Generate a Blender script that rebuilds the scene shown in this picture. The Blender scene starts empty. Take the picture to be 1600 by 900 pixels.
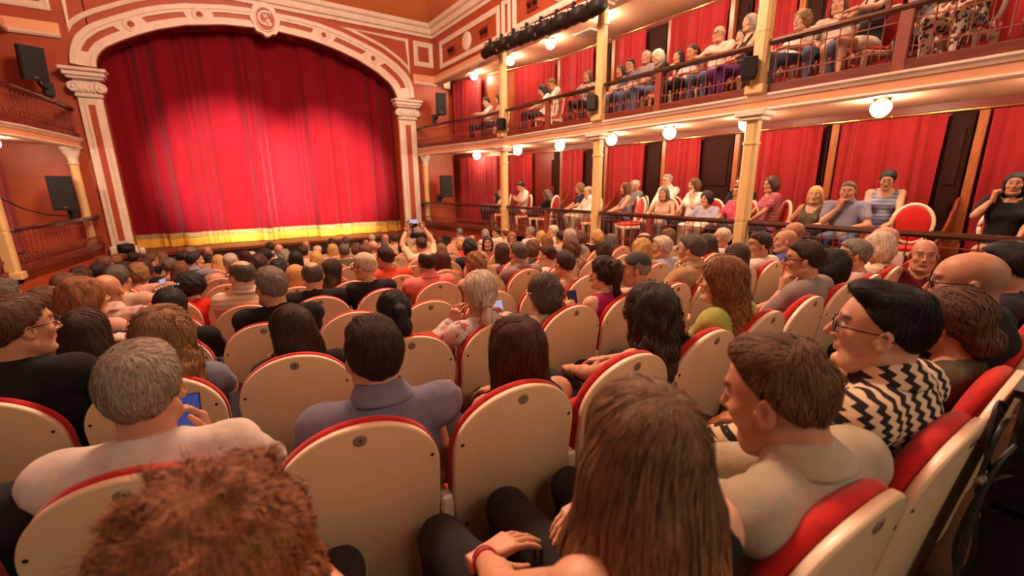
import bpy, math, random
import numpy as np
from mathutils import Vector, Matrix
rng = np.random.default_rng(7)
random.seed(7)
PI = math.pi
SC = bpy.context.scene
COL = SC.collection

# ------------------------------------------------------------------ camera
cam_d = bpy.data.cameras.new('camera')
cam = bpy.data.objects.new('camera', cam_d)
COL.objects.link(cam)
SC.camera = cam
cam_d.sensor_width = 36.0
cam_d.lens = 15.0
cam_d.clip_start = 0.05
cam_d.clip_end = 100
pit, rol, yaw = math.radians(13.7), math.radians(-0.556), math.radians(34.67)
fw = Vector((math.sin(yaw) * math.cos(pit), math.cos(yaw) * math.cos(pit), -math.sin(pit)))
rt = Vector((math.cos(yaw), -math.sin(yaw), 0))
up = rt.cross(fw)
rt2 = math.cos(rol) * rt + math.sin(rol) * up
up2 = -math.sin(rol) * rt + math.cos(rol) * up
cam.matrix_world = Matrix(((rt2.x, up2.x, -fw.x, 0), (rt2.y, up2.y, -fw.y, 0), (rt2.z, up2.z, -fw.z, 1.6), (0, 0, 0, 1)))
cam_d.dof.use_dof = True
cam_d.dof.focus_distance = 2.2
cam_d.dof.aperture_fstop = 1.8

# ------------------------------------------------------------------ world, house lights, exposure
w = bpy.data.worlds.new('world')
SC.world = w
w.use_nodes = True
w.node_tree.nodes['Background'].inputs[0].default_value = (1.0, 0.78, 0.58, 1)
w.node_tree.nodes['Background'].inputs[1].default_value = 0.14
SC.view_settings.view_transform = 'Standard'
SC.view_settings.look = 'None'
SC.view_settings.exposure = 0.50
SC.view_settings.gamma = 1.0
SC.view_settings.use_curve_mapping = False
WARM = (1.0, 0.80, 0.60)


def lamp_obj(name, kind, loc, power, color, target=None, **kw):
    d = bpy.data.lights.new(name, kind)
    d.energy = power
    d.color = color
    for k, v in kw.items():
        setattr(d, k, v)
    o = bpy.data.objects.new(name, d)
    COL.objects.link(o)
    o.location = loc
    if target is not None:
        o.rotation_euler = (Vector(target) - Vector(loc)).to_track_quat('-Z', 'Y').to_euler()
    return o


# the big ceiling chandelier of the hall and the lights over the rear circle, both outside the frame
lamp_obj('chandelier_light', 'POINT', (1.8, 5.2, 6.6), 1200, WARM, shadow_soft_size=0.7)
lamp_obj('rear_circle_light', 'AREA', (2.0, -3.0, 4.3), 70, WARM, (2.2, 2.5, 0.6), shape='RECTANGLE', size=5.0, size_y=1.5)
# the spotlights trained on the house curtain
lamp_obj('curtain_spot', 'SPOT', (0.2, 1.0, 5.6), 25000, (1.0, 0.84, 0.72), (0.75, 13.9, 1.95), spot_size=math.radians(18.5), spot_blend=0.85, shadow_soft_size=0.12)
lamp_obj('curtain_spot', 'SPOT', (3.4, 1.0, 5.6), 25000, (1.0, 0.84, 0.72), (3.05, 13.9, 1.85), spot_size=math.radians(18.5), spot_blend=0.85, shadow_soft_size=0.12)

# ------------------------------------------------------------------ materials
MATS = {}


def nodes_of(m):
    m.use_nodes = True
    nt = m.node_tree
    b = nt.nodes['Principled BSDF']
    return nt, b


def mk(name, col, rough=0.6, metal=0.0, nscale=8.0, namt=0.12, bscale=60.0, bamt=0.0, sheen=0.0, coat=0.0, emit=None, estr=0.0, stretch=(1, 1, 1), spec=0.5):
    """colour grain from object-space noise plus a fine relief"""
    if name in MATS:
        return MATS[name]
    m = bpy.data.materials.new(name)
    nt, b = nodes_of(m)
    N, L = nt.nodes, nt.links
    tc = N.new('ShaderNodeTexCoord')
    mp = N.new('ShaderNodeMapping')
    mp.inputs['Scale'].default_value = stretch
    L.new(tc.outputs['Object'], mp.inputs['Vector'])
    no = N.new('ShaderNodeTexNoise')
    no.inputs['Scale'].default_value = nscale
    no.inputs['Detail'].default_value = 4
    L.new(mp.outputs[0], no.inputs['Vector'])
    mr = N.new('ShaderNodeMapRange')
    mr.inputs['From Min'].default_value = 0.3
    mr.inputs['From Max'].default_value = 0.7
    mr.inputs['To Min'].default_value = 1 - namt
    mr.inputs['To Max'].default_value = 1 + namt
    L.new(no.outputs[0], mr.inputs['Value'])
    mx = N.new('ShaderNodeVectorMath')
    mx.operation = 'SCALE'
    mx.inputs[0].default_value = col
    L.new(mr.outputs[0], mx.inputs['Scale'])
    L.new(mx.outputs[0], b.inputs['Base Color'])
    b.inputs['Roughness'].default_value = rough
    b.inputs['Metallic'].default_value = metal
    b.inputs['Sheen Weight'].default_value = sheen
    b.inputs['Coat Weight'].default_value = coat
    b.inputs['Specular IOR Level'].default_value = spec
    if bamt > 0:
        n2 = N.new('ShaderNodeTexNoise')
        n2.inputs['Scale'].default_value = bscale
        n2.inputs['Detail'].default_value = 2
        L.new(mp.outputs[0], n2.inputs['Vector'])
        bp = N.new('ShaderNodeBump')
        bp.inputs['Strength'].default_value = bamt
        bp.inputs['Distance'].default_value = 0.004
        L.new(n2.outputs[0], bp.inputs['Height'])
        L.new(bp.outputs[0], b.inputs['Normal'])
    if emit:
        b.inputs['Emission Color'].default_value = (*emit, 1)
        b.inputs['Emission Strength'].default_value = estr
    MATS[name] = m
    return m


def weave_mat(name, scale, amt, rough, sheen, cmul=0.12):
    """woven cloth whose colour is the object's own colour"""
    m = bpy.data.materials.new(name)
    nt, b = nodes_of(m)
    N, L = nt.nodes, nt.links
    oi = N.new('ShaderNodeObjectInfo')
    tc = N.new('ShaderNodeTexCoord')
    no = N.new('ShaderNodeTexNoise')
    no.inputs['Scale'].default_value = 14
    no.inputs['Detail'].default_value = 6
    L.new(tc.outputs['Object'], no.inputs['Vector'])
    mr = N.new('ShaderNodeMapRange')
    mr.inputs['From Min'].default_value = 0.3
    mr.inputs['From Max'].default_value = 0.7
    mr.inputs['To Min'].default_value = 1 - cmul
    mr.inputs['To Max'].default_value = 1 + cmul
    L.new(no.outputs[0], mr.inputs['Value'])
    mx = N.new('ShaderNodeVectorMath')
    mx.operation = 'SCALE'
    L.new(oi.outputs['Color'], mx.inputs[0])
    L.new(mr.outputs[0], mx.inputs['Scale'])
    L.new(mx.outputs[0], b.inputs['Base Color'])
    b.inputs['Roughness'].default_value = rough
    b.inputs['Sheen Weight'].default_value = sheen
    b.inputs['Specular IOR Level'].default_value = 0.25
    wv = N.new('ShaderNodeTexWave')
    wv.inputs['Scale'].default_value = scale
    wv.inputs['Distortion'].default_value = 1.0
    L.new(tc.outputs['Object'], wv.inputs['Vector'])
    n2 = N.new('ShaderNodeTexNoise')
    n2.inputs['Scale'].default_value = 22
    n2.inputs['Detail'].default_value = 3
    n2.inputs['Distortion'].default_value = 0.8
    L.new(tc.outputs['Object'], n2.inputs['Vector'])
    ad = N.new('ShaderNodeMath')
    ad.operation = 'MULTIPLY_ADD'
    ad.inputs[1].default_value = 0.16
    L.new(wv.outputs[0], ad.inputs[0])
    L.new(n2.outputs[0], ad.inputs[2])
    bp = N.new('ShaderNodeBump')
    bp.inputs['Strength'].default_value = amt
    bp.inputs['Distance'].default_value = 0.012
    L.new(ad.outputs[0], bp.inputs['Height'])
    L.new(bp.outputs[0], b.inputs['Normal'])
    MATS[name] = m
    return m


def pattern_mat(name, kind, c1, c2, c3=None, scale=10.0):
    """printed or knitted cloth: stripes, checks, zigzag or flowers in the cloth's own object space"""
    m = bpy.data.materials.new(name)
    nt, b = nodes_of(m)
    N, L = nt.nodes, nt.links
    tc = N.new('ShaderNodeTexCoord')
    sp = N.new('ShaderNodeSeparateXYZ')
    L.new(tc.outputs['Object'], sp.inputs[0])

    def math_(op, a, bb=None, cc=None):
        n = N.new('ShaderNodeMath')
        n.operation = op
        for i, v in enumerate((a, bb, cc)):
            if v is None:
                continue
            if isinstance(v, (int, float)):
                n.inputs[i].default_value = v
            else:
                L.new(v, n.inputs[i])
        return n.outputs[0]
    x, y, z = sp.outputs
    if kind == 'hstripe':
        fac = math_('GREATER_THAN', math_('SINE', math_('MULTIPLY', z, scale)), 0.2)
    elif kind == 'zigzag':
        # fine toothed vertical bands
        tooth = math_('PINGPONG', math_('MULTIPLY', z, 1.0), 0.0105)
        hor = math_('ADD', math_('MULTIPLY', x, 1.0), math_('MULTIPLY', y, -0.75))
        s = math_('ADD', hor, math_('MULTIPLY', tooth, 1.7))
        s = math_('ADD', s, math_('MULTIPLY', z, 0.16))
        fac = math_('LESS_THAN', math_('FRACT', math_('MULTIPLY', s, scale)), 0.5)
    elif kind == 'check':
        a = math_('SINE', math_('MULTIPLY', x, scale))
        c = math_('SINE', math_('MULTIPLY', z, scale * 1.2))
        fac = math_('MULTIPLY_ADD', math_('ADD', a, c), 0.25, 0.5)
    else:
        vo = N.new('ShaderNodeTexVoronoi')
        vo.inputs['Scale'].default_value = scale
        L.new(tc.outputs['Object'], vo.inputs['Vector'])
        no = N.new('ShaderNodeTexNoise')
        no.inputs['Scale'].default_value = scale * 1.6
        L.new(tc.outputs['Object'], no.inputs['Vector'])
        fac = math_('GREATER_THAN', math_('ADD', math_('MULTIPLY', vo.outputs['Distance'], 0.6), math_('MULTIPLY', no.outputs[0], 0.55)), 0.55)
    mix = N.new('ShaderNodeMix')
    mix.data_type = 'RGBA'
    L.new(fac, mix.inputs['Factor'])
    mix.inputs['A'].default_value = (*c1, 1)
    mix.inputs['B'].default_value = (*c2, 1)
    out = mix.outputs['Result']
    if c3:
        n3 = N.new('ShaderNodeTexNoise')
        n3.inputs['Scale'].default_value = scale * 0.9
        L.new(tc.outputs['Object'], n3.inputs['Vector'])
        f3 = math_('GREATER_THAN', n3.outputs[0], 0.58)
        m3 = N.new('ShaderNodeMix')
        m3.data_type = 'RGBA'
        L.new(f3, m3.inputs['Factor'])
        L.new(out, m3.inputs['A'])
        m3.inputs['B'].default_value = (*c3, 1)
        out = m3.outputs['Result']
    L.new(out, b.inputs['Base Color'])
    b.inputs['Roughness'].default_value = 0.9
    b.inputs['Specular IOR Level'].default_value = 0.2
    n2 = N.new('ShaderNodeTexNoise')
    n2.inputs['Scale'].default_value = 30
    n2.inputs['Detail'].default_value = 5
    L.new(tc.outputs['Object'], n2.inputs['Vector'])
    bp = N.new('ShaderNodeBump')
    bp.inputs['Strength'].default_value = 0.35
    bp.inputs['Distance'].default_value = 0.008
    L.new(n2.outputs[0], bp.inputs['Height'])
    L.new(bp.outputs[0], b.inputs['Normal'])
    MATS[name] = m
    return m


def hair_mat():
    m = bpy.data.materials.new('hair')
    nt, b = nodes_of(m)
    N, L = nt.nodes, nt.links
    oi = N.new('ShaderNodeObjectInfo')
    at = N.new('ShaderNodeAttribute')
    at.attribute_name = 'hco'
    tip = N.new('ShaderNodeAttribute')
    tip.attribute_name = 'tip'
    no = N.new('ShaderNodeTexNoise')
    no.inputs['Scale'].default_value = 1.0
    no.inputs['Detail'].default_value = 5
    no.inputs['Roughness'].default_value = 0.65
    L.new(at.outputs['Vector'], no.inputs['Vector'])
    mr = N.new('ShaderNodeMapRange')
    mr.inputs['From Min'].default_value = 0.33
    mr.inputs['From Max'].default_value = 0.68
    mr.inputs['To Min'].default_value = 0.32
    mr.inputs['To Max'].default_value = 2.0
    L.new(no.outputs[0], mr.inputs['Value'])
    mx = N.new('ShaderNodeVectorMath')
    mx.operation = 'SCALE'
    L.new(oi.outputs['Color'], mx.inputs[0])
    L.new(mr.outputs[0], mx.inputs['Scale'])
    # sun-bleached ends: only heads whose 'tip' attribute is above zero
    m3 = N.new('ShaderNodeMix')
    m3.data_type = 'RGBA'
    L.new(tip.outputs['Fac'], m3.inputs['Factor'])
    L.new(mx.outputs[0], m3.inputs['A'])
    tipc = N.new('ShaderNodeVectorMath')
    tipc.operation = 'SCALE'
    tipc.inputs[0].default_value = (0.46, 0.22, 0.062)
    L.new(mr.outputs[0], tipc.inputs['Scale'])
    L.new(tipc.outputs[0], m3.inputs['B'])
    L.new(m3.outputs['Result'], b.inputs['Base Color'])
    b.inputs['Roughness'].default_value = 0.52
    b.inputs['Specular IOR Level'].default_value = 0.35
    b.inputs['Anisotropic'].default_value = 0.4
    bp = N.new('ShaderNodeBump')
    bp.inputs['Strength'].default_value = 0.8
    bp.inputs['Distance'].default_value = 0.008
    L.new(no.outputs[0], bp.inputs['Height'])
    L.new(bp.outputs[0], b.inputs['Normal'])
    MATS['hair'] = m


def skin_mat():
    m = bpy.data.materials.new('skin')
    nt, b = nodes_of(m)
    N, L = nt.nodes, nt.links
    oi = N.new('ShaderNodeObjectInfo')
    at = N.new('ShaderNodeAttribute')
    at.attribute_name = 'Col'
    tc = N.new('ShaderNodeTexCoord')
    no = N.new('ShaderNodeTexNoise')
    no.inputs['Scale'].default_value = 35
    no.inputs['Detail'].default_value = 5
    L.new(tc.outputs['Object'], no.inputs['Vector'])
    mr = N.new('ShaderNodeMapRange')
    mr.inputs['To Min'].default_value = 0.8
    mr.inputs['To Max'].default_value = 1.2
    L.new(no.outputs[0], mr.inputs['Value'])
    m1 = N.new('ShaderNodeVectorMath')
    m1.operation = 'MULTIPLY'
    L.new(oi.outputs['Color'], m1.inputs[0])
    L.new(at.outputs['Color'], m1.inputs[1])
    m2 = N.new('ShaderNodeVectorMath')
    m2.operation = 'SCALE'
    L.new(m1.outputs[0], m2.inputs[0])
    L.new(mr.outputs[0], m2.inputs['Scale'])
    L.new(m2.outputs[0], b.inputs['Base Color'])
    b.inputs['Roughness'].default_value = 0.48
    b.inputs['Specular IOR Level'].default_value = 0.4
    n2 = N.new('ShaderNodeTexNoise')
    n2.inputs['Scale'].default_value = 180
    L.new(tc.outputs['Object'], n2.inputs['Vector'])
    bp = N.new('ShaderNodeBump')
    bp.inputs['Strength'].default_value = 0.12
    bp.inputs['Distance'].default_value = 0.003
    L.new(n2.outputs[0], bp.inputs['Height'])
    L.new(bp.outputs[0], b.inputs['Normal'])
    MATS['skin'] = m


hair_mat()
skin_mat()
weave_mat('cloth', 260, 0.6, 0.9, 0.03)
weave_mat('cloth_far', 60, 0.3, 0.9, 0.03)
CREAM_TRIM = mk('cream_plaster', (0.77, 0.63, 0.50), 0.55, nscale=5, namt=0.07, bscale=30, bamt=0.25)
RED_WALL = mk('brick_red_paint', (0.40, 0.066, 0.020), 0.5, nscale=2.5, namt=0.10, bscale=40, bamt=0.12)
DEEP_WALL = mk('oxblood_paint', (0.18, 0.018, 0.009), 0.45, nscale=2.5, namt=0.12, bscale=40, bamt=0.1)
ORANGE_WALL = mk('terracotta_paint', (0.42, 0.075, 0.018), 0.5, nscale=2, namt=0.1, bscale=40, bamt=0.1)
CEIL = mk('orange_ceiling_paint', (0.66, 0.21, 0.07), 0.7, nscale=1.2, namt=0.06)
SOFFIT = mk('salmon_soffit_paint', (0.74, 0.43, 0.27), 0.45, nscale=2, namt=0.06)
PEACH = mk('peach_paint', (0.84, 0.43, 0.23), 0.5, nscale=3, namt=0.06)
YELLOW = mk('straw_paint', (0.72, 0.49, 0.20), 0.45, nscale=6, namt=0.07, bscale=30, bamt=0.1)
RAILWOOD = mk('dark_varnished_wood', (0.055, 0.020, 0.010), 0.22, nscale=20, namt=0.35, stretch=(6, 0.5, 6), coat=0.4)
IRON = mk('rust_red_iron', (0.24, 0.045, 0.020), 0.5, nscale=20, namt=0.15, bscale=80, bamt=0.1)
BASEWOOD = mk('red_brown_board', (0.15, 0.026, 0.012), 0.38, nscale=6, namt=0.25, stretch=(4, 0.6, 4))
DARKWOOD = mk('dark_door_wood', (0.030, 0.007, 0.004), 0.7, nscale=8, namt=0.3, stretch=(4, 4, 0.5), spec=0.12)
JAMB = mk('orange_jamb_wood', (0.36, 0.095, 0.028), 0.35, nscale=8, namt=0.2, stretch=(4, 4, 0.5))
PARTWOOD = mk('mahogany_partition', (0.22, 0.040, 0.014), 0.35, nscale=6, namt=0.25, stretch=(3, 0.6, 3), coat=0.2)
VELVET = mk('red_velvet_curtain', (0.20, 0.0036, 0.0095), 0.85, nscale=3, namt=0.06, bscale=140, bamt=0.1, sheen=0.1, spec=0.1, stretch=(2, 2, 0.15))
DRAPE = mk('crimson_drape', (0.29, 0.008, 0.010), 0.8, nscale=5, namt=0.08, bscale=140, bamt=0.15, sheen=0.2, spec=0.2)
GOLD = mk('gold_border_cloth', (0.75, 0.40, 0.035), 0.7, nscale=8, namt=0.12, bscale=120, bamt=0.2)
OLIVE_TRIM = mk('olive_braid_cloth', (0.38, 0.26, 0.09), 0.75, nscale=20, namt=0.25, bscale=120, bamt=0.3)
SEATCREAM = mk('cream_seat_lacquer', (0.72, 0.52, 0.30), 0.34, nscale=5, namt=0.05, bscale=40, bamt=0.04)
SEATRIM = mk('pale_seat_edge', (0.86, 0.71, 0.50), 0.35, nscale=12, namt=0.06)
SEATRED = mk('red_seat_velvet', (0.50, 0.012, 0.010), 0.85, nscale=30, namt=0.15, bscale=500, bamt=0.5, sheen=0.25, spec=0.15)
PLATE = mk('grey_number_disc', (0.22, 0.15, 0.10), 0.5, nscale=30, namt=0.15)
BLACKINK = mk('black_print', (0.02, 0.015, 0.012), 0.6)
SCREWM = mk('dark_screw', (0.02, 0.014, 0.010), 0.5, metal=0.5)
BLACK = mk('black_equipment', (0.014, 0.012, 0.011), 0.55, nscale=30, namt=0.2, bscale=200, bamt=0.3, spec=0.3)
GREYM = mk('grey_metal', (0.33, 0.29, 0.25), 0.4, metal=0.6)
BRASS = mk('brass', (0.75, 0.45, 0.14), 0.25, metal=1.0)
WHITEP = mk('off_white_plastic', (0.75, 0.66, 0.54), 0.5)
GLOBE = mk('lit_opal_glass', (0.9, 0.8, 0.65), 0.3, emit=(1.0, 0.80, 0.56), estr=95.0)
STAGEBLK = mk('black_stage_front', (0.022, 0.016, 0.014), 0.6, nscale=10, namt=0.2)
STAGEWOOD = mk('stage_boards', (0.16, 0.05, 0.025), 0.45, nscale=8, namt=0.25, stretch=(0.5, 6, 6))
FLOORM = mk('brown_floor', (0.11, 0.045, 0.020), 0.4, nscale=6, namt=0.3, stretch=(4, 0.6, 1), bscale=20, bamt=0.1)
GLASSFRAME = mk('black_acetate', (0.015, 0.012, 0.012), 0.25)
WHITEFRAME = mk('white_acetate', (0.8, 0.74, 0.62), 0.3)
SCREEN = mk('lit_phone_screen', (0.1, 0.1, 0.12), 0.2, emit=(0.55, 0.62, 0.95), estr=0.45, nscale=90, namt=0.6)
SCREENDIM = mk('dim_blue_phone_screen', (0.02, 0.04, 0.12), 0.25, emit=(0.05, 0.12, 0.55), estr=0.22, nscale=60, namt=0.7)
PHONEBLUE = mk('blue_phone_back', (0.015, 0.03, 0.14), 0.25, nscale=20, namt=0.2)
PHONEDK = mk('dark_phone_body', (0.02, 0.02, 0.025), 0.25)
CHAIRCREAM = mk('cream_chair_paint', (0.74, 0.60, 0.40), 0.4, nscale=10, namt=0.06)
CABLE = mk('black_cable', (0.014, 0.012, 0.012), 0.45)
BLUECABLE = mk('dark_blue_cable', (0.02, 0.03, 0.07), 0.45)
CAPCLOTH = mk('charcoal_cap_cloth', (0.045, 0.036, 0.042), 0.85, nscale=40, namt=0.15, bscale=200, bamt=0.2)
BRACE_RED = mk('red_braided_bracelet', (0.45, 0.03, 0.02), 0.6, nscale=200, namt=0.5)
LENS = None


def lens_mat():
    m = bpy.data.materials.new('clear_lens')
    nt, b = nodes_of(m)
    b.inputs['Base Color'].default_value = (1, 0.97, 0.93, 1)
    b.inputs['Roughness'].default_value = 0.05
    b.inputs['Transmission Weight'].default_value = 1.0
    b.inputs['IOR'].default_value = 1.03
    MATS['lens'] = m
    return m


LENS = lens_mat()
pattern_mat('zigzag', 'zigzag', (0.022, 0.017, 0.016), (0.62, 0.47, 0.31), scale=19.0)
pattern_mat('stripe', 'hstripe', (0.66, 0.52, 0.37), (0.50, 0.38, 0.27), scale=160)
pattern_mat('plaid', 'check', (0.42, 0.24, 0.22), (0.60, 0.44, 0.36), scale=130)
pattern_mat('floral', 'floral', (0.50, 0.40, 0.38), (0.62, 0.52, 0.44), (0.40, 0.12, 0.10), scale=26)
pattern_mat('navyfl', 'floral', (0.020, 0.022, 0.045), (0.35, 0.28, 0.26), scale=45)
pattern_mat('floraldk', 'floral', (0.05, 0.035, 0.035), (0.50, 0.36, 0.28), scale=30)
pattern_mat('floralbr', 'floral', (0.10, 0.035, 0.035), (0.62, 0.50, 0.38), scale=20)
pattern_mat('leopard', 'floral', (0.09, 0.05, 0.03), (0.52, 0.36, 0.20), scale=50)
pattern_mat('greenfl', 'floral', (0.16, 0.22, 0.12), (0.50, 0.44, 0.30), scale=40)
pattern_mat('redstripe', 'hstripe', (0.42, 0.035, 0.07), (0.16, 0.03, 0.05), (0.60, 0.32, 0.30), scale=130)
pattern_mat('bluestripe', 'hstripe', (0.14, 0.15, 0.26), (0.28, 0.27, 0.36), scale=130)
pattern_mat('scallop', 'floral', (0.02, 0.025, 0.06), (0.70, 0.28, 0.08), (0.75, 0.62, 0.48), scale=16)

CLOTH = dict(black=(.012, .010, .011), white=(.74, .63, .54), khaki=(.46, .40, .285), olive=(.085, .068, .035), navy=(.016, .014, .024),
             bluegrey=(.21, .20, .27), orange=(.55, .075, .022), lime=(.50, .52, .13), denim=(.20, .22, .28), beige=(.50, .34, .24),
             magenta=(.45, .015, .11), offwhite=(.62, .46, .36), tan=(.42, .26, .13), red=(.62, .022, .012), salmon=(.72, .20, .15),
             cream=(.66, .49, .31), pinkpale=(.58, .30, .24), mauve=(.30, .19, .18), brown=(.12, .05, .03), teal=(.02, .05, .06),
             tealgrey=(.20, .23, .22), bluepale=(.36, .36, .46), grey=(.25, .20, .18), greydk=(.10, .08, .075), blue=(.08, .10, .34), burgundy=(.13, .008, .012),
             rust=(.30, .03, .025), pink=(.62, .08, .14), skin=(.5, .25, .15), greyblue=(.2, .2, .24), jeans=(.10, .13, .22), purple=(.10, .025, .14), whiteshort=(.7, .56, .42),
             blackcream=(.012, .010, .011), dark=(.03, .025, .03))
HAIRC = dict(softblack=(.026, .015, .010), auburn=(.23, .085, .028), ombre=(.165, .085, .036), ltbrown=(.15, .072, .027), brown=(.10, .042, .016), dkbrown=(.036, .015, .007),
             black=(.010, .007, .006), greyblond=(.33, .255, .18), grey=(.21, .17, .135), greydk=(.085, .066, .05), redbrown=(.060, .016, .007),
             auburnlt=(.21, .078, .020), curlblond=(.19, .095, .032), white=(.56, .45, .33), blond=(.46, .25, .085), redblack=(.035, .008, .006), redhair=(.22, .035, .015))
SKINS = [(.52, .25, .145), (.58, .30, .18), (.46, .21, .115), (.62, .33, .205), (.50, .235, .13)]


# ------------------------------------------------------------------ mesh helpers
def tag(o, label=None, cat=None, group=None, kind=None):
    if label:
        o['label'] = label
    if cat:
        o['category'] = cat
    if group:
        o['group'] = group
    if kind:
        o['kind'] = kind
    return o


def fast_mesh(name, V, F, smooth=True, mat=None, sharp=None):
    """V (n,3) array, F (m,k) array of equal-sized polygons"""
    me = bpy.data.meshes.new(name)
    V = np.asarray(V, dtype=np.float32)
    F = np.asarray(F, dtype=np.int32)
    n, (m, k) = len(V), F.shape
    me.vertices.add(n)
    me.vertices.foreach_set('co', V.ravel())
    me.loops.add(m * k)
    me.loops.foreach_set('vertex_index', F.ravel())
    me.polygons.add(m)
    me.polygons.foreach_set('loop_start', np.arange(0, m * k, k, dtype=np.int32))
    me.polygons.foreach_set('loop_total', np.full(m, k, dtype=np.int32))
    me.polygons.foreach_set('use_smooth', np.full(m, smooth, dtype=bool))
    me.update(calc_edges=True)
    if mat:
        me.materials.append(mat)
    return me


def link(name, me, parent=None, mat=None, loc=None, rz=0.0):
    o = bpy.data.objects.new(name, me)
    COL.objects.link(o)
    if parent is not None:
        o.parent = parent
    if loc is not None:
        o.location = loc
    if rz:
        o.rotation_euler = (0, 0, rz)
    if mat is not None and me is not None and not me.materials:
        me.materials.append(mat)
    return o


def empty(name, loc=(0, 0, 0), rz=0.0):
    o = bpy.data.objects.new(name, None)
    COL.objects.link(o)
    o.location = loc
    o.rotation_euler = (0, 0, rz)
    o.empty_display_size = 0.1
    return o


class MB:
    """collects polygons and links them as one mesh object"""
    def __init__(s):
        s.v, s.f, s.sm = [], [], []

    def add(s, vs, fs, smooth=False):
        b = len(s.v)
        s.v += [tuple(map(float, p)) for p in vs]
        s.f += [tuple(b + i for i in f) for f in fs]
        s.sm += [smooth] * len(fs)
        return s

    def box(s, lo, hi, bev=0.0):
        (x0, y0, z0), (x1, y1, z1) = lo, hi
        if bev <= 0:
            v = [(x0, y0, z0), (x1, y0, z0), (x1, y1, z0), (x0, y1, z0), (x0, y0, z1), (x1, y0, z1), (x1, y1, z1), (x0, y1, z1)]
            f = [(0, 3, 2, 1), (4, 5, 6, 7), (0, 1, 5, 4), (1, 2, 6, 5), (2, 3, 7, 6), (3, 0, 4, 7)]
            return s.add(v, f)
        b = bev
        poly = [(x0 + b, y0), (x1 - b, y0), (x1, y0 + b), (x1, y1 - b), (x1 - b, y1), (x0 + b, y1), (x0, y1 - b), (x0, y0 + b)]
        poly2 = [(min(max(x, x0 + b), x1 - b), min(max(y, y0 + b), y1 - b)) for x, y in poly]
        rings = [[(x, y, z0) for x, y in poly2], [(x, y, z0 + b) for x, y in poly], [(x, y, z1 - b) for x, y in poly], [(x, y, z1) for x, y in poly2]]
        return s.rings(rings, smooth=False)

    def rings(s, rings, closed=True, caps=True, smooth=True):
        n = len(rings[0])
        v = [p for r in rings for p in r]
        f = []
        for i in range(len(rings) - 1):
            for j in range(n if closed else n - 1):
                a, b = i * n + j, i * n + (j + 1) % n
                f.append((a, b, b + n, a + n))
        if caps:
            f.append(tuple(range(n))[::-1])
            f.append(tuple((len(rings) - 1) * n + j for j in range(n)))
        return s.add(v, f, smooth)

    def tube(s, pts, r, n=8, smooth=True):
        pts = [Vector(p) for p in pts]
        R = r if isinstance(r, (list, tuple)) else [r] * len(pts)
        rings = []
        prev = None
        for i, p in enumerate(pts):
            t = (pts[min(i + 1, len(pts) - 1)] - pts[max(i - 1, 0)])
            if t.length < 1e-9:
                t = Vector((0, 0, 1))
            t.normalize()
            if prev is None:
                a = t.cross(Vector((0, 0, 1)) if abs(t.z) < 0.9 else Vector((1, 0, 0))).normalized()
            else:
                a = (prev - t * prev.dot(t)).normalized()
            prev = a
            b = t.cross(a)
            rings.append([p + (a * math.cos(2 * PI * k / n) + b * math.sin(2 * PI * k / n)) * R[i] for k in range(n)])
        return s.rings(rings, smooth=smooth)

    def lathe(s, prof, c=(0, 0, 0), n=16, smooth=True, axis='z', caps=True):
        rings = []
        for r, h in prof:
            ring = []
            for k in range(n):
                a = 2 * PI * k / n
                x, y, z = r * math.cos(a), r * math.sin(a), h
                if axis == 'y':
                    x, y, z = r * math.cos(a), h, -r * math.sin(a)
                elif axis == 'x':
                    x, y, z = h, r * math.cos(a), r * math.sin(a)
                ring.append((c[0] + x, c[1] + y, c[2] + z))
            rings.append(ring)
        return s.rings(rings, smooth=smooth, caps=caps)

    def sweep(s, path, prof, closed_prof=True, smooth=False):
        """profile (out, z) carried along a plan path of (x, y); out is to the left of travel"""
        n = len(path)
        rings = []
        for i, (x, y) in enumerate(path):
            def dirv(a, b):
                d = Vector((b[0] - a[0], b[1] - a[1]))
                return d.normalized()
            d1 = dirv(path[max(i - 1, 0)], path[max(i, 1)]) if i > 0 else dirv(path[0], path[1])
            d2 = dirv(path[i], path[i + 1]) if i < n - 1 else d1
            n1, n2 = Vector((-d1.y, d1.x)), Vector((-d2.y, d2.x))
            nn = (n1 + n2)
            nn = nn / max(0.2, nn.dot(n1)) if nn.length > 1e-6 else n1
            rings.append([(x + nn.x * o, y + nn.y * o, z) for o, z in prof])
        return s.rings(rings, closed=closed_prof, caps=closed_prof, smooth=smooth)

    def prism(s, poly, y0, y1, axis='y'):
        """2-D polygon pushed along an axis: 'y' -> (x, z), 'x' -> (y, z), 'z' -> (x, y)"""
        def P(a, b, d):
            return {'y': (a, d, b), 'x': (d, a, b), 'z': (a, b, d)}[axis]
        return s.rings([[P(a, b, y0) for a, b in poly], [P(a, b, y1) for a, b in poly]], smooth=False)

    def strip(s, A, B, y0, y1):
        """band between two polylines of (x, z), pushed from y0 to y1"""
        rings = []
        for (xa, za), (xb, zb) in zip(A, B):
            rings.append([(xa, y0, za), (xb, y0, zb), (xb, y1, zb), (xa, y1, za)])
        return s.rings(rings, smooth=False)

    def mesh(s, name, mat=None):
        me = bpy.data.meshes.new(name)
        me.from_pydata(s.v, [], s.f)
        if any(s.sm):
            me.polygons.foreach_set('use_smooth', s.sm)
        if mat:
            me.materials.append(mat)
        me.update()
        import bmesh
        bm = bmesh.new()
        bm.from_mesh(me)
        bmesh.ops.recalc_face_normals(bm, faces=bm.faces)
        bm.to_mesh(me)
        bm.free()
        return me

    def build(s, name, mat, parent=None, loc=None, rz=0.0):
        return link(name, s.mesh(name, mat), parent, None, loc, rz)


_textcache = {}


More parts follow.
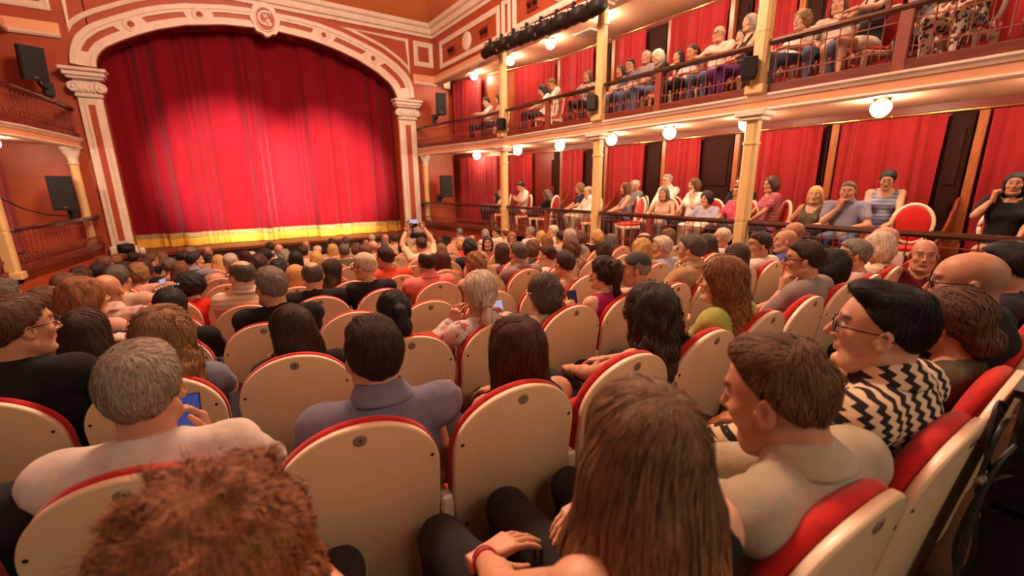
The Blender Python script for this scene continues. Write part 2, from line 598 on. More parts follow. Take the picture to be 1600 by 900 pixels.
def text_mesh(txt, size, depth=0.002):
    key = (txt, round(size, 4), depth)
    if key in _textcache:
        return _textcache[key]
    cu = bpy.data.curves.new('text', 'FONT')
    cu.body = txt
    cu.size = size
    cu.extrude = depth
    cu.align_x = 'CENTER'
    cu.align_y = 'CENTER'
    cu.resolution_u = 3
    o = bpy.data.objects.new('text', cu)
    COL.objects.link(o)
    dg = bpy.context.evaluated_depsgraph_get()
    me = bpy.data.meshes.new_from_object(o.evaluated_get(dg))
    bpy.data.objects.remove(o)
    _textcache[key] = me
    return me


def polyat(pts, t):
    """point at fraction t of a polyline's length"""
    P = np.array(pts, float)
    d = np.r_[0, np.cumsum(np.linalg.norm(np.diff(P, axis=0), axis=1))]
    t = np.asarray(t) * d[-1]
    return np.stack([np.interp(t, d, P[:, i]) for i in range(P.shape[1])], -1)

# ------------------------------------------------------------------ the hall: rows, floor, walls
def row_y(k, x):
    return 0.96 + 0.85 * (k - 1) + (0.0454 * (x - 2.1) ** 2 if x < 2.1 else 0.0)


def row_floor(k):
    return 0.065 - 0.075 * k


def row_x0(k):
    return 0.268 - 0.045 * (k - 1) if k > 0 else 0.43


def floor_z(x, y):
    r = (y - (0.0454 * (x - 2.1) ** 2 if x < 2.1 else 0) - 0.96) / 0.85 + 1 - 0.3
    return 0.065 - 0.075 * max(r, -1.0)


fb = MB()
xs = np.linspace(-3.0, 6.4, 25)
ys = np.linspace(-4.0, 13.2, 45)
vs = [(x, y, floor_z(x, y)) for y in ys for x in xs]
nx = len(xs)
fb.add(vs, [(j * nx + i, j * nx + i + 1, (j + 1) * nx + i + 1, (j + 1) * nx + i) for j in range(len(ys) - 1) for i in range(nx - 1)])
tag(fb.build('floor', FLOORM), kind='structure')

YS = 13.5
OUT = [(-2.002, 4.165), (-1.97, 4.392), (-1.918, 4.547), (-1.808, 4.748), (-1.627, 4.931), (-1.4, 5.076), (-1.06, 5.25), (-0.65, 5.453), (-0.293, 5.587), (0.194, 5.715), (0.957, 5.833), (1.495, 5.868), (2.091, 5.87), (2.641, 5.862), (3.105, 5.815), (3.656, 5.705), (4.153, 5.554), (4.688, 5.376), (5.148, 5.126), (5.49, 4.849), (5.634, 4.561), (5.657, 4.22)]
INN = [(-1.597, 4.13), (-1.58, 4.285), (-1.515, 4.421), (-1.389, 4.553), (-1.094, 4.739), (-0.737, 4.926), (-0.372, 5.091), (0.123, 5.257), (0.897, 5.407), (1.581, 5.455), (2.009, 5.455), (2.764, 5.40), (3.398, 5.264), (3.984, 5.083), (4.546, 4.819), (4.934, 4.539), (5.07, 4.32), (5.133, 4.146)]
T61 = np.linspace(0, 1, 61)
OUTR, INNR = polyat(OUT, T61), polyat(INN, T61)

ws = MB()
ws.box((-6, YS, -1.5), (-1.62, YS + 0.45, 4.13))
ws.box((5.13, YS, -1.5), (9.5, YS + 0.45, 4.13))
ws.box((-6, YS, 4.13), (-1.62, YS + 0.45, 7.2))
ws.box((5.13, YS, 4.13), (9.5, YS + 0.45, 7.2))
ws.strip([tuple(p) for p in INNR], [(min(max(p[0], -1.62), 5.133), 7.2) for p in INNR], YS, YS + 0.45)
wall_stage = tag(ws.build('wall_stage', RED_WALL), kind='structure')

# arch: red band, pale outer and inner mouldings, plates with rosettes
y0 = YS - 0.06


def lerp(a, b, t):
    return a * (1 - t) + b * t


def band(a, b, t0, t1, ya, yb, n=None):
    n = n or max(3, int(60 * (t1 - t0)))
    ts = np.linspace(t0, t1, n)
    A, B = polyat(OUTR, ts), polyat(INNR, ts)
    m = MB()
    m.strip([tuple(p) for p in lerp(A, B, a)], [tuple(p) for p in lerp(A, B, b)], ya, yb)
    return m


band(0.02, 0.98, 0, 1, YS - 0.05, YS + 0.02).build('arch_band', RED_WALL, wall_stage)
for a, b, dep in ((0.0, 0.22, 0.12), (0.22, 0.36, 0.09), (0.62, 0.80, 0.09), (0.80, 1.0, 0.13)):
    band(a, b, 0, 1, YS - dep, YS, 61).build('arch_moulding', CREAM_TRIM, wall_stage)
band(0.96, 1.0, 0, 1, YS - 0.02, YS + 0.42, 61).build('arch_soffit', DEEP_WALL, wall_stage)
ROS = [0.195, 0.345, 0.655, 0.815]


def near_t(x):
    ts = np.linspace(0, 1, 801)
    P = 0.5 * (polyat(OUTR, ts) + polyat(INNR, ts))
    return float(ts[np.argmin(abs(P[:, 0] - x))])


for x in (-0.877, 0.422, 3.168, 4.47):
    t = near_t(x)
    band(0.3, 0.7, t - 0.034, t + 0.034, YS - 0.085, YS).build('rosette_plate', CREAM_TRIM, wall_stage)
    c = 0.5 * (polyat(OUTR, [t])[0] + polyat(INNR, [t])[0])
    ro = MB()
    ro.lathe([(0.06, -0.085), (0.075, -0.12), (0.10, -0.12), (0.115, -0.10), (0.135, -0.115), (0.15, -0.09), (0.15, -0.08)], (c[0], YS, c[1]), 24, axis='y', caps=False)
    r = ro.build('rosette', CREAM_TRIM, wall_stage)
    MB().lathe([(0.0, -0.088), (0.062, -0.09), (0.062, -0.08)], (c[0], YS, c[1]), 20, axis='y').build('rosette_centre', RED_WALL, r)
for t0, t1 in ((0, 0.035), (0.965, 1.0)):
    band(0.3, 0.7, t0, t1, YS - 0.085, YS).build('arch_foot', CREAM_TRIM, wall_stage)

# crest with the intertwined letters
cr = MB()
cx, cz = 1.79, 5.66
pts = []
for k in range(40):
    a = 2 * PI * k / 40
    rr = 1 + 0.07 * math.cos(8 * a)
    pts.append((cx + 0.31 * rr * math.cos(a), cz + 0.37 * rr * math.sin(a)))
cr.prism(pts, YS - 0.17, YS)
crest = cr.build('crest', CREAM_TRIM, wall_stage)
MB().prism([(cx + 0.205 * math.cos(2 * PI * k / 32), cz + 0.26 * math.sin(2 * PI * k / 32)) for k in range(32)], YS - 0.185, YS - 0.16).build('crest_field', RED_WALL, crest)
rim = MB()
ring = [(cx + 0.215 * math.cos(2 * PI * k / 32), YS - 0.185, cz + 0.27 * math.sin(2 * PI * k / 32)) for k in range(33)]
rim.tube(ring, 0.022, 6)
rim.build('crest_rim', CREAM_TRIM, crest)
for ch, dx, dz, sz in (('C', -0.02, 0, 0.50), ('S', 0.03, 0, 0.40), ('T', 0.03, 0.02, 0.30)):
    lt = link('letter', text_mesh(ch, sz, 0.012).copy(), crest, None, (cx + dx, YS - 0.195, cz + dz))
    lt.rotation_euler = (PI / 2, 0, 0)
    lt.data.materials.append(CREAM_TRIM)

# pilasters
for (xa, xb, ztop, mir) in ((-2.01, -1.615, 3.98, 1), (5.12, 5.66, 4.03, -1)):
    p = empty('pilaster', ((xa + xb) / 2, YS, 0.05))
    p.parent = wall_stage
    hw = (xb - xa) / 2
    zt = ztop - 0.05
    MB().box((-hw, -0.10, 0), (hw, 0, zt - 0.45)).build('shaft', CREAM_TRIM, p)
    MB().box((-hw * 0.36, -0.115, 0.35), (hw * 0.36, -0.09, zt - 0.62)).build('red_inlay', RED_WALL, p)
    for s in (-1, 1):
        MB().box((s * hw * 0.42 - 0.025, -0.125, 0.3), (s * hw * 0.42 + 0.025, -0.09, zt - 0.56)).build('inlay_moulding', CREAM_TRIM, p)
    MB().box((-hw - 0.05, -0.16, 0), (hw + 0.05, 0, 0.22), 0.02).build('base', CREAM_TRIM, p)
    cap = MB()
    cap.box((-hw - 0.03, -0.16, zt - 0.47), (hw + 0.03, 0, zt - 0.41), 0.012)
    cap.box((-hw - 0.02, -0.13, zt - 0.41), (hw + 0.02, 0, zt - 0.12))
    capo = cap.build('capital', CREAM_TRIM, p)
    for s in (-1, 1):
        vo = MB()
        c = (s * (hw + 0.02), -0.19, zt - 0.28)
        vo.lathe([(0.0, -0.02), (0.035, -0.03), (0.04, 0.0), (0.06, 0.0), (0.065, -0.02), (0.095, -0.02), (0.105, 0.0), (0.105, 0.12), (0.0, 0.12)], c, 20, axis='y', caps=False)
        vo.build('volute', CREAM_TRIM, capo)
    lf = MB()
    for k in range(-3, 4):
        x = k * hw * 0.26
        lf.lathe([(0.0, 0), (0.035, 0.03), (0.04, 0.08), (0.02, 0.13), (0.0, 0.15)], (x, -0.15, zt - 0.40 + 0.02 * (k % 2)), 8)
    tag(lf.build('acanthus', CREAM_TRIM, capo), kind='stuff')
    ab = MB()
    ab.box((-hw - 0.10, -0.24, zt - 0.12), (hw + 0.10, 0, zt - 0.07), 0.01)
    ab.box((-hw - 0.14, -0.29, zt - 0.07), (hw + 0.14, 0, zt + 0.02), 0.015)
    ab.box((-hw - 0.18, -0.34, zt + 0.02), (hw + 0.18, 0, zt + 0.09), 0.015)
    ab.build('abacus', CREAM_TRIM, capo)


# framed panels
def frame2(name, poly, wd, parent, plane='y', at=YS, sgn=-1, dep=0.05, mat=CREAM_TRIM):
    """moulded frame following a closed polygon (inner edge offset by wd)"""
    P = [Vector(p) for p in poly]
    n = len(P)
    area = sum(P[i].x * P[(i + 1) % n].y - P[(i + 1) % n].x * P[i].y for i in range(n))
    if area < 0:
        P = P[::-1]
    def inset(d):
        o = []
        for i in range(n):
            d1 = (P[i] - P[i - 1]).normalized()
            d2 = (P[(i + 1) % n] - P[i]).normalized()
            n1, n2 = Vector((-d1.y, d1.x)), Vector((-d2.y, d2.x))
            q = n1 + n2
            o.append(P[i] + q / max(0.35, q.dot(n1)) * d)
        return o
    A, B, C2 = P, inset(wd * 0.55), inset(wd)
    m = MB()
    def pt(p, d):
        return (p.x, at + sgn * d, p.y) if plane == 'y' else (at + sgn * d, p.x, p.y)
    rings = []
    for i in list(range(n)) + [0]:
        rings.append([pt(A[i], 0), pt(A[i], dep * 0.7), pt(lerp(A[i], B[i], 0.5), dep), pt(B[i], dep * 0.75), pt(C2[i], dep * 0.5), pt(C2[i], 0)])
    m.rings(rings, closed=True, caps=False, smooth=False)
    return m.build(name, mat, parent)


frame2('panel_frame', [(5.76, 5.16), (6.40, 5.16), (6.40, 5.86), (5.76, 5.86)], 0.14, wall_stage)
frame2('panel_frame', [(-2.84, 5.14), (-2.12, 5.14), (-2.12, 5.9), (-2.84, 5.9)], 0.14, wall_stage)
sp = [tuple(p + np.array([0.10, 0.13])) for p in polyat(OUTR, np.linspace(0.72, 0.935, 14))]
sp = [p for p in sp if p[0] < 5.55]
frame2('panel_frame', [(5.60, 5.87)] + [(sp[0][0] - 0.35, 5.87)] + sp + [(5.60, sp[-1][1] - 0.15)], 0.09, wall_stage)
sl = [tuple(p + np.array([-0.08, 0.13])) for p in polyat(OUTR, np.linspace(0.075, 0.30, 14))]
frame2('panel_frame', [(-1.93, 5.87), (-1.93, sl[0][1] - 0.15)] + sl + [(sl[-1][0] + 0.35, 5.87)], 0.09, wall_stage)

# stage: boards, black front, house curtain
st = MB()
st.box((-3.2, 12.95, 0.02), (6.8, 17.0, 0.09))
stage_floor = tag(st.build('floor', STAGEWOOD), kind='structure')
MB().box((-3.2, 12.98, -1.4), (6.8, 13.2, 0.02)).build('stage_front', STAGEBLK, stage_floor)
MB().box((-3.2, 12.93, 0.03), (6.8, 12.97, 0.10)).build('apron_edge', BASEWOOD, stage_floor)
tag(MB().box((-4, 16.9, -1), (8, 17.0, 8)).build('wall_back_stage', STAGEBLK), kind='structure')


def folds(L, n, amp, seed, z_top_gather=0.6):
    """fold depth along a curtain of length L sampled at n points; a softer version for the head"""
    r = np.random.default_rng(seed)
    x = np.linspace(0, L, n)
    y = np.zeros(n)
    u = x + 0.10 * np.sin(2 * PI * x / 1.9 + r.uniform(0, 6)) + 0.05 * np.sin(2 * PI * x / 0.83 + r.uniform(0, 6))
    y = np.abs(np.sin(PI * u / 0.42 + r.uniform(0, 3))) ** 0.65 * (0.75 + 0.45 * np.sin(2 * PI * x / 1.31 + r.uniform(0, 6)))
    y += 0.22 * np.sin(2 * PI * u / 0.17 + r.uniform(0, 6)) * (0.5 + 0.5 * np.sin(2 * PI * x / 0.9 + r.uniform(0, 6)))
    y -= y.mean()
    return x, y * amp


def sheet(p0, p1, z0, z1, n, nz, amp, seed, out, zfun=None, scale=1.0):
    """hanging cloth between plan points p0 and p1"""
    p0, p1, out = np.array(p0, float), np.array(p1, float), np.array(out, float)
    L = float(np.linalg.norm(p1 - p0))
    x, d = folds(L / scale, n, amp, seed)
    x = x * scale
    r = np.random.default_rng(seed + 99)
    V = []
    zz = np.linspace(0, 1, nz)
    drift = np.interp(np.linspace(0, 1, n), np.linspace(0, 1, 9), r.uniform(-1, 1, 9))
    for t in zz:
        z = z0 + (z1 - z0) * t
        xx = x + drift * 0.05 * (1 - t)
        base = p0[None, :] + (p1 - p0)[None, :] * (xx / L)[:, None] + out[None, :] * (d * (0.75 + 0.25 * (1 - t)))[:, None]
        V.append(np.c_[base, np.full(n, z)])
    V = np.concatenate(V)
    F = [(j * n + i, j * n + i + 1, (j + 1) * n + i + 1, (j + 1) * n + i) for j in range(nz - 1) for i in range(n - 1)]
    return V, F


hc = empty('stage_curtain', (1.8, 14.1, 0.1))
tag(hc, 'great red velvet house curtain with gold border filling the proscenium arch', 'curtain')
for nm, za, zb, m, nz in (('velvet_drop', 0.444, 6.2, VELVET, 14), ('braid_band', 0.318, 0.444, OLIVE_TRIM, 2), ('gold_border', 0.105, 0.318, GOLD, 3)):
    V, F = sheet((-2.7, 14.1), (6.3, 14.1), za, zb, 640, nz, 0.20, 11, (0, -1), scale=1.35)
    if nm != 'velvet_drop':
        V, F = sheet((-2.7, 14.085), (6.3, 14.085), za, zb, 640, nz, 0.20, 11, (0, -1), scale=1.35)
    V[:, 0] -= 1.8
    V[:, 1] -= 14.1
    V[:, 2] -= 0.1
    link(nm, fast_mesh(nm, V, F, True, m), hc)

# main ceiling with its cove, and the cornice
ce = MB()
XL, XR, YB, YF = -2.84, 6.44, -6.0, 13.5
ring0 = [(XL, YB, 6.32), (XR, YB, 6.32), (XR, YF, 6.32), (XL, YF, 6.32)]
ring1 = [(XL + 1.6, YB, 7.5), (XR - 1.6, YB, 7.5), (XR - 1.6, YF - 2.2, 7.5), (XL + 1.6, YF - 2.2, 7.5)]
ce.add(ring0 + ring1, [(0, 1, 5, 4), (1, 2, 6, 5), (2, 3, 7, 6), (3, 0, 4, 7), (4, 5, 6, 7)])
tag(ce.build('ceiling', CEIL), kind='structure')
cor = [(0, 5.99), (0.06, 5.99), (0.08, 6.06), (0.14, 6.08), (0.17, 6.16), (0.17, 6.2), (0.24, 6.24), (0.27, 6.33), (0, 6.33)]
MBc = MB()
MBc.sweep([(XR, YB), (XR, YF), (XL, YF), (XL, YB)], cor)
tag(MBc.build('trim_1', CREAM_TRIM), kind='structure')

MIR = 3.56
FRONT = [(6.2, -2.5), (6.2, 10.0), (6.16, 10.5), (6.03, 11.0), (5.92, 11.8), (5.80, 12.6), (5.72, 13.45)]
BACKW = [(8.15, -2.5), (8.15, 9.2), (7.0, 13.5)]


def side_path(path, side, ymin=None):
    P = [p for p in path]
    if ymin is not None:
        P = [(P[0][0], ymin)] + [p for p in P if p[1] > ymin]
    if side == 'right':
        return P
    return [(MIR - x, y) for x, y in P][::-1]


def slab(name, front, back, z0, z1, mat):
    m = MB()
    poly = front + back[::-1]
    m.prism(poly, z0, z1, 'z')
    return tag(m.build(name, mat), kind='structure')


trim_n = [1]


def trim(path, prof, mat, name=None):
    trim_n[0] += 1
    m = MB()
    m.sweep(path, prof)
    return tag(m.build('trim_%d' % trim_n[0], mat), kind='structure')


for side in ('right', 'left'):
    ym = None if side == 'right' else 4.0
    dz = 0.0 if side == 'right' else -0.07
    F_ = side_path(FRONT, side, ym)
    B_ = side_path(BACKW, side, ym)
    slab('floor_%s_lower' % side, F_, B_, 0.20 + dz, 0.33 + dz, BASEWOOD)
    slab('ceiling_%s_lower' % side, F_, B_, 2.585 + dz, 2.62 + dz, SOFFIT)
    slab('floor_%s_upper' % side, F_, B_, 2.62 + dz, 2.655 + dz, BASEWOOD)
    F3 = [(x + (0.08 if side == 'right' else -0.08), y) for x, y in side_path([(6.2, -2.5), (6.3, 13.45)], side, ym)]
    B3 = side_path(BACKW, side, ym)
    slab('ceiling_%s_upper' % side, F3, B3, 4.86 + dz, 4.92 + dz, SOFFIT)
    # wall of the third tier with its lip
    sg = 1 if side == 'right' else -1
    W3 = side_path([(6.3, -6.0), (6.42, 13.5)], side)
    m = MB()
    m.sweep(W3, [(0, 4.93), (0, 6.35), (-0.2, 6.35), (-0.2, 4.93)])
    wall3 = tag(m.build('wall_%s' % side, RED_WALL), kind='structure')
    trim(W3, [(0.0, 4.78 + dz), (0.05, 4.78 + dz), (0.01, 4.93 + dz), (-0.2, 4.93 + dz), (-0.2, 4.78 + dz)], PEACH)
    trim(W3, [(0.0, 4.70 + dz), (0.05, 4.70 + dz), (0.08, 4.74 + dz), (0.05, 4.78 + dz), (-0.2, 4.78 + dz), (-0.2, 4.70 + dz)], CREAM_TRIM)
    # fascia between the tiers
    trim(F_, [(-0.05, 2.50 + dz), (0.03, 2.50 + dz), (0.045, 2.52 + dz), (0.03, 2.545 + dz), (-0.05, 2.545 + dz)], CREAM_TRIM)
    trim(F_, [(-0.05, 2.545 + dz), (0.005, 2.545 + dz), (0.03, 2.64 + dz), (-0.05, 2.64 + dz)], PEACH)
    trim(F_, [(-0.05, 2.64 + dz), (0.045, 2.64 + dz), (0.06, 2.665 + dz), (0.085, 2.69 + dz), (0.085, 2.715 + dz), (-0.05, 2.715 + dz)], CREAM_TRIM)
    # wall under the lower balcony
    m = MB()
    m.sweep(F_, [(0.0, -1.4), (0.0, 0.35 + dz), (-0.08, 0.35 + dz), (-0.08, -1.4)])
    tag(m.build('wall_%s_plinth' % side, RED_WALL), kind='structure')
    m = MB()
    m.sweep(B_, [(0, 0.3 + dz), (0, 4.95 + dz), (-0.15, 4.95 + dz), (-0.15, 0.3 + dz)])
    tag(m.build('wall_%s_boxes' % side, DEEP_WALL), kind='structure')
    # railings
    for lev, zb, zr in (('lower', 0.35 + dz, 1.035 + dz), ('upper', 2.715 + dz, 3.33 + dz)):
        r = empty('railing', (F_[0][0], F_[0][1], zb))
        r_lab = {('right', 'lower'): 'long dark-railed iron balustrade of the lower right balcony', ('right', 'upper'): 'long dark-railed iron balustrade of the upper right balcony',
                 ('left', 'lower'): 'iron balustrade of the lower left stage box', ('left', 'upper'): 'iron balustrade of the upper left stage box'}[(side, lev)]
        tag(r, r_lab, 'railing', 'balcony railings')
        ox, oy = F_[0]
        Pth = [(x - ox, y - oy) for x, y in F_]
        h = zr - zb
        bm_ = MB()
        bm_.sweep(Pth, [(-0.03, 0), (0.03, 0), (0.03, 0.10), (0.02, 0.115), (-0.03, 0.115)])
        bm_.build('base_board', BASEWOOD, r)
        hm = MB()
        hm.sweep(Pth, [(-0.04, h - 0.03), (0.04, h - 0.03), (0.055, h), (0.045, h + 0.03), (0, h + 0.04), (-0.045, h + 0.03), (-0.055, h)])
        hm.build('handrail', RAILWOOD, r)
        for zz in (0.235, h - 0.12):
            tm = MB()
            tm.sweep(Pth, [(-0.006, zz - 0.006), (0.006, zz - 0.006), (0.006, zz + 0.006), (-0.006, zz + 0.006)])
            tm.build('cross_bar', IRON, r)
        L = sum(math.dist(Pth[i], Pth[i + 1]) for i in range(len(Pth) - 1))
        bal = MB()
        bal.tube([(0, 0, 0.11), (0, 0, 0.16), (0, 0, 0.17), (0, 0, 0.19), (0, 0, h - 0.13), (0, 0, h - 0.115), (0, 0, h - 0.10), (0, 0, h - 0.02)], [0.007, 0.007, 0.012, 0.007, 0.007, 0.013, 0.007, 0.007], 6)
        bme = bal.mesh('baluster', IRON)
        sh = MB()
        sh.tube([(0, 0, 0.11), (0, 0, 0.235), (0, 0, 0.25), (0, 0, 0.265), (0, 0, 0.28), (0, 0, 0.287)], [0.006, 0.006, 0.013, 0.016, 0.010, 0.002], 6)
        sme = sh.mesh('short_baluster', IRON)
        nb = int(L / 0.135)
        for i in range(nb):
            p = polyat(Pth, [(i + 0.5) / nb])[0]
            if side == 'right' and p[1] + oy < 0.5:
                continue
            o = link('baluster', bme, r, None, (p[0], p[1], 0))
            p = polyat(Pth, [(i + 1.0) / nb])[0]
            link('short_baluster', sme, r, None, (p[0], p[1], 0))
        for yy in (1.72, 4.75, 7.55) if side == 'right' else (7.55,):
            i0 = 0
            xx = 6.2 if side == 'right' else MIR - 6.2
            MB().box((xx - ox - 0.04, yy - oy - 0.06, 0), (xx - ox + 0.04, yy - oy + 0.06, h - 0.02), 0.008).build('rail_post', IRON, r)
    # columns
    cols = [(6.16, 9.2), (6.16, 6.0), (6.16, 3.15), (6.16, 0.2)] if side == 'right' else [(6.16, 9.5)]
    nth = ['first', 'second', 'third', 'fourth']
    for ci, (x, y) in enumerate(cols):
        for lev, z0c, z1c in (('lower', 0.33 + dz, 2.50 + dz), ('upper', 2.72 + dz, 4.72 + dz)):
            if ci == 3 and lev == 'upper':
                continue
            xx = x if side == 'right' else MIR - x
            c = empty('column', (xx, y, z0c))
            tag(c, 'straw-yellow iron column on the %s %s balcony, %s from the stage' % (lev, side, nth[ci]), 'column', 'balcony columns')
            H = z1c - z0c
            a = 0.085
            oc = lambda s_: [(s_ * px, s_ * py) for px, py in ((-0.6, -1), (0.6, -1), (1, -0.6), (1, 0.6), (0.6, 1), (-0.6, 1), (-1, 0.6), (-1, -0.6))]
            sft = MB()
            rings = []
            for zz, s_ in ((0.10, 1.0), (0.7, 1.0), (0.705, 0.93), (0.74, 0.93), (0.745, 0.98), (H - 0.42, 0.95), (H - 0.41, 1.1), (H - 0.38, 1.1), (H - 0.37, 0.95), (H - 0.1, 0.98)):
                rings.append([(a * px, a * py, zz) for px, py in oc(s_)])
            sft.rings(rings, smooth=False)
            sft.build('shaft', YELLOW, c)
            MB().box((-0.12, -0.12, 0), (0.12, 0.12, 0.11), 0.012).build('base', YELLOW, c)
            cp = MB()
            cp.box((-0.13, -0.15, H - 0.11), (0.13, 0.15, H - 0.06), 0.01)
            cp.box((-0.16, -0.20, H - 0.06), (0.16, 0.20, H + 0.02), 0.01)
            cp.build('capital', CREAM_TRIM, c)
    # half column beside the pilaster
    xx = 5.86 if side == 'right' else MIR - 5.86
    c = empty('column', (xx, 13.3, 0.33 + dz))
    tag(c, 'straw-yellow half column with leafy capital beside the %s proscenium pilaster' % side, 'column', 'balcony columns')
    MB().lathe([(0.12, 0), (0.12, 0.1), (0.085, 0.14), (0.08, 1.0), (0.075, 1.85)], n=14).build('shaft', YELLOW, c)
    MB().lathe([(0.075, 1.83), (0.10, 1.86), (0.08, 1.9), (0.10, 2.0), (0.15, 2.1), (0.15, 2.14), (0.17, 2.15), (0.17, 2.2)], n=14).build('capital', CREAM_TRIM, c)
    # third tier panels: frame, medallion, twin lights
    X3 = lambda y: (6.3 + 0.12 * (y + 6) / 19.5) if side == 'right' else MIR - (6.3 + 0.12 * (y + 6) / 19.5)
    for (ya, yb) in ((9.66, 12.95), (5.75, 9.05), (2.0, 5.3)):
        if side == 'left' and ya < 9:
            continue
        fr = frame2('panel_frame', [(ya, 5.02), (yb, 5.02), (yb, 5.78), (ya, 5.78)], 0.13, wall3, 'x', X3((ya + yb) / 2) - sg * 0.008, -sg, 0.05)
        ym_ = (ya + yb) / 2
        MB().lathe([(0.0, -0.05 * sg), (0.20, -0.05 * sg), (0.24, -0.03 * sg), (0.24, 0)], (X3(ym_), ym_, 5.40), 28, axis='x').build('medallion', CREAM_TRIM, wall3)
        for dy in (-0.92, 0.92):
            MB().box((X3(ym_) - 0.02, ym_ + dy - 0.22, 5.27), (X3(ym_) + 0.02, ym_ + dy + 0.22, 5.52), 0.01).build('lamp_board', DEEP_WALL, wall3)
            for d2 in (-0.1, 0.1):
                MB().lathe([(0.0, -0.10 * sg), (0.035, -0.085 * sg), (0.055, -0.03 * sg), (0.055, 0)], (X3(ym_), ym_ + dy + d2, 5.40), 12, axis='x').build('bulb_cover', DARKWOOD, wall3)
    for yc in (9.35, 5.5):
        if side == 'right':
            frame2('panel_frame', [(yc - 0.17, 5.0), (yc + 0.17, 5.0), (yc + 0.17, 5.80), (yc - 0.17, 5.80)], 0.10, wall3, 'x', X3(yc) - sg * 0.008, -sg, 0.05)

# ------------------------------------------------------------------ boxes at the back of the right balconies: drapes, doors, jambs, rods
def xb(y):
    return 8.10 if y < 9.2 else 8.10 - (y - 9.2) * 1.15 / 4.3


def drape(y0_, y1_, z0_, z1_, label, seed, lev):
    p0, p1 = (xb(y0_) - 0.12, y0_), (xb(y1_) - 0.12, y1_)
    V, F = sheet(p0, p1, z0_, z1_, max(40, int(90 * abs(y1_ - y0_))), 8, 0.055, seed, (-1, 0), scale=0.45)
    cx_, cy_ = p0
    V[:, 0] -= cx_
    V[:, 1] -= cy_
    V[:, 2] -= z0_
    o = link('curtain', fast_mesh('curtain', V, F, True, DRAPE), None, None, (cx_, cy_, z0_))
    return tag(o, label, 'curtain', 'crimson drapes at the back of the balconies')


LOWD = [(10.1, 13.0), (8.3, 9.1), (6.4, 7.42), (5.06, 5.83), (3.0, 4.2), (1.6, 2.76), (-0.4, 1.2)]
UPD = [(12.0, 13.2), (9.4, 10.75), (8.02, 9.2), (6.53, 7.3), (4.75, 5.9), (3.62, 4.28), (2.3, 3.18), (0.6, 2.0)]
ORD = ['nearest the stage', 'second from the stage', 'third from the stage', 'fourth from the stage', 'fifth from the stage', 'sixth from the stage', 'seventh from the stage', 'eighth from the stage']
for i, (a, b) in enumerate(LOWD):
    drape(a, b, 0.38, 2.43, 'crimson drape at the back of the lower balcony, %s' % ORD[i], 40 + i, 'lower')
for i, (a, b) in enumerate(UPD):
    drape(a, b, 2.70, 4.72, 'crimson drape at the back of the upper balcony, %s' % ORD[i], 60 + i, 'upper')
V, F = sheet((-4.05, 10.6), (-3.36, 13.3), 0.3, 2.4, 90, 8, 0.035, 91, (1, 0), scale=0.62)
V -= np.array([-4.05, 10.6, 0.3])
tag(link('curtain', fast_mesh('curtain', V, F, True, DRAPE), None, None, (-4.05, 10.6, 0.3)), 'crimson drape behind the left stage box at the left edge', 'curtain', 'crimson drapes at the back of the balconies')
dn = 0
for (a, b, z0_, z1_) in [(9.22, 9.95, .33, 2.44), (7.62, 8.28, .33, 2.44), (5.95, 6.36, .33, 2.44), (4.45, 5.03, .33, 2.44), (2.9, 2.99, .33, 2.44), (1.36, 1.58, .33, 2.44),
                         (6.0, 6.5, 2.66, 4.72), (4.37, 4.6, 2.66, 4.72), (3.22, 3.5, 2.66, 4.72), (7.5, 7.95, 2.66, 4.72), (2.05, 2.28, 2.66, 4.72)]:
    dn += 1
    d = MB()
    d.box((8.06, a, z0_), (8.14, b, z1_))
    for s_ in (0.1, 0.55):
        d.box((8.04, a + 0.06, z0_ + 0.1 + s_ * (z1_ - z0_ - 0.1)), (8.06, b - 0.06, z0_ + (s_ + 0.36) * (z1_ - z0_)))
    tag(d.build('door_%d' % dn, DARKWOOD), kind='structure')
for (y, z0_, z1_) in [(9.15, .33, 2.44), (7.52, .33, 2.44), (5.89, .33, 2.44), (4.34, .33, 2.44), (2.84, .33, 2.44), (1.28, .33, 2.44),
                      (7.42, 2.66, 4.72), (5.94, 2.66, 4.72), (4.68, 2.66, 4.72), (3.55, 2.66, 4.72), (2.2, 2.66, 4.72), (9.3, 2.66, 4.72)]:
    trim_n[0] += 1
    tag(MB().box((7.98, y - 0.045, z0_), (8.1, y + 0.045, z1_), 0.01).build('trim_%d' % trim_n[0], JAMB), kind='structure')
trim_n[0] += 1
tag(MB().prism([(xb(11.8) - .06, 11.8), (xb(10.8) - .06, 10.8), (xb(10.8), 10.8), (xb(11.8), 11.8)], 2.66, 4.72, 'z').build('trim_%d' % trim_n[0], JAMB), kind='structure')
for z_, lab in ((2.455, 'long brass curtain rod under the ceiling of the lower balcony'), (4.75, 'long brass curtain rod under the ceiling of the upper balcony')):
    ro = empty('curtain_rod', (7.9, -1, z_))
    tag(ro, lab, 'curtain rod', 'brass curtain rods')
    MB().tube([(0.05, 0, 0), (0.05, 10.2, 0), (-0.98, 14.0, 0)], 0.014, 8).build('rod', BRASS, ro)
    kn = MB().lathe([(0.014, -0.012), (0.026, -0.008), (0.026, 0.008), (0.014, 0.012)], n=10, axis='y').mesh('rod_ring', BRASS)
    for k in range(24):
        link('rod_ring', kn, ro, None, (0.05, 0.3 + k * 0.41, 0))

for xa_, xb_ in ((6.46, 5.70), (-2.06, -2.90)):
    Wp = [(xa_, 13.5), (xb_, 13.5)]
    trim(Wp, [(0.0, 4.72), (0.05, 4.72), (0.01, 4.93), (0.0, 4.93)], PEACH)
    trim(Wp, [(0.0, 4.64), (0.05, 4.64), (0.08, 4.68), (0.05, 4.72), (0.0, 4.72)], CREAM_TRIM)

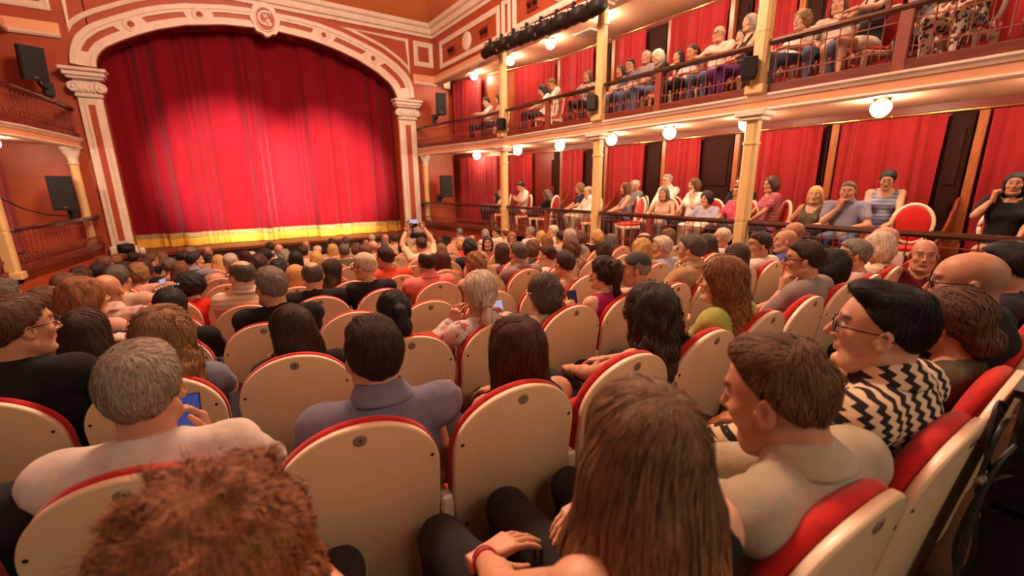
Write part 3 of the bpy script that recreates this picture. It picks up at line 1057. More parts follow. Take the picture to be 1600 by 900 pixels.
# globe lamps
GL = MB().lathe([(0.0, -0.115), (0.03, -0.11), (0.07, -0.085), (0.098, -0.04), (0.105, 0.0), (0.098, 0.03), (0.075, 0.058)], n=18).mesh('globe', GLOBE)
GR = MB().lathe([(0.06, 0.055), (0.085, 0.06), (0.085, 0.09), (0.10, 0.095), (0.10, 0.105)], n=18).mesh('lamp_collar', BRASS)
for (y, z_, lev, k) in [(11.97, 2.48, 'lower', 0), (9.79, 2.48, 'lower', 1), (8.07, 2.48, 'lower', 2), (6.45, 2.48, 'lower', 3), (5.07, 2.48, 'lower', 4), (3.69, 2.48, 'lower', 5), (2.04, 2.48, 'lower', 6), (0.4, 2.48, 'lower', 7),
                        (12.0, 4.755, 'upper', 0), (10.1, 4.755, 'upper', 1), (8.46, 4.755, 'upper', 2), (6.8, 4.755, 'upper', 3), (5.17, 4.755, 'upper', 4), (3.4, 4.755, 'upper', 5), (1.7, 4.755, 'upper', 6)]:
    g = empty('globe_lamp', (7.0, y, z_))
    tag(g, 'lit opal globe lamp on the %s balcony ceiling, %s' % (lev, ORD[k].replace('nearest the stage', 'first from the stage')), 'lamp', 'globe lamps under the balcony ceilings')
    link('globe', GL, g)
    link('lamp_collar', GR, g)
g = empty('globe_lamp', (-3.05, 11.9, 2.40))
tag(g, 'lit opal globe lamp over the left stage box', 'lamp', 'globe lamps under the balcony ceilings')
link('globe', GL, g)
link('lamp_collar', GR, g)

# low box partitions with scrolled tops
PR = [(0, 0), (1.3, 0), (1.3, 0.98), (1.22, 1.02), (1.12, 0.99), (1.05, 0.90), (0.95, 0.84), (0.9, 0.86), (0.8, 0.76), (0.6, 0.66), (0.4, 0.58), (0.15, 0.52), (0, 0.50)]
for i, y in enumerate((1.33, 2.80, 4.27, 5.82, 7.12, 8.75)):
    lab = 'mahogany box partition with scrolled top on the lower balcony, %s' % ['nearest the camera', 'second from the camera', 'third from the camera', 'fourth from the camera', 'fifth from the camera', 'farthest from the camera'][i]
    p = MB()
    p.prism([(a * 0.62, b) for a, b in PR], -0.02, 0.02, 'y')
    o = tag(p.build('partition', PARTWOOD, None, (7.22, y, 0.33)), lab, 'partition', 'low wooden partitions between the boxes')
    MB().tube([(a * 0.62, 0, b + 0.012) for a, b in PR[2:]], 0.022, 6).build('top_rail', PARTWOOD, o)
for i, y in enumerate((4.75, 7.55)):
    p = MB()
    p.prism([(a * 0.62, b) for a, b in PR], -0.02, 0.02, 'y')
    o = tag(p.build('partition', PARTWOOD, None, (7.22, y, 2.655)), 'mahogany box partition on the upper balcony, %s the camera' % ('nearer', 'farther from')[i], 'partition', 'low wooden partitions between the boxes')

# ------------------------------------------------------------------ loudspeakers, lights, small wall things
def speaker(loc, size, rz, tilt, label, arm):
    w_, d_, h_ = size
    s = empty('loudspeaker', loc, rz)
    tag(s, label, 'loudspeaker', 'black loudspeakers')
    c = MB()
    c.rings([[(-w_ / 2, -d_ / 2, z), (w_ / 2, -d_ / 2, z), (w_ * 0.38, d_ / 2, z), (-w_ * 0.38, d_ / 2, z)] for z in (-h_ / 2, h_ / 2)], smooth=False)
    cab = c.build('cabinet', BLACK, s)
    cab.rotation_euler = (tilt, 0, 0)
    g_ = MB().box((-w_ / 2 + 0.015, -d_ / 2 - 0.012, -h_ / 2 + 0.02), (w_ / 2 - 0.015, -d_ / 2, h_ / 2 - 0.02), 0.006)
    gr = g_.build('grille', BLACK, cab)
    MB().box((-0.025, -d_ / 2 - 0.016, -h_ / 2 + 0.06), (0.025, -d_ / 2 - 0.010, -h_ / 2 + 0.075)).build('badge', GREYM, gr)
    br = MB()
    br.tube([(0, d_ / 2 - 0.03, -0.1), (arm[0] * 0.5, d_ / 2 + 0.1, -h_ / 2 - 0.05), (arm[0], arm[1], -h_ / 2 - 0.08)], 0.025, 8)
    br.box((arm[0] - 0.07, arm[1] - 0.04, -h_ / 2 - 0.2), (arm[0] + 0.07, arm[1] + 0.02, -h_ / 2 + 0.06))
    br.build('bracket', BLACK, s)
    return s


speaker((-2.50, 12.92, 3.99), (0.36, 0.34, 0.62), 0.45, 0.16, 'black loudspeaker tilted down on the wall above the left box', (0.28, 0.38))
speaker((-2.53, 12.92, 1.50), (0.38, 0.34, 0.70), 0.25, 0.0, 'black loudspeaker on the wall inside the left stage box', (0.12, 0.40))
speaker((6.30, 12.92, 4.02), (0.32, 0.34, 0.62), -0.30, 0.05, 'black loudspeaker on the wall beside the right capital, upper level', (-0.15, 0.40))
speaker((6.35, 12.92, 1.55), (0.40, 0.34, 0.68), -0.28, 0.0, 'black loudspeaker on the wall of the right stage box, lower level', (-0.16, 0.40))
for (x, y, z_, lab) in ((6.00, 6.05, 3.03, 'small black monitor speaker strapped to the second upper column'), (6.00, 3.22, 3.03, 'small black monitor speaker strapped to the third upper column'), (6.02, 9.1, 3.0, 'small black monitor speaker strapped to the first upper column')):
    s = empty('monitor_speaker', (x, y, z_), 0.5)
    tag(s, lab, 'loudspeaker', 'small monitors on the columns')
    MB().box((-0.09, -0.10, -0.13), (0.09, 0.08, 0.13), 0.012).build('cabinet', BLACK, s)
    MB().lathe([(0.0, -0.11), (0.05, -0.108), (0.06, -0.10)], (0, 0, -0.03), 14, axis='y').build('driver', SCREWM, s)
    MB().box((0.0, 0.06, -0.05), (0.10, 0.10, 0.05)).build('bracket', BLACK, s)
tag(MB().box((-0.12, -0.06, -0.15), (0.12, 0.06, 0.15), 0.02).build('wall_unit', WHITEP, None, (6.78, 13.42, 4.75)), 'small white plastic unit on the wall above the right loudspeaker', 'wall unit')
v = empty('air_vent', (7.45, 7.7, 4.85))
tag(v, 'grey air vent grille in the upper balcony ceiling', 'vent')
MB().box((-0.2, -0.28, -0.02), (0.2, 0.28, 0.0)).build('frame', WHITEP, v)
for k in range(6):
    MB().box((-0.17 + k * 0.06, -0.25, -0.03), (-0.14 + k * 0.06, 0.25, -0.02)).build('slat', GREYM, v)
# lighting bar
bar = empty('lighting_bar', (5.87, 9.3, 4.78))
tag(bar, 'white lighting pipe fixed along the upper balcony front', 'pipe')
MB().tube([(0, 0.15, 0.0), (0, -3.6, -0.14)], 0.025, 8).build('pipe', WHITEP, bar)
for k in range(3):
    MB().box((-0.01, -0.4 - k * 1.4, -0.1), (0.42, -0.36 - k * 1.4, -0.06)).build('bracket', BLACK, bar)
for k in range(8):
    t = k / 7
    s = empty('stage_light', (5.85, 9.25 - 3.3 * t, 4.62 - 0.13 * t), 0.0)
    tag(s, 'black stage spotlight on the white pipe, %s from the stage end' % ['first', 'second', 'third', 'fourth', 'fifth', 'sixth', 'seventh', 'eighth'][k], 'stage light', 'spotlights on the lighting bar')
    can = MB().lathe([(0.0, -0.27), (0.11, -0.25), (0.13, -0.16), (0.13, 0.05), (0.11, 0.06), (0.11, 0.26), (0.09, 0.27), (0.0, 0.24)], n=16, axis='y').build('housing', BLACK, s)
    can.rotation_euler = (-0.12, 0, 0)
    MB().tube([(-0.145, 0, -0.02), (-0.145, 0, 0.12), (0, 0, 0.16), (0.145, 0, 0.12), (0.145, 0, -0.02)], 0.012, 6).build('yoke', BLACK, s)
    MB().box((-0.03, -0.025, 0.13), (0.03, 0.025, 0.24)).build('clamp', BLACK, s)
    if k in (1, 2, 4):
        MB().box((-0.104, 0.05, -0.104), (0.104, 0.075, 0.104)).build('colour_frame', GREYM, s)
for (x, y, z_, lab) in ((-1.72, 13.02, 0.25, 'black floor light at the foot of the left pilaster'), (5.15, 12.95, 0.40, 'black floor spotlight at the foot of the right pilaster')):
    s = empty('floor_light', (x, y, z_))
    tag(s, lab, 'stage light')
    MB().lathe([(0.0, -0.16), (0.10, -0.15), (0.12, 0.0), (0.10, 0.14), (0.0, 0.15)], n=14, axis='x').build('housing', BLACK, s)
    MB().tube([(0, 0, -0.1), (0, 0, -0.30)], 0.02, 8).build('stand', BLACK, s)
    MB().box((-0.15, -0.1, -0.34), (0.15, 0.1, -0.30)).build('base', BLACK, s)
s = empty('white_can', (-1.45, 13.0, 0.09))
tag(s, 'small pale lamp housing on the stage beside the left floor light', 'lamp')
MB().lathe([(0.0, 0), (0.06, 0.0), (0.06, 0.12), (0.04, 0.16), (0.0, 0.16)], n=12).build('housing', WHITEP, s)
o = MB().tube([(-3.6, 11.6, 2.2), (-3.3, 12.2, 1.5), (-3.1, 12.8, 1.2), (-2.9, 13.3, 1.05), (-2.6, 13.42, 1.0), (-2.5, 13.42, 1.1)], 0.012, 6).build('cable', CABLE)
tag(o, 'thin black cable looping across the left box wall to the loudspeaker', 'cable')

# ------------------------------------------------------------------ stalls seats
ST_H = 1.0


def seat_half_width(z):
    if z > 0.755:
        return 0.232 * math.sqrt(max(0.0, 1 - ((z - 0.755) / 0.213) ** 2))
    t = (z - 0.05) / 0.705
    return 0.195 + 0.037 * min(1, t * 1.25) ** 1.2


def seat_y(x, z, dep):
    return -0.02 - 0.125 * (z / 1.0) ** 1.1 + 0.36 * x * x + dep


def outline(z0, grow, n=20):
    """right-hand half of the back's outline from the bottom edge to the crown"""
    P = []
    for t in np.linspace(0, 1, n // 2):
        z = z0 + (0.755 - z0) * t
        P.append((seat_half_width(z) + grow, z))
    for a in np.linspace(0, PI / 2, n)[1:]:
        P.append(((0.232 + grow) * math.cos(a), 0.755 + (0.213 + grow) * math.sin(a)))
    P[-1] = (0.0, 0.755 + 0.213 + grow)
    return P


def outline_inset(P, d):
    """scale in by a distance, towards the centre line and downwards"""
    q = []
    n = len(P)
    for i, (x, z) in enumerate(P):
        a = P[max(i - 1, 0)]
        b = P[min(i + 1, n - 1)]
        tx, tz = b[0] - a[0], b[1] - a[1]
        l = math.hypot(tx, tz)
        nx_, nz_ = -tz / l, tx / l
        xx, zz = x + nx_ * d, z + nz_ * d
        if i == n - 1:
            xx = 0.0
        if i == 0:
            zz = z + d
        q.append((max(0.0, xx), zz))
    return q


def full(P):
    return P + [(-x, z) for x, z in P[-2::-1]]


def ring3(P, dep):
    return [(x, seat_y(x, z, dep), z) for x, z in full(P)]


def cap3(P, dep, bulge=0.0, m=6):
    V, F = [], []
    zt, zb = P[-1][1], P[0][1]
    for x, z in P:
        for k in range(m + 1):
            xx = x * (2 * k / m - 1)
            bl = bulge * max(0, 1 - (xx / 0.23) ** 2) * max(0.0, 1 - ((z - (zt + zb) / 2) / ((zt - zb) / 2)) ** 2)
            V.append((xx, seat_y(xx, z, dep) + bl, z))
    for j in range(len(P) - 1):
        for k in range(m):
            a = j * (m + 1) + k
            F.append((a, a + 1, a + m + 2, a + m + 1))
    return V, F


def build_seat_meshes():
    D = {}
    P = outline(0.05, 0)
    Pi = outline_inset(P, 0.006)
    m = MB()
    m.rings([ring3(Pi, 0.0), ring3(outline_inset(P, 0.002), 0.0015), ring3(P, 0.006)], caps=False)
    m.add(*cap3(Pi, 0.0), True)
    D['back_panel'] = m.mesh('back_panel', SEATCREAM)
    m = MB()
    m.rings([ring3(P, 0.006), ring3(P, 0.022), ring3(outline_inset(P, 0.008), 0.026)], caps=False)
    D['edge_band'] = m.mesh('edge_band', SEATRIM)
    Q = outline(0.40, -0.001)
    m = MB()
    m.rings([ring3(outline_inset(Q, 0.02), 0.024), ring3(Q, 0.030), ring3(outline(0.40, 0.004), 0.050), ring3(outline_inset(Q, 0.006), 0.066), ring3(outline_inset(Q, 0.03), 0.082), ring3(outline_inset(Q, 0.07), 0.092)], caps=False)
    m.add(*cap3(outline_inset(Q, 0.07), 0.092, 0.012), True)
    D['upholstery'] = m.mesh('upholstery', SEATRED)
    m = MB()
    rings = []
    for zz, g in ((0.31, 0.02), (0.325, 0.0), (0.385, 0.0), (0.405, 0.02), (0.412, 0.06)):
        r = []
        for k in range(28):
            a = 2 * PI * k / 28
            c, s = math.cos(a), math.sin(a)
            e = 0.45
            r.append(((0.225 - g) * abs(c) ** e * (1 if c > 0 else -1), 0.29 + (0.215 - g) * abs(s) ** e * (1 if s > 0 else -1), zz))
        rings.append(r)
    m.rings(rings)
    D['seat_cushion'] = m.mesh('seat_cushion', SEATRED)
    m = MB()
    m.box((-0.018, -0.03, -0.10), (0.018, 0.36, 0.53), 0.008)
    D['arm_support'] = m.mesh('arm_support', SEATCREAM)
    m = MB()
    m.box((-0.026, -0.075, 0.53), (0.026, 0.38, 0.565), 0.012)
    m.box((-0.022, -0.085, 0.50), (0.022, -0.04, 0.60), 0.008)
    D['armrest'] = m.mesh('armrest', SEATRIM)
    m = MB()
    m.lathe([(0.0, -0.003), (0.016, -0.003), (0.0185, -0.0015), (0.0185, 0.001)], n=18, axis='y')
    D['number_plate'] = m.mesh('number_plate', PLATE)
    m = MB()
    m.lathe([(0.0, 0.0005), (0.003, -0.0005), (0.006, -0.0015), (0.006, 0.001)], n=10, axis='y')
    D['screw'] = m.mesh('screw', SCREWM)
    return D


SEATM = build_seat_meshes()
seat_slope = math.atan(0.125 * 1.1 * 0.95)


def make_seat(k, i, taken, label):
    x = row_x0(k) + 0.5 * i
    y = row_y(k, x) + 0.12
    rz = math.atan(2 * 0.0454 * min(0.0, x - 2.1))
    s = empty('theatre_seat', (x, y, row_floor(k)), rz)
    tag(s, label, 'seat', 'cream-backed red stalls seats')
    for nm in ('back_panel', 'edge_band', 'upholstery', 'arm_support', 'armrest'):
        o = link(nm, SEATM[nm], s)
        if nm.startswith('arm'):
            o.location = (-0.25, 0.02, 0.0)
    c = link('seat_cushion', SEATM['seat_cushion'], s)
    if not taken:
        c.location = (0, -0.20, 0.43)
        c.rotation_euler = (1.25, 0, 0)
        c.location = (0, 0.31, 0.10)
    if k <= 8:
        p = link('number_plate', SEATM['number_plate'], s, None, (0, seat_y(0, 0.925, 0), 0.925))
        p.rotation_euler = (seat_slope, 0, 0)
        if k <= 2:
            n = 9 - 2 * i if i <= 4 else 2 * (i - 4)
            if n > 0:
                t = link('number', text_mesh(str(n), 0.024, 0.0006).copy(), p, None, (0, -0.0035, 0))
                t.rotation_euler = (PI / 2, 0, 0)
                t.data.materials.append(BLACKINK)
    if k <= 4:
        for sx, zz in ((-0.205, 0.80), (0.205, 0.80), (-0.185, 0.46), (0.185, 0.46)):
            o = link('screw', SEATM['screw'], s, None, (sx, seat_y(sx, zz, 0), zz))
            o.rotation_euler = (seat_slope, 0, 0)
    return s


# balcony chair
def build_chair_meshes():
    D = {}
    def oval(gx, gz, n=28):
        return [((0.19 + gx) * math.cos(2 * PI * k / n), 0.74 + (0.235 + gz) * math.sin(2 * PI * k / n)) for k in range(n + 1)]
    m = MB()
    m.tube([(x, -0.20 - 0.12 * (z - 0.5), z) for x, z in oval(0, 0)], 0.022, 8)
    for s in (-1, 1):
        m.tube([(s * 0.14, -0.19, 0.56), (s * 0.17, -0.18, 0.45)], 0.02, 6)
    D['back_frame'] = m.mesh('back_frame', CHAIRCREAM)
    m = MB()
    rr = [[(x * s, -0.20 - 0.12 * (0.74 + (z - 0.74) * s - 0.5) + d, 0.74 + (z - 0.74) * s) for x, z in oval(-0.008, -0.008)[:-1]] for s, d in ((0.85, -0.028), (1.0, -0.01), (1.0, 0.012), (0.8, 0.032))]
    m.rings(rr)
    D['back_pad'] = m.mesh('back_pad', SEATRED)
    m = MB()
    m.rings([[(0.20 * g * abs(math.cos(a)) ** 0.6 * np.sign(math.cos(a)), 0.01 + 0.21 * g * abs(math.sin(a)) ** 0.6 * np.sign(math.sin(a)), z) for a in np.linspace(0, 2 * PI, 25)[:-1]] for z, g in ((0.44, 1.0), (0.47, 1.02), (0.49, 0.92), (0.497, 0.7))])
    D['seat_pad'] = m.mesh('seat_pad', SEATRED)
    m = MB()
    m.box((-0.21, -0.21, 0.385), (0.21, 0.225, 0.445), 0.012)
    D['seat_frame'] = m.mesh('seat_frame', CHAIRCREAM)
    m = MB()
    m.rings([[(px * s, py * s, z) for px, py in ((-1, -1), (1, -1), (1, 1), (-1, 1))] for z, s in ((0.0, 0.016), (0.3, 0.02), (0.40, 0.026))], smooth=False)
    D['leg'] = m.mesh('leg', CHAIRCREAM)
    return D


CHAIRM = build_chair_meshes()


def make_chair(loc, rz, label):
    c = empty('balcony_chair', loc, rz)
    tag(c, label, 'chair', 'cream and red balcony chairs')
    for nm in ('back_frame', 'back_pad', 'seat_pad', 'seat_frame'):
        link(nm, CHAIRM[nm], c)
    for sx in (-0.18, 0.18):
        for sy in (-0.18, 0.19):
            link('leg', CHAIRM['leg'], c, None, (sx, sy, 0))
    return c


# ------------------------------------------------------------------ figures: signed-distance fields turned into surfaces
BIG = np.float32(0.6)


class Field:
    def __init__(s, lo, hi, h):
        s.h = h
        s.lo = np.array(lo, np.float32)
        s.n = np.ceil((np.array(hi) - lo) / h).astype(int) + 1
        s.d = np.full(s.n, BIG, np.float32)

    def blk(s, lo, hi):
        a = np.clip(np.floor((np.array(lo) - s.lo) / s.h).astype(int), 0, s.n)
        b = np.clip(np.ceil((np.array(hi) - s.lo) / s.h).astype(int) + 1, 0, s.n)
        if (b <= a).any():
            return None, None
        sl = tuple(slice(i, j) for i, j in zip(a, b))
        ax = [(s.lo[i] + s.h * np.arange(a[i], b[i])).astype(np.float32) for i in range(3)]
        return sl, (ax[0][:, None, None], ax[1][None, :, None], ax[2][None, None, :])

    def put(s, sl, d, k, op='add'):
        o = s.d[sl]
        if op == 'add':
            if k > 0:
                hh = np.maximum(k - np.abs(o - d), 0) / k
                s.d[sl] = np.minimum(o, d) - hh * hh * k * 0.25
            else:
                s.d[sl] = np.minimum(o, d)
        else:
            d = -d
            if k > 0:
                hh = np.maximum(k - np.abs(o - d), 0) / k
                s.d[sl] = np.maximum(o, d) + hh * hh * k * 0.25
            else:
                s.d[sl] = np.maximum(o, d)

    def cone(s, a, b, ra, rb, k=0.02, op='add'):
        a, b = np.array(a, np.float32), np.array(b, np.float32)
        R = max(ra, rb) + k + 2 * s.h
        sl, X = s.blk(np.minimum(a, b) - R, np.maximum(a, b) + R)
        if sl is None:
            return s
        ab = b - a
        L2 = float(ab @ ab) + 1e-9
        p = [X[i] - a[i] for i in range(3)]
        t = np.clip((p[0] * ab[0] + p[1] * ab[1] + p[2] * ab[2]) / L2, 0, 1)
        d = np.sqrt((p[0] - t * ab[0]) ** 2 + (p[1] - t * ab[1]) ** 2 + (p[2] - t * ab[2]) ** 2) - (ra + (rb - ra) * t)
        s.put(sl, d, k, op)
        return s

    def ell(s, c, r, k=0.02, op='add', rot=None, noise=None):
        c, r = np.array(c, np.float32), np.array(r, np.float32)
        R = r + k + 2 * s.h + (0.03 if noise else 0)
        if rot is not None:
            R = np.full(3, R.max())
        sl, X = s.blk(c - R, c + R)
        if sl is None:
            return s
        p = [X[i] - c[i] for i in range(3)]
        if rot is not None:
            M_ = np.array(rot, np.float32)
            p = [M_[0, i] * p[0] + M_[1, i] * p[1] + M_[2, i] * p[2] for i in range(3)]
        k0 = np.sqrt((p[0] / r[0]) ** 2 + (p[1] / r[1]) ** 2 + (p[2] / r[2]) ** 2)
        k1 = np.sqrt((p[0] / r[0] ** 2) ** 2 + (p[1] / r[1] ** 2) ** 2 + (p[2] / r[2] ** 2) ** 2) + 1e-6
        d = k0 * (k0 - 1) / k1
        if noise:
            amp, fr, ph = noise
            d = d + amp * wob(X, fr, ph)
        s.put(sl, d.astype(np.float32), k, op)
        return s

    def plane(s, n, p0, k=0.0):
        """keep the side the normal points away from"""
        n = np.array(n, np.float32)
        n = n / np.linalg.norm(n)
        sl, X = s.blk(s.lo, s.lo + s.h * s.n)
        d = (X[0] - p0[0]) * n[0] + (X[1] - p0[1]) * n[1] + (X[2] - p0[2]) * n[2]
        s.put(sl, -d, k, 'sub')
        return s

    def wobble(s, amp, fr, ph=0.0, ztop=None):
        """uneven relief; with ztop it dies away above that height"""
        sl, X = s.blk(s.lo, s.lo + s.h * s.n)
        w_ = amp * wob(X, fr, ph)
        if ztop is not None:
            w_ = w_ * np.clip((ztop - X[2]) / 0.12, 0.15, 1)
        s.d += w_.astype(np.float32)
        return s

    def creases(s, amp, ph=0.0):
        """slanting folds of cloth across a back"""
        sl, X = s.blk(s.lo, s.lo + s.h * s.n)
        x, y, z = X
        t = 46 * (z + 0.45 * np.abs(x) + 0.12 * np.sin(11 * x + ph)) + 2.2 * np.sin(8 * x + 2 * ph) + 6 * y
        m = 0.5 + 0.5 * np.sin(9 * x + 13 * z + ph)
        s.d += (amp * m * (np.abs(np.sin(t)) ** 0.6 - 0.6)).astype(np.float32)
        return s

    def sample(s, P):
        g = (P - s.lo) / s.h
        g = np.clip(g, 0.001, s.n - 1.001)
        i = np.floor(g).astype(int)
        f = (g - i).astype(np.float32)
        i1 = np.minimum(i + 1, s.n - 1)
        D = s.d
        o = 0
        for a in (0, 1):
            wx = f[:, 0] if a else 1 - f[:, 0]
            ix = i1[:, 0] if a else i[:, 0]
            for b in (0, 1):
                wy = f[:, 1] if b else 1 - f[:, 1]
                iy = i1[:, 1] if b else i[:, 1]
                for c in (0, 1):
                    wz = f[:, 2] if c else 1 - f[:, 2]
                    iz = i1[:, 2] if c else i[:, 2]
                    o = o + wx * wy * wz * D[ix, iy, iz]
        return o

    def grad(s, P):
        e = s.h
        g = np.stack([s.sample(P + np.eye(3)[i] * e) - s.sample(P - np.eye(3)[i] * e) for i in range(3)], -1)
        return g / (np.linalg.norm(g, axis=1, keepdims=True) + 1e-9)

    def surface(s):
        """naive surface nets"""
        d = s.d
        for ax in range(3):
            for e in (0, -1):
                ix = [slice(None)] * 3
                ix[ax] = e
                d[tuple(ix)] = np.maximum(d[tuple(ix)], 0.001)
        neg = d < 0
        c = np.zeros(s.n - 1, np.int8)
        for i in (0, 1):
            for j in (0, 1):
                for k in (0, 1):
                    c += neg[i:s.n[0] - 1 + i, j:s.n[1] - 1 + j, k:s.n[2] - 1 + k]
        act = np.argwhere((c > 0) & (c < 8))
        if len(act) == 0:
            return np.zeros((0, 3), np.float32), np.zeros((0, 4), np.int32)
        idx = np.full(s.n - 1, -1, np.int32)
        idx[tuple(act.T)] = np.arange(len(act))
        off = np.array([(i, j, k) for i in (0, 1) for j in (0, 1) for k in (0, 1)])
        val = np.stack([d[tuple((act + o).T)] for o in off], 1)
        S = np.zeros((len(act), 3), np.float32)
        W_ = np.zeros(len(act), np.float32)
        for a in range(8):
            for b in range(a + 1, 8):
                if np.abs(off[a] - off[b]).sum() != 1:
                    continue
                va, vb = val[:, a], val[:, b]
                m = (va < 0) != (vb < 0)
                t = np.where(m, va / np.where(m, va - vb, 1), 0)
                S += np.where(m[:, None], off[a] + t[:, None] * (off[b] - off[a]), 0)
                W_ += m
        V = s.lo + s.h * (act + S / W_[:, None])
        F = []
        for ax in range(3):
            u, v = (ax + 1) % 3, (ax + 2) % 3
            sl0 = [slice(None)] * 3
            sl1 = [slice(None)] * 3
            sl0[ax] = slice(0, s.n[ax] - 1)
            sl1[ax] = slice(1, s.n[ax])
            ch = neg[tuple(sl0)] != neg[tuple(sl1)]
            e = np.argwhere(ch)
            e = e[(e[:, u] > 0) & (e[:, v] > 0) & (e[:, u] < s.n[u] - 1) & (e[:, v] < s.n[v] - 1)]
            if not len(e):
                continue
            du, dv = np.eye(3, dtype=int)[u], np.eye(3, dtype=int)[v]
            q = np.stack([idx[tuple((e - du - dv).T)], idx[tuple((e - dv).T)], idx[tuple(e.T)], idx[tuple((e - du).T)]], 1)
            fl = ~neg[tuple(e.T)]
            q[fl] = q[fl][:, ::-1]
            F.append(q)
        F = np.concatenate(F)
        F = F[(F >= 0).all(1)]
        return V.astype(np.float32), F


def wob(X, fr, ph):
    x, y, z = X
    return (np.sin(fr * x + 1.7 * np.sin(fr * 0.7 * y + ph) + ph) * np.sin(fr * 0.9 * y + 1.3 * np.sin(fr * 0.8 * z + 2 * ph)) +
            0.6 * np.sin(fr * 1.1 * z + 1.9 * np.sin(fr * 0.6 * x + 3 * ph) + 0.5) * np.sin(fr * 0.8 * x + 1.5 * ph + 0.8 * np.sin(fr * 0.9 * y))) * 0.6


def rotz(a):
    c, s = math.cos(a), math.sin(a)
    return np.array([[c, -s, 0], [s, c, 0], [0, 0, 1]])


def rotx(a):
    c, s = math.cos(a), math.sin(a)
    return np.array([[1, 0, 0], [0, c, -s], [0, s, c]])


# ------------------------------------------------------------------ heads
_heads = {}


def head_mesh(sex, lod, beard=False, stubble=False):
    """head and neck in head space: origin between the ears, face towards +y"""
    key = (sex, lod, beard, stubble)
    if key in _heads:
        return _heads[key]
    h = lod
    f = Field((-0.115, -0.135, -0.215), (0.115, 0.155, 0.145), h)
    m = sex == 'm'
    jw = 1.0 if m else 0.90
    f.ell((0, -0.012, 0.036), (0.074, 0.094, 0.088), 0.02)
    f.ell((0, 0.030, 0.030), (0.063, 0.066, 0.078), 0.02)
    f.ell((0, 0.030, -0.045), (0.058 * jw, 0.060, 0.070), 0.025)
    f.cone((-0.030 * jw, 0.052, -0.090), (0.030 * jw, 0.052, -0.090), 0.024, 0.024, 0.03)
    f.ell((0, 0.077, -0.098), (0.024 * jw, 0.020, 0.018), 0.02)
    for s in (-1, 1):
        f.cone((s * 0.056 * jw, 0.0, -0.055), (s * 0.034 * jw, 0.052, -0.096), 0.018, 0.017, 0.02)
        f.ell((s * 0.042, 0.066, -0.018), (0.022, 0.020, 0.020), 0.025)
    f.cone((-0.034, 0.084, 0.036), (0.034, 0.084, 0.036), 0.010 if m else 0.007, 0.010 if m else 0.007, 0.016)
    for s in (-1, 1):
        f.ell((s * 0.032, 0.100, 0.016), (0.017, 0.017, 0.012), 0.012, 'sub')
        f.ell((s * 0.032, 0.0775, 0.014), (0.0145, 0.0135, 0.0125), 0.003)
    f.cone((0, 0.094, 0.024), (0, 0.117, -0.020), 0.0065, 0.0105 if m else 0.009, 0.010)
    f.cone((0, 0.100, -0.026), (0, 0.114, -0.022), 0.009, 0.009, 0.008)
    for s in (-1, 1):
        f.ell((s * 0.0125, 0.100, -0.026), (0.0075, 0.010, 0.0075), 0.006)
    f.ell((0, 0.086, -0.052), (0.026, 0.012, 0.018), 0.012)
    f.cone((-0.015, 0.0915, -0.0515), (0.015, 0.0915, -0.0515), 0.0046, 0.0046, 0.006)
    f.cone((-0.012, 0.0905, -0.062), (0.012, 0.0905, -0.062), 0.0055, 0.0055, 0.006)
    if h < 0.007:
        f.cone((-0.023, 0.0965, -0.0570), (0.023, 0.0965, -0.0570), 0.0018, 0.0018, 0.003, 'sub')
    f.ell((0, 0.088, -0.078), (0.022, 0.010, 0.007), 0.010, 'sub')
    for s in (-1, 1):
        R = rotz(s * -0.42) @ rotx(0.18)
        f.ell((s * 0.080, -0.004, -0.004), (0.0085, 0.0195, 0.032), 0.006, rot=R)
        if h < 0.007:
            f.ell((s * 0.088, 0.001, 0.000), (0.0075, 0.011, 0.019), 0.004, 'sub', rot=R)
            f.ell((s * 0.082, 0.012, -0.006), (0.006, 0.006, 0.009), 0.004)
    nr = 0.059 if m else 0.049
    f.cone((0, -0.022, -0.055), (0, -0.040, -0.21), nr, nr + 0.004, 0.03)
    V, F = f.surface()
    C = np.ones((len(V), 3), np.float32)
    x, y, z = V.T
    ax = np.abs(x)

    def mix(mask, col):
        C[:] = C * (1 - mask[:, None]) + np.array(col, np.float32) * mask[:, None]
    sm = lambda v, a, b: np.clip((v - a) / (b - a), 0, 1)
    w_ = max(0.003, h * 0.8)
    lips = np.exp(-((z + 0.0575) / 0.0085) ** 4) * (ax < 0.024) * (y > 0.082)
    mix(0.8 * lips, (0.95, 0.52, 0.48) if not m else (0.92, 0.62, 0.56))
    brow = np.exp(-((z - (0.041 - 1.2 * (ax - 0.03) ** 2 * 8)) / 0.0052) ** 2) * (ax > 0.010) * (ax < 0.052) * (y > 0.05)
    mix(np.clip(brow * (0.95 if m else 0.8), 0, 1), (0.16, 0.11, 0.09))
    ex = np.sqrt((ax - 0.032) ** 2 + ((z - 0.014) * 1.9) ** 2)
    mix(sm(ex, 0.0145 + w_ * 0.3, 0.0145 - w_ * 0.3) * (y > 0.07), (1.1, 2.0, 3.0))
    if h > 0.007:
        mix(0.8 * np.exp(-(((ax - 0.032) / 0.013) ** 2 + ((z - 0.015) / 0.0075) ** 2)) * (y > 0.06), (0.30, 0.22, 0.18))
    ir = np.sqrt((ax - 0.032) ** 2 + (z - 0.014) ** 2)
    mix(sm(ir, 0.0066 + w_ * 0.4, 0.0066 - w_ * 0.4) * (y > 0.07), (0.10, 0.09, 0.09))
    lid = np.exp(-((z - 0.0235) / 0.003) ** 2) * (ax > 0.018) * (ax < 0.047) * (y > 0.065)
    mix(0.7 * lid, (0.22, 0.15, 0.12))
    cheek = np.exp(-(((ax - 0.043) / 0.02) ** 2 + ((z + 0.02) / 0.02) ** 2)) * (y > 0.03)
    mix(0.35 * cheek, (1.12, 0.82, 0.76))
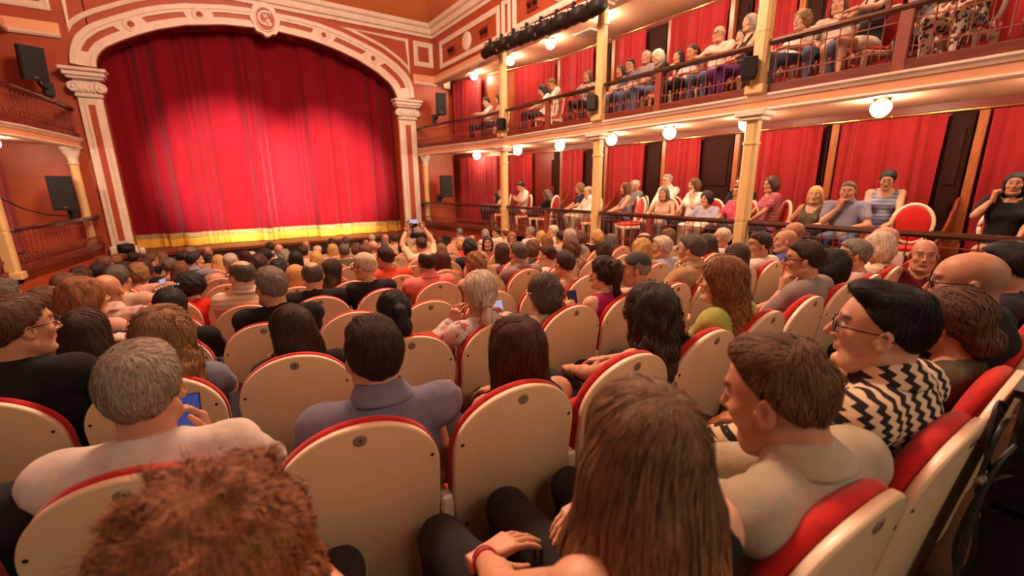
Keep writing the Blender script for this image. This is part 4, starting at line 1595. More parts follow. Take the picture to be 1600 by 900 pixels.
    mix(0.4 * (np.exp(-((y - 0.118) / 0.012) ** 2) * np.exp(-((z + 0.02) / 0.015) ** 2)), (1.12, 0.8, 0.74))
    mix(0.3 * sm(ax, 0.074, 0.086), (1.1, 0.75, 0.68))
    if beard:
        b = sm(z, -0.018, -0.045) * sm(y, -0.03, 0.0) * sm(z, -0.135, -0.115) * (1 - lips)
        b *= 1 - np.exp(-((z + 0.04) / 0.014) ** 2) * (ax > 0.028) * sm(y, 0.03, 0.06)
        mix(0.5 * b, (0.42, 0.33, 0.25))
    if stubble:
        b = sm(y, 0.045, -0.01) * sm(z, -0.075, -0.045) * sm(z, 0.110, 0.065) * (1 - sm(ax, 0.075, 0.084))
        mix(0.6 * b, (0.50, 0.46, 0.45))
    _heads[key] = (V, F, C)
    return _heads[key]


_hands = {}


def hand_mesh(curl, h, right=True):
    """right hand: wrist at the origin, fingers along +y, back of the hand up; mirrored for the left"""
    key = (curl, h, right)
    if key in _hands:
        return _hands[key]
    f = Field((-0.10, -0.045, -0.12), (0.065, 0.21, 0.045), h)
    kn = [(-0.030, 0.086), (-0.010, 0.091), (0.010, 0.087), (0.029, 0.079)]
    ln = [(0.043, 0.025, 0.021), (0.047, 0.029, 0.022), (0.043, 0.027, 0.021), (0.034, 0.020, 0.019)]
    f.cone((0, -0.04, 0), (0, 0.01, 0), 0.026, 0.024, 0.012)
    for (kx, ky) in kn:
        f.cone((kx * 0.5, 0.005, -0.002), (kx, ky, 0), 0.0175, 0.0125, 0.014)
    for j, ((kx, ky), L3) in enumerate(zip(kn, ln)):
        p = np.array([kx, ky, 0.0])
        a = 0.15
        sp = 0.04 * (j - 1.5) * -1
        r0 = [0.0095, 0.0098, 0.0092, 0.0082][j]
        for q, L in enumerate(L3):
            a += curl * (0.9, 1.1, 0.8)[q]
            d = np.array([-sp * math.cos(a), math.cos(a), -math.sin(a)])
            e = p + d * L
            f.cone(p, e, r0 * (1 - 0.09 * q), r0 * (0.93 - 0.09 * q), 0.0035)
            p = e
    p = np.array([-0.022, 0.022, -0.010])
    for d, L, ra, rb in (((-0.75, 0.6, -0.25), 0.042, 0.0145, 0.0120), ((-0.45, 0.85, -0.25 - curl * 0.3), 0.032, 0.0115, 0.0102), ((-0.15 + curl * 0.3, 0.95, -0.25 - curl * 0.4), 0.026, 0.0100, 0.0082)):
        d = np.array(d) / np.linalg.norm(d)
        e = p + d * L
        f.cone(p, e, ra, rb, 0.005)
        p = e
    V, F = f.surface()
    if not right:
        V = V * np.array([-1, 1, 1], np.float32)
        F = F[:, ::-1]
    _hands[key] = (V, F)
    return _hands[key]

# ------------------------------------------------------------------ hair
_hair = {}
HAIR_LONG = ('long', 'longhero', 'longwave', 'longcurl', 'curlylong')


def face_cut(f, low=-0.13, wide=0.0):
    f.ell((0, 0.125, -0.030), (0.062 + wide, 0.085, 0.098), 0.02, 'sub')


def hairline(f, dz=0.0, slope=0.93):
    n = np.array([0, slope, -1.0])
    f.plane(n, (0, 0.085, 0.082 + dz), 0.012)


def hair_field(style, h):
    lo, hi = np.array([-0.19, -0.24, -0.24]), np.array([0.19, 0.17, 0.21])
    if style in HAIR_LONG or style.startswith('pony'):
        lo = np.array([-0.21, -0.28, -0.50])
    f = Field(lo, hi, h)
    sk = ((0, -0.012, 0.036), np.array([0.074, 0.094, 0.088]))
    if style in ('shortm', 'capless'):
        f.ell(sk[0], sk[1] + np.array([0.011, 0.012, 0.015]), 0)
        f.ell((0, 0.02, 0.085), (0.060, 0.075, 0.042), 0.03)
        f.wobble(0.0035, 75, 1.0)
        hairline(f, 0.0, 0.80)
        for s in (-1, 1):
            f.ell((s * 0.084, -0.002, -0.008), (0.02, 0.024, 0.030), 0.008, 'sub')
            f.ell((s * 0.062, 0.082, 0.050), (0.026, 0.030, 0.030), 0.012, 'sub')
    elif style == 'fade':
        f.ell(sk[0], sk[1] + np.array([0.004, 0.005, 0.008]), 0)
        f.ell((0, 0.002, 0.098), (0.060, 0.076, 0.036), 0.025)
        f.ell((0, 0.046, 0.112), (0.050, 0.032, 0.022), 0.02)
        f.wobble(0.0045, 60, 1.0)
        hairline(f, 0.030, 1.0)
        for s in (-1, 1):
            f.ell((s * 0.084, 0.002, -0.010), (0.022, 0.028, 0.034), 0.008, 'sub')
            f.ell((s * 0.062, 0.082, 0.060), (0.026, 0.034, 0.036), 0.012, 'sub')
    elif style == 'quiff':
        f.ell(sk[0], sk[1] + np.array([0.003, 0.002, 0.006]), 0)
        f.ell((0, 0.008, 0.100), (0.062, 0.080, 0.036), 0.02)
        f.ell((0.0, 0.045, 0.116), (0.052, 0.040, 0.024), 0.02)
        f.ell((0, -0.045, 0.088), (0.062, 0.045, 0.038), 0.02)
        f.wobble(0.004, 60, 2.0)
        hairline(f, 0.024)
        f.plane((0, 0, -1), (0, 0, -0.030), 0.01)
        for s in (-1, 1):
            f.ell((s * 0.084, -0.002, -0.008), (0.02, 0.024, 0.030), 0.008, 'sub')
    elif style == 'balding':
        f.ell(sk[0], sk[1] + 0.009, 0)
        f.wobble(0.003, 80, 1.0)
        hairline(f, -0.005)
        f.ell((0, 0.015, 0.16), (0.066, 0.13, 0.085), 0.02, 'sub')
        for s in (-1, 1):
            f.ell((s * 0.084, -0.002, -0.008), (0.02, 0.024, 0.030), 0.008, 'sub')
    elif style == 'bob':
        f.ell(sk[0], sk[1] + np.array([0.022, 0.020, 0.020]), 0)
        f.ell((0, -0.020, -0.040), (0.112, 0.102, 0.145), 0.03)
        f.ell((0, -0.035, -0.145), (0.120, 0.090, 0.10), 0.03)
        f.wobble(0.003, 45, 1.0)
        face_cut(f)
        f.plane((0, 0.25, -1), (0, -0.02, -0.215), 0.015)
    elif style == 'bobwave':
        f.ell(sk[0], sk[1] + np.array([0.020, 0.022, 0.022]), 0)
        f.ell((0, -0.035, -0.030), (0.104, 0.092, 0.105), 0.03)
        f.wobble(0.009, 42, 1.7)
        face_cut(f)
        f.plane((0, 0.5, -1), (0, -0.02, -0.13), 0.02)
    elif style == 'curlbob':
        f.ell(sk[0], sk[1] + np.array([0.026, 0.024, 0.028]), 0)
        f.ell((0, -0.040, -0.010), (0.112, 0.095, 0.105), 0.03)
        f.wobble(0.013, 62, 0.6)
        face_cut(f)
        f.plane((0, 0.5, -1), (0, -0.02, -0.105), 0.02)
    elif style == 'curlbig':
        f.ell((0, -0.02, 0.040), (0.128, 0.128, 0.120), 0)
        f.ell((0, -0.045, -0.05), (0.142, 0.11, 0.12), 0.04)
        f.wobble(0.016, 48, 0.3)
        f.wobble(0.006, 110, 1.3)
        face_cut(f)
        f.plane((0, 0.4, -1), (0, -0.02, -0.17), 0.02)
    elif style == 'afro':
        f.ell((0, -0.025, 0.032), (0.125, 0.122, 0.122), 0)
        f.wobble(0.010, 75, 0.9)
        face_cut(f)
        f.plane((0, 0.5, -1), (0, -0.02, -0.085), 0.02)
    elif style in HAIR_LONG:
        b = 0.016 if style in ('long',) else 0.022
        f.ell(sk[0], sk[1] + np.array([b, b, b * 0.9]), 0)
        f.ell((0, -0.025, -0.045), (0.100 + b * 0.3, 0.092, 0.14), 0.03)
        drop = {'long': 0.30, 'longhero': 0.33, 'longwave': 0.30, 'longcurl': 0.30, 'curlylong': 0.26}[style]
        wd = {'long': 0.105, 'longhero': 0.128, 'longwave': 0.118, 'longcurl': 0.13, 'curlylong': 0.145}[style]
        f.ell((0, -0.082, -0.16), (wd, 0.062, 0.16), 0.05)
        f.ell((0, -0.105, -drop + 0.05), (wd * 0.95, 0.045, 0.13), 0.05)
        if style in ('longhero',):
            for s in (-1, 1):
                f.cone((s * 0.088, 0.0, -0.02), (s * 0.112, 0.005, -0.17), 0.032, 0.040, 0.04)
                f.cone((s * 0.112, 0.005, -0.17), (s * 0.105, 0.035, -0.30), 0.038, 0.02, 0.04)
        amp = {'long': 0.004, 'longhero': 0.005, 'longwave': 0.009, 'longcurl': 0.019, 'curlylong': 0.017}[style]
        f.wobble(amp, 40 if style not in ('curlylong', 'longcurl') else 54, 1.1, 0.09)
        face_cut(f, wide=0.022 if style in ('longwave', 'long') else 0.0)
        if style in ('longwave', 'long'):
            f.ell((0, 0.10, -0.10), (0.10, 0.085, 0.15), 0.03, 'sub')
    elif style.startswith('pony') or style.startswith('bun') or style == 'updo':
        e = 0.012
        f.ell(sk[0], sk[1] + e, 0)
        f.ell((0, -0.045, 0.0), (0.076, 0.068, 0.075), 0.02)
        f.wobble(0.003, 60, 0.4)
        hairline(f, 0.004, 0.98)
        face_cut(f)
        for s in (-1, 1):
            f.ell((s * 0.086, -0.002, -0.008), (0.018, 0.022, 0.030), 0.008, 'sub')
        if style == 'pony':
            f.cone((0, -0.095, 0.055), (0, -0.135, 0.045), 0.022, 0.026, 0.015)
            f.cone((0, -0.135, 0.045), (0.0, -0.165, -0.03), 0.030, 0.036, 0.02)
            f.cone((0.0, -0.165, -0.03), (0.0, -0.150, -0.21), 0.036, 0.012, 0.02)
        elif style == 'ponymess':
            f.ell((0, -0.110, 0.055), (0.060, 0.045, 0.065), 0.02, noise=(0.012, 70, 0.2))
            f.cone((0, -0.13, 0.02), (0.0, -0.140, -0.13), 0.036, 0.016, 0.02)
            f.wobble(0.007, 65, 0.8)
        elif style == 'ponyblond':
            f.ell((0, -0.03, 0.05), (0.090, 0.098, 0.092), 0.03)
            f.cone((0, -0.098, -0.005), (0, -0.125, -0.035), 0.030, 0.016, 0.02)
            f.cone((0, -0.125, -0.045), (0.0, -0.140, -0.11), 0.018, 0.036, 0.015)
            f.cone((0.0, -0.140, -0.11), (0.0, -0.125, -0.24), 0.036, 0.014, 0.02)
            face_cut(f)
        elif style == 'bunclip':
            f.ell((0, -0.115, 0.005), (0.050, 0.042, 0.050), 0.015, noise=(0.006, 80, 0.2))
        elif style == 'bunwhite':
            f.ell((0, -0.115, 0.020), (0.036, 0.034, 0.036), 0.012)
        elif style == 'updo':
            f.ell((0, -0.02, 0.05), (0.090, 0.10, 0.090), 0.03)
            f.ell((0, -0.105, -0.045), (0.066, 0.052, 0.060), 0.02, noise=(0.010, 60, 0.2))
            face_cut(f)
    return f


def strands(f, V, style, n, steps, step, width, r, curl, tip_on):
    """thin ribbons that follow the hair's fall"""
    pick = r.choice(len(V), n)
    P = V[pick].astype(np.float64) + r.normal(0, 0.002, (n, 3))
    crown = np.array([0.0, -0.045, 0.10])
    long_ = style in HAIR_LONG or style in ('bob',) or style.startswith('pony')
    off = r.uniform(0.0002, 0.0055 if not curl else 0.010, n)
    wdt = width * r.uniform(0.5, 1.3, n)
    ph = r.uniform(0, 6.28, n)
    L = []
    tie = {'pony': (0, -0.11, 0.05), 'ponyblond': (0, -0.115, -0.035), 'bunclip': (0, -0.10, 0.0), 'ponymess': (0, -0.1, 0.05), 'updo': (0, -0.1, -0.04), 'bunwhite': (0, -0.1, 0.02)}.get(style)
    side = r.normal(0, 0.07 if style in ('long', 'longhero', 'bob') else 0.16, (n, 3))
    for q in range(steps):
        g = f.grad(P)
        d = f.sample(P)
        if long_ or q < steps * 0.62:
            P = P - g * (d - off)[:, None]
        if tie is not None:
            T = np.array(tie)
            inc = P[:, 1] > T[1] + 0.012
            fl = np.where(inc[:, None], T - P, np.array([0, -0.02, -1.0]))
        elif style in ('shortm', 'quiff', 'balding', 'fade'):
            fl = P - crown
            fl[:, 2] -= 0.01
            top = (P[:, 2] > 0.085) & (P[:, 1] > -0.05)
            fl = np.where(top[:, None], fl + np.array([0.03, 0.05, 0.0]), fl)
        else:
            rad = P - crown
            hang = np.clip((0.09 - P[:, 2]) / 0.08, 0, 1)[:, None]
            fl = rad / (np.linalg.norm(rad, axis=1, keepdims=True) + 1e-6) * (1 - hang) + np.array([0, 0, -1.0]) * hang
            fl[:, 0] += 0.25 * np.sign(P[:, 0]) * (1 - hang[:, 0])
        fl = fl / (np.linalg.norm(fl, axis=1, keepdims=True) + 1e-6) + side
        if curl:
            a = q * curl + ph
            sd = np.cross(fl, g)
            fl = fl + sd * np.sin(a)[:, None] * 1.0 + g * np.cos(a)[:, None] * 0.45
        fl = fl - g * (fl * g).sum(1, keepdims=True) * (0.75 if curl else 1.0)
        fl /= np.linalg.norm(fl, axis=1, keepdims=True) + 1e-6
        wd = np.cross(fl, g)
        wd /= np.linalg.norm(wd, axis=1, keepdims=True) + 1e-6
        t = q / (steps - 1)
        ww = (wdt * (1 - 0.75 * t ** 2))[:, None]
        L.append((P - wd * ww, P + wd * ww))
        P = P + fl * step
    VV = np.stack([np.stack(p, 1) for p in L], 1)          # n, steps, 2, 3
    base = (np.arange(n) * steps * 2)[:, None]
    q = np.arange(steps - 1)[None, :] * 2
    a = base + q
    F = np.stack([a, a + 1, a + 3, a + 2], -1).reshape(-1, 4)
    rnd = np.repeat(r.uniform(0, 9, n), steps * 2)
    return VV.reshape(-1, 3), F, rnd


def hair_mesh(style, h, nstr):
    key = (style, h, nstr)
    if key in _hair:
        return _hair[key]
    f = hair_field(style, h)
    V, F = f.surface()
    rnd = np.zeros(len(V))
    if nstr:
        r = np.random.default_rng(5)
        curl = {'curlbig': 1.1, 'curlylong': 0.8, 'longcurl': 0.9, 'longwave': 0.4, 'curlbob': 1.2, 'afro': 1.6, 'bobwave': 0.35, 'longhero': 0.0}.get(style, 0)
        steps, step = (13, 0.011) if style in HAIR_LONG else (9, 0.0062)
        if style == 'curlbig':
            steps, step = 14, 0.0075
        if style == 'longhero':
            steps, step = 20, 0.013
        wd = 0.0016 if h < 0.0065 else 0.0026
        if style in ('shortm', 'quiff', 'balding', 'fade'):
            wd *= 0.7
        V2, F2, r2 = strands(f, V, style, nstr, steps, step, wd, r, curl, False)
        F = np.concatenate([F, F2 + len(V)])
        V = np.concatenate([V, V2]).astype(np.float32)
        rnd = np.concatenate([rnd, r2])
    c = np.array([0.0, -0.045, 0.10])
    d = V - c
    hor = np.linalg.norm(d[:, :2], axis=1, keepdims=True) + 0.012
    hco = np.concatenate([d[:, :2] / hor * 15 + d[:, :2] * 30, d[:, 2:3] * 11 + rnd[:, None] * 0.9], 1)
    _hair[key] = (V, F, hco.astype(np.float32))
    return _hair[key]


# ------------------------------------------------------------------ whole people
def arm_ik(S, Wt, l1, l2, pole):
    S, Wt, pole = (np.array(a, float) for a in (S, Wt, pole))
    d = Wt - S
    L = np.linalg.norm(d)
    if L > (l1 + l2) * 0.985:
        Wt = S + d / L * (l1 + l2) * 0.985
        d = Wt - S
        L = np.linalg.norm(d)
    a = (l1 * l1 - l2 * l2 + L * L) / (2 * L)
    hgt = math.sqrt(max(l1 * l1 - a * a, 1e-6))
    u = d / L
    p = pole - u * (pole @ u)
    p /= np.linalg.norm(p) + 1e-9
    return S + u * a + p * hgt, Wt


def person(P):
    """P: dictionary with the position, pose and clothing of one seated figure"""
    lod = P['lod']                       # 0 nearest .. 3 farthest
    hb = (0.0125, 0.016, 0.021, 0.027)[lod]
    hc = (0.0085, 0.012, 0.018, 0.025)[lod]
    hh = (0.0038, 0.0058, 0.0085, 0.0115)[lod]
    hr = (0.0055, 0.0075, 0.011, 0.014)[lod]
    hn = (0.0042, 0.0055, 0.0075, 0.0095)[lod]
    sex = P['sex']
    m = sex == 'm'
    opt = P['opt']
    H = np.array(P['head'], float)                  # head centre, own space
    R = rotz(-math.radians(P['hyaw'])) @ rotx(-math.radians(P['pitch'])) @ rotz(0)
    if P.get('tilt'):
        a = math.radians(P['tilt'])
        R = R @ np.array([[math.cos(a), 0, math.sin(a)], [0, 1, 0], [-math.sin(a), 0, math.cos(a)]])
    N = H + R @ np.array([0, -0.045, -0.122])
    N[2] = min(N[2], H[2] - 0.10)
    sw = 0.190 if m else 0.160
    cx = 0.5 * N[0]
    Ch = np.array([N[0] * 0.8, N[1] + 0.005, N[2] - 0.20])
    Pe = np.array([0.0, 0.0, 0.485])
    Wa = 0.5 * (Ch + Pe) + np.array([0, -0.005, -0.01])
    SH = [N + np.array([s * sw, -0.005, -0.060]) for s in (-1, 1)]
    # arms
    tgt, hd, hnrm, curl, pole = {}, {}, {}, {}, {}
    for j, s in enumerate((-1, 1)):
        tgt[j] = np.array([s * 0.12, 0.27, 0.635])
        hd[j] = np.array([-s * 0.45, 0.85, -0.22])
        hnrm[j] = np.array([0, 0.2, 1.0])
        curl[j] = 0.35
        pole[j] = np.array([s * 0.8, -0.1, -0.75])
    def chin(j):
        s = -1 if j == 0 else 1
        tgt[j] = H + R @ np.array([s * 0.055, 0.095, -0.20])
        hd[j] = R @ np.array([-s * 0.15, 0.02, 1.0])
        hnrm[j] = R @ np.array([s * 0.5, 1.0, 0])
        curl[j] = 0.75
        pole[j] = np.array([s * 0.5, 0.4, -1.0])
    if 'chinL' in opt:
        chin(0)
    if 'chinR' in opt:
        chin(1)
    if 'fistR' in opt:
        tgt[1] = H + R @ np.array([0.125, 0.06, -0.15])
        hd[1] = R @ np.array([0.0, 0.0, 1.0])
        hnrm[1] = R @ np.array([1.0, 0.4, 0])
        curl[1] = 1.15
        pole[1] = np.array([0.6, 0.3, -1.0])
    if 'earL' in opt:
        tgt[0] = H + np.array([-0.135, 0.0, -0.17])
        hd[0] = np.array([0.45, 0.1, 0.9])
        hnrm[0] = np.array([-1.0, 0, 0.5])
        curl[0] = 0.5
        pole[0] = np.array([-1.0, 0.2, -0.5])
    if 'phone' in opt:
        for j, s in enumerate((-1, 1)):
            tgt[j] = np.array([N[0] + s * 0.10, N[1] + 0.26, N[2] - 0.24])
            hd[j] = np.array([-s * 0.5, 0.55, 0.65])
            hnrm[j] = np.array([s * 0.55, 0.8, 0.2])
            curl[j] = 0.55
    if 'up' in opt:
        for j, s in enumerate((-1, 1)):
            tgt[j] = H + np.array([s * 0.15, 0.20, 0.24])
            hd[j] = np.array([-s * 0.6, 0.3, 0.75])
            hnrm[j] = np.array([s * 0.3, 0.9, 0.2])
            curl[j] = 0.6
            pole[j] = np.array([s * 1.0, 0.4, -0.3])
    if 'rail' in opt:
        for j, s in enumerate((-1, 1)):
            tgt[j] = np.array([N[0] + s * 0.12, N[1] + 0.40, N[2] - 0.22])
            hd[j] = np.array([-s * 0.8, 0.6, -0.1])
            curl[j] = 0.5
    if 'fold' in opt:
        tgt[0] = np.array([-0.02, 0.33, 0.66])
        hd[0] = np.array([0.7, 0.6, 0.1])
        tgt[1] = np.array([0.04, 0.25, 0.68])
        hd[1] = np.array([-0.95, 0.3, -0.1])
    for j, q in (P.get('arms') or {}).items():
        if 'w' in q:
            tgt[j] = np.array(q['w'], float)
        if 'd' in q:
            hd[j] = np.array(q['d'], float)
        if 'n' in q:
            hnrm[j] = np.array(q['n'], float)
        if 'c' in q:
            curl[j] = q['c']
        if 'p' in q:
            pole[j] = np.array(q['p'], float)
    l1, l2 = (0.285, 0.25) if m else (0.262, 0.232)
    EL, WR = [], []
    for j in (0, 1):
        e, w_ = arm_ik(SH[j], tgt[j], l1, l2, pole[j])
        EL.append(e)
        WR.append(w_)
    KN = P.get('knees') or [np.array([s * 0.125, 0.43, 0.505]) for s in (-1, 1)]
    AN = [q * np.array([1, 0.93, 0]) + np.array([0, 0, 0.085]) for q in KN]
    if 'fold' in opt or P['lod'] > 1:
        pass
    legs_on = P['place'] != 's' or lod <= 1
    allp = np.array([H + 0.12, H - 0.12] + EL + WR + KN + AN + [Pe - 0.2, Pe + 0.2, SH[0] - 0.1, SH[1] + 0.1])
    lo, hi = allp.min(0) - 0.10, allp.max(0) + 0.10
    lo[2] = 0.0

    def torso(f, g, bust=True):
        k = 0.05
        f.ell(Ch, (0.160 + g + (0.014 if m else 0), 0.100 + g, 0.19), k)
        f.cone(SH[0] + np.array([0.03, 0, 0]), SH[1] - np.array([0.03, 0, 0]), 0.058 + g, 0.058 + g, k)
        f.cone(N + np.array([0, -0.004, -0.015]), N + np.array([0, -0.01, -0.10]), 0.052 + g * 0.6, 0.095 + g, 0.06)
        f.ell(Wa, (0.142 + g + (0.015 if m else 0), 0.108 + g + (0.012 if m else 0), 0.18), k)
        f.ell(Pe + np.array([0, -0.005, 0.015]), (0.172 + g, 0.132 + g, 0.12 + g), k)
        if not m and bust:
            for s in (-1, 1):
                f.ell(Ch + np.array([s * 0.072, 0.078, -0.01]), (0.066 + g, 0.058 + g, 0.066 + g), 0.03)

    def arm(f, j, g, frac=2.0, loose=0.0):
        """frac: 0..1 upper arm only, up to 2 the whole arm"""
        u0, u1 = (0.053, 0.043) if m else (0.045, 0.037)
        f0, f1 = (0.043, 0.029) if m else (0.037, 0.024)
        f.ell(SH[j], np.array([0.058, 0.056, 0.060]) * (1 if m else 0.88) + g, 0.03)
        t = min(1.0, frac)
        e = SH[j] + (EL[j] - SH[j]) * t
        f.cone(SH[j], e, u0 + g, u0 + (u1 - u0) * t + g + loose, 0.02)
        if frac > 1:
            t = frac - 1
            mid = EL[j] + (WR[j] - EL[j]) * min(0.35, t)
            f.cone(EL[j], mid, u1 + g, f0 * 1.02 + g, 0.015)
            f.cone(mid, EL[j] + (WR[j] - EL[j]) * t, f0 * 1.02 + g, f0 + (f1 - f0) * t + g + loose, 0.015)

    def leg(f, j, g, shin=1.0):
        s = -1 if j == 0 else 1
        f.cone(Pe + np.array([s * 0.085, 0.02, 0.0]), KN[j], 0.082 + g, 0.056 + g, 0.03)
        if shin > 0:
            kk = KN[j] + (AN[j] - KN[j]) * shin
            c_ = KN[j] + (AN[j] - KN[j]) * min(0.35, shin) + np.array([0, -0.012, 0])
            f.cone(KN[j], c_, 0.054 + g, 0.053 + g, 0.02)
            f.cone(c_, kk, 0.053 + g, (0.036 if shin > 0.8 else 0.045) + g, 0.02)

    # --- skin: one continuous body with its head and hands
    f = Field(lo, hi, hb)
    torso(f, -0.004)
    f.cone(N + np.array([0, 0, -0.06]), N + (H - N) * 0.55, 0.060 if m else 0.052, 0.050 if m else 0.044, 0.03)
    for j in (0, 1):
        arm(f, j, 0.0)
        if legs_on:
            leg(f, j, -0.004)
            a = AN[j]
            f.cone(a + np.array([0, -0.03, -0.045]), a + np.array([0, 0.13, -0.055]), 0.034, 0.026, 0.02)
    Vb, Fb = f.surface()
    Cb = np.ones((len(Vb), 3), np.float32)
    Vh, Fh, Chd = head_mesh(sex, hh, 'beard' in opt, P['hair'] in ('bald', 'baldgrey'))
    sc = (1.0 if m else 0.96) * P.get('hsc', 1.0)
    Vh = (Vh * sc) @ R.T + H
    VS, FS, CS = [Vb, Vh], [Fb, Fh + len(Vb)], [Cb, Chd]
    nv = len(Vb) + len(Vh)
    for j in (0, 1):
        Vn, Fn = hand_mesh(curl[j], hn, j == 1)
        d = hd[j] / np.linalg.norm(hd[j])
        z_ = hnrm[j] - d * (hnrm[j] @ d)
        z_ /= np.linalg.norm(z_)
        x_ = np.cross(d, z_)
        B = np.stack([x_, d, z_], 1)
        VS.append((Vn * (1.0 if m else 0.92)) @ B.T + WR[j])
        FS.append(Fn + nv)
        CS.append(np.ones((len(Vn), 3), np.float32))
        nv += len(Vn)
    V, Fq, C = np.concatenate(VS), np.concatenate(FS), np.concatenate(CS)
    # shoes are part of the trouser set; bare body keeps skin colour
    me = fast_mesh('person', V, Fq, True, MATS['skin'])
    ca = me.attributes.new('Col', 'FLOAT_COLOR', 'POINT')
    ca.data.foreach_set('color', np.concatenate([C, np.ones((len(C), 1), np.float32)], 1).astype(np.float32).ravel())
    o = link('person', me, None, None, P['loc'], -math.radians(P['yaw']) + P.get('rz', 0))
    sk = SKINS[P['skin']]
    o.color = (*sk, 1)
    tag(o, P['label'], 'person', P['group'])

    # --- hair
    if P['hair'] not in ('bald', 'baldgrey', 'cap'):
        nst = (2600, 900, 260, 0)[lod]
        if P['hair'] in ('shortm', 'quiff', 'fade') and lod == 0:
            nst = 3800
        if P['hair'] in ('longhero', 'curlbig'):
            nst = 3200
        V2, F2, hco = hair_mesh(P['hair'], hr, nst)
        tipv = np.zeros(len(V2), np.float32)
        if P['hair'] == 'longhero':
            tipv = np.clip((-0.10 - V2[:, 2]) / 0.24, 0, 1).astype(np.float32) ** 0.9
        elif P['hair'] in ('curlylong', 'longwave', 'longcurl'):
            tipv = (0.12 if P['hair'] == 'longcurl' else 0.35) * np.clip((-0.06 - V2[:, 2]) / 0.2, 0, 1).astype(np.float32)
        mh = fast_mesh('hair', (V2 * sc) @ R.T + H, F2, True, MATS['hair'])
        a = mh.attributes.new('hco', 'FLOAT_VECTOR', 'POINT')
        a.data.foreach_set('vector', (hco + P['seed'] * 3.1).astype(np.float32).ravel())
        a = mh.attributes.new('tip', 'FLOAT', 'POINT')
        a.data.foreach_set('value', tipv)
        ho = link('hair', mh, o)
        ho.color = (*HAIRC[P['hairc']], 1)
    if P['hair'] == 'cap':
        fc = Field((-0.12, -0.14, -0.05), (0.12, 0.22, 0.16), hr)
        fc.ell((0, -0.012, 0.045), (0.083, 0.103, 0.092), 0)
        fc.plane((0, 0, -1), (0, 0, 0.042), 0.004)
        fc.ell((0, 0.135, 0.035), (0.068, 0.070, 0.011), 0.012)
        V2, F2 = fc.surface()
        co = link('cap', fast_mesh('cap', V2 @ R.T + H, F2, True, CAPCLOTH), o)
        co['label'] = 'charcoal baseball cap'
        V2, F2, hco = hair_mesh('balding', hr, 0)
        mh = fast_mesh('hair', V2 @ R.T + H, F2, True, MATS['hair'])
        a = mh.attributes.new('hco', 'FLOAT_VECTOR', 'POINT')
        a.data.foreach_set('vector', hco.ravel())
        ho = link('hair', mh, o)
        ho.color = (*HAIRC['grey'], 1)

    # --- top
    top = P['top']
    far = lod >= 2
    sl = 0.62
    if 'ls' in opt:
        sl = 1.93
    if 'sl' in opt or top == 'skin':
        sl = 0.0
    if top == 'beige' and not m and 'ls' not in opt and sl > 0.5:
        sl = 0.5
    clo = np.array([lo[0], lo[1], 0.40])
    chi = np.array([hi[0], hi[1], H[2] + 0.02])
    f = Field(clo, chi, hc)
    g = 0.013 if m else 0.008
    torso(f, g)
    if sl > 0:
        for j in (0, 1):
            arm(f, j, 0.011, sl, 0.006)
    if lod == 0:
        f.wobble(0.0042, 28, P['seed'])
        f.creases(0.0032, P['seed'])
    elif lod == 1:
        f.wobble(0.004, 32, P['seed'])
    # neck opening
    nk = N + np.array([0, 0.0, 0.0])
    f.cone(nk + np.array([0, 0.02, -0.035]), nk + (H - N) * 0.8, 0.060 if m else 0.066, 0.066 if m else 0.075, 0.01, 'sub')
    if top == 'skin':
        f.plane((0, 0, 1), (0, 0, N[2] - 0.20), 0.01)
    elif 'sl' in opt:
        for j, s in enumerate((-1, 1)):
            f.cone(SH[j] + np.array([s * 0.02, 0, 0.06]), SH[j] + np.array([s * 0.025, 0, -0.14]), 0.062, 0.055, 0.015, 'sub')
        f.cone(nk + np.array([0, 0.03, -0.06]), nk + np.array([0, 0.05, 0.1]), 0.085, 0.09, 0.01, 'sub')
    V2, F2 = f.surface()
    tm = MATS[top] if top in MATS else MATS['cloth_far' if far else 'cloth']
    ts = fast_mesh('top', V2, F2, True, tm)
    to = link('dress' if top in ('floralbr',) else 'shirt' if m else 'top', ts, o)
    to.color = (*CLOTH.get(top, (.3, .2, .2)), 1)
    if m and top in ('khaki', 'bluegrey', 'tan', 'salmon', 'stripe', 'zigzag', 'black', 'navy', 'plaid', 'mauve', 'white') and ('ls' in opt or top in ('bluegrey', 'stripe', 'plaid') or P['lod'] == 0 and top == 'zigzag'):
        upv = (H - N) / np.linalg.norm(H - N)
        cm = MB()
        rings = []
        for rr, hh_ in ((0.062, -0.02), (0.0635, 0.046), (0.067, 0.054), (0.075, 0.050), (0.100, 0.006), (0.103, -0.004), (0.097, -0.008)):
            rg = []
            for t in np.linspace(0.5 * PI + 0.22, 2.5 * PI - 0.22, 26):
                fr = math.sin(t)
                rg.append(N + np.array([math.cos(t) * rr, math.sin(t) * rr * 0.95 + 0.006, 0.0]) + upv * (hh_ - 0.018 * fr))
            rings.append(rg)
        cm.rings(rings, closed=False, caps=False)
        cob = cm.build('collar', tm, to)
        cob.color = to.color
    if lod == 0 and m and sl > 0:
        for j, s in enumerate((-1, 1)):
            d_ = (EL[j] - SH[j]) / np.linalg.norm(EL[j] - SH[j])
            if sl < 1:
                c0 = SH[j] + (EL[j] - SH[j]) * sl
                a_ = Vector(d_).orthogonal().normalized()
                b_ = Vector(d_).cross(a_)
                cf = MB()
                cf.tube([Vector(c0) + (a_ * math.cos(k) + b_ * math.sin(k)) * 0.0615 for k in np.linspace(0, 2 * PI, 25)], 0.006, 6)
                co_ = cf.build('cuff', tm, to)
                co_.color = to.color
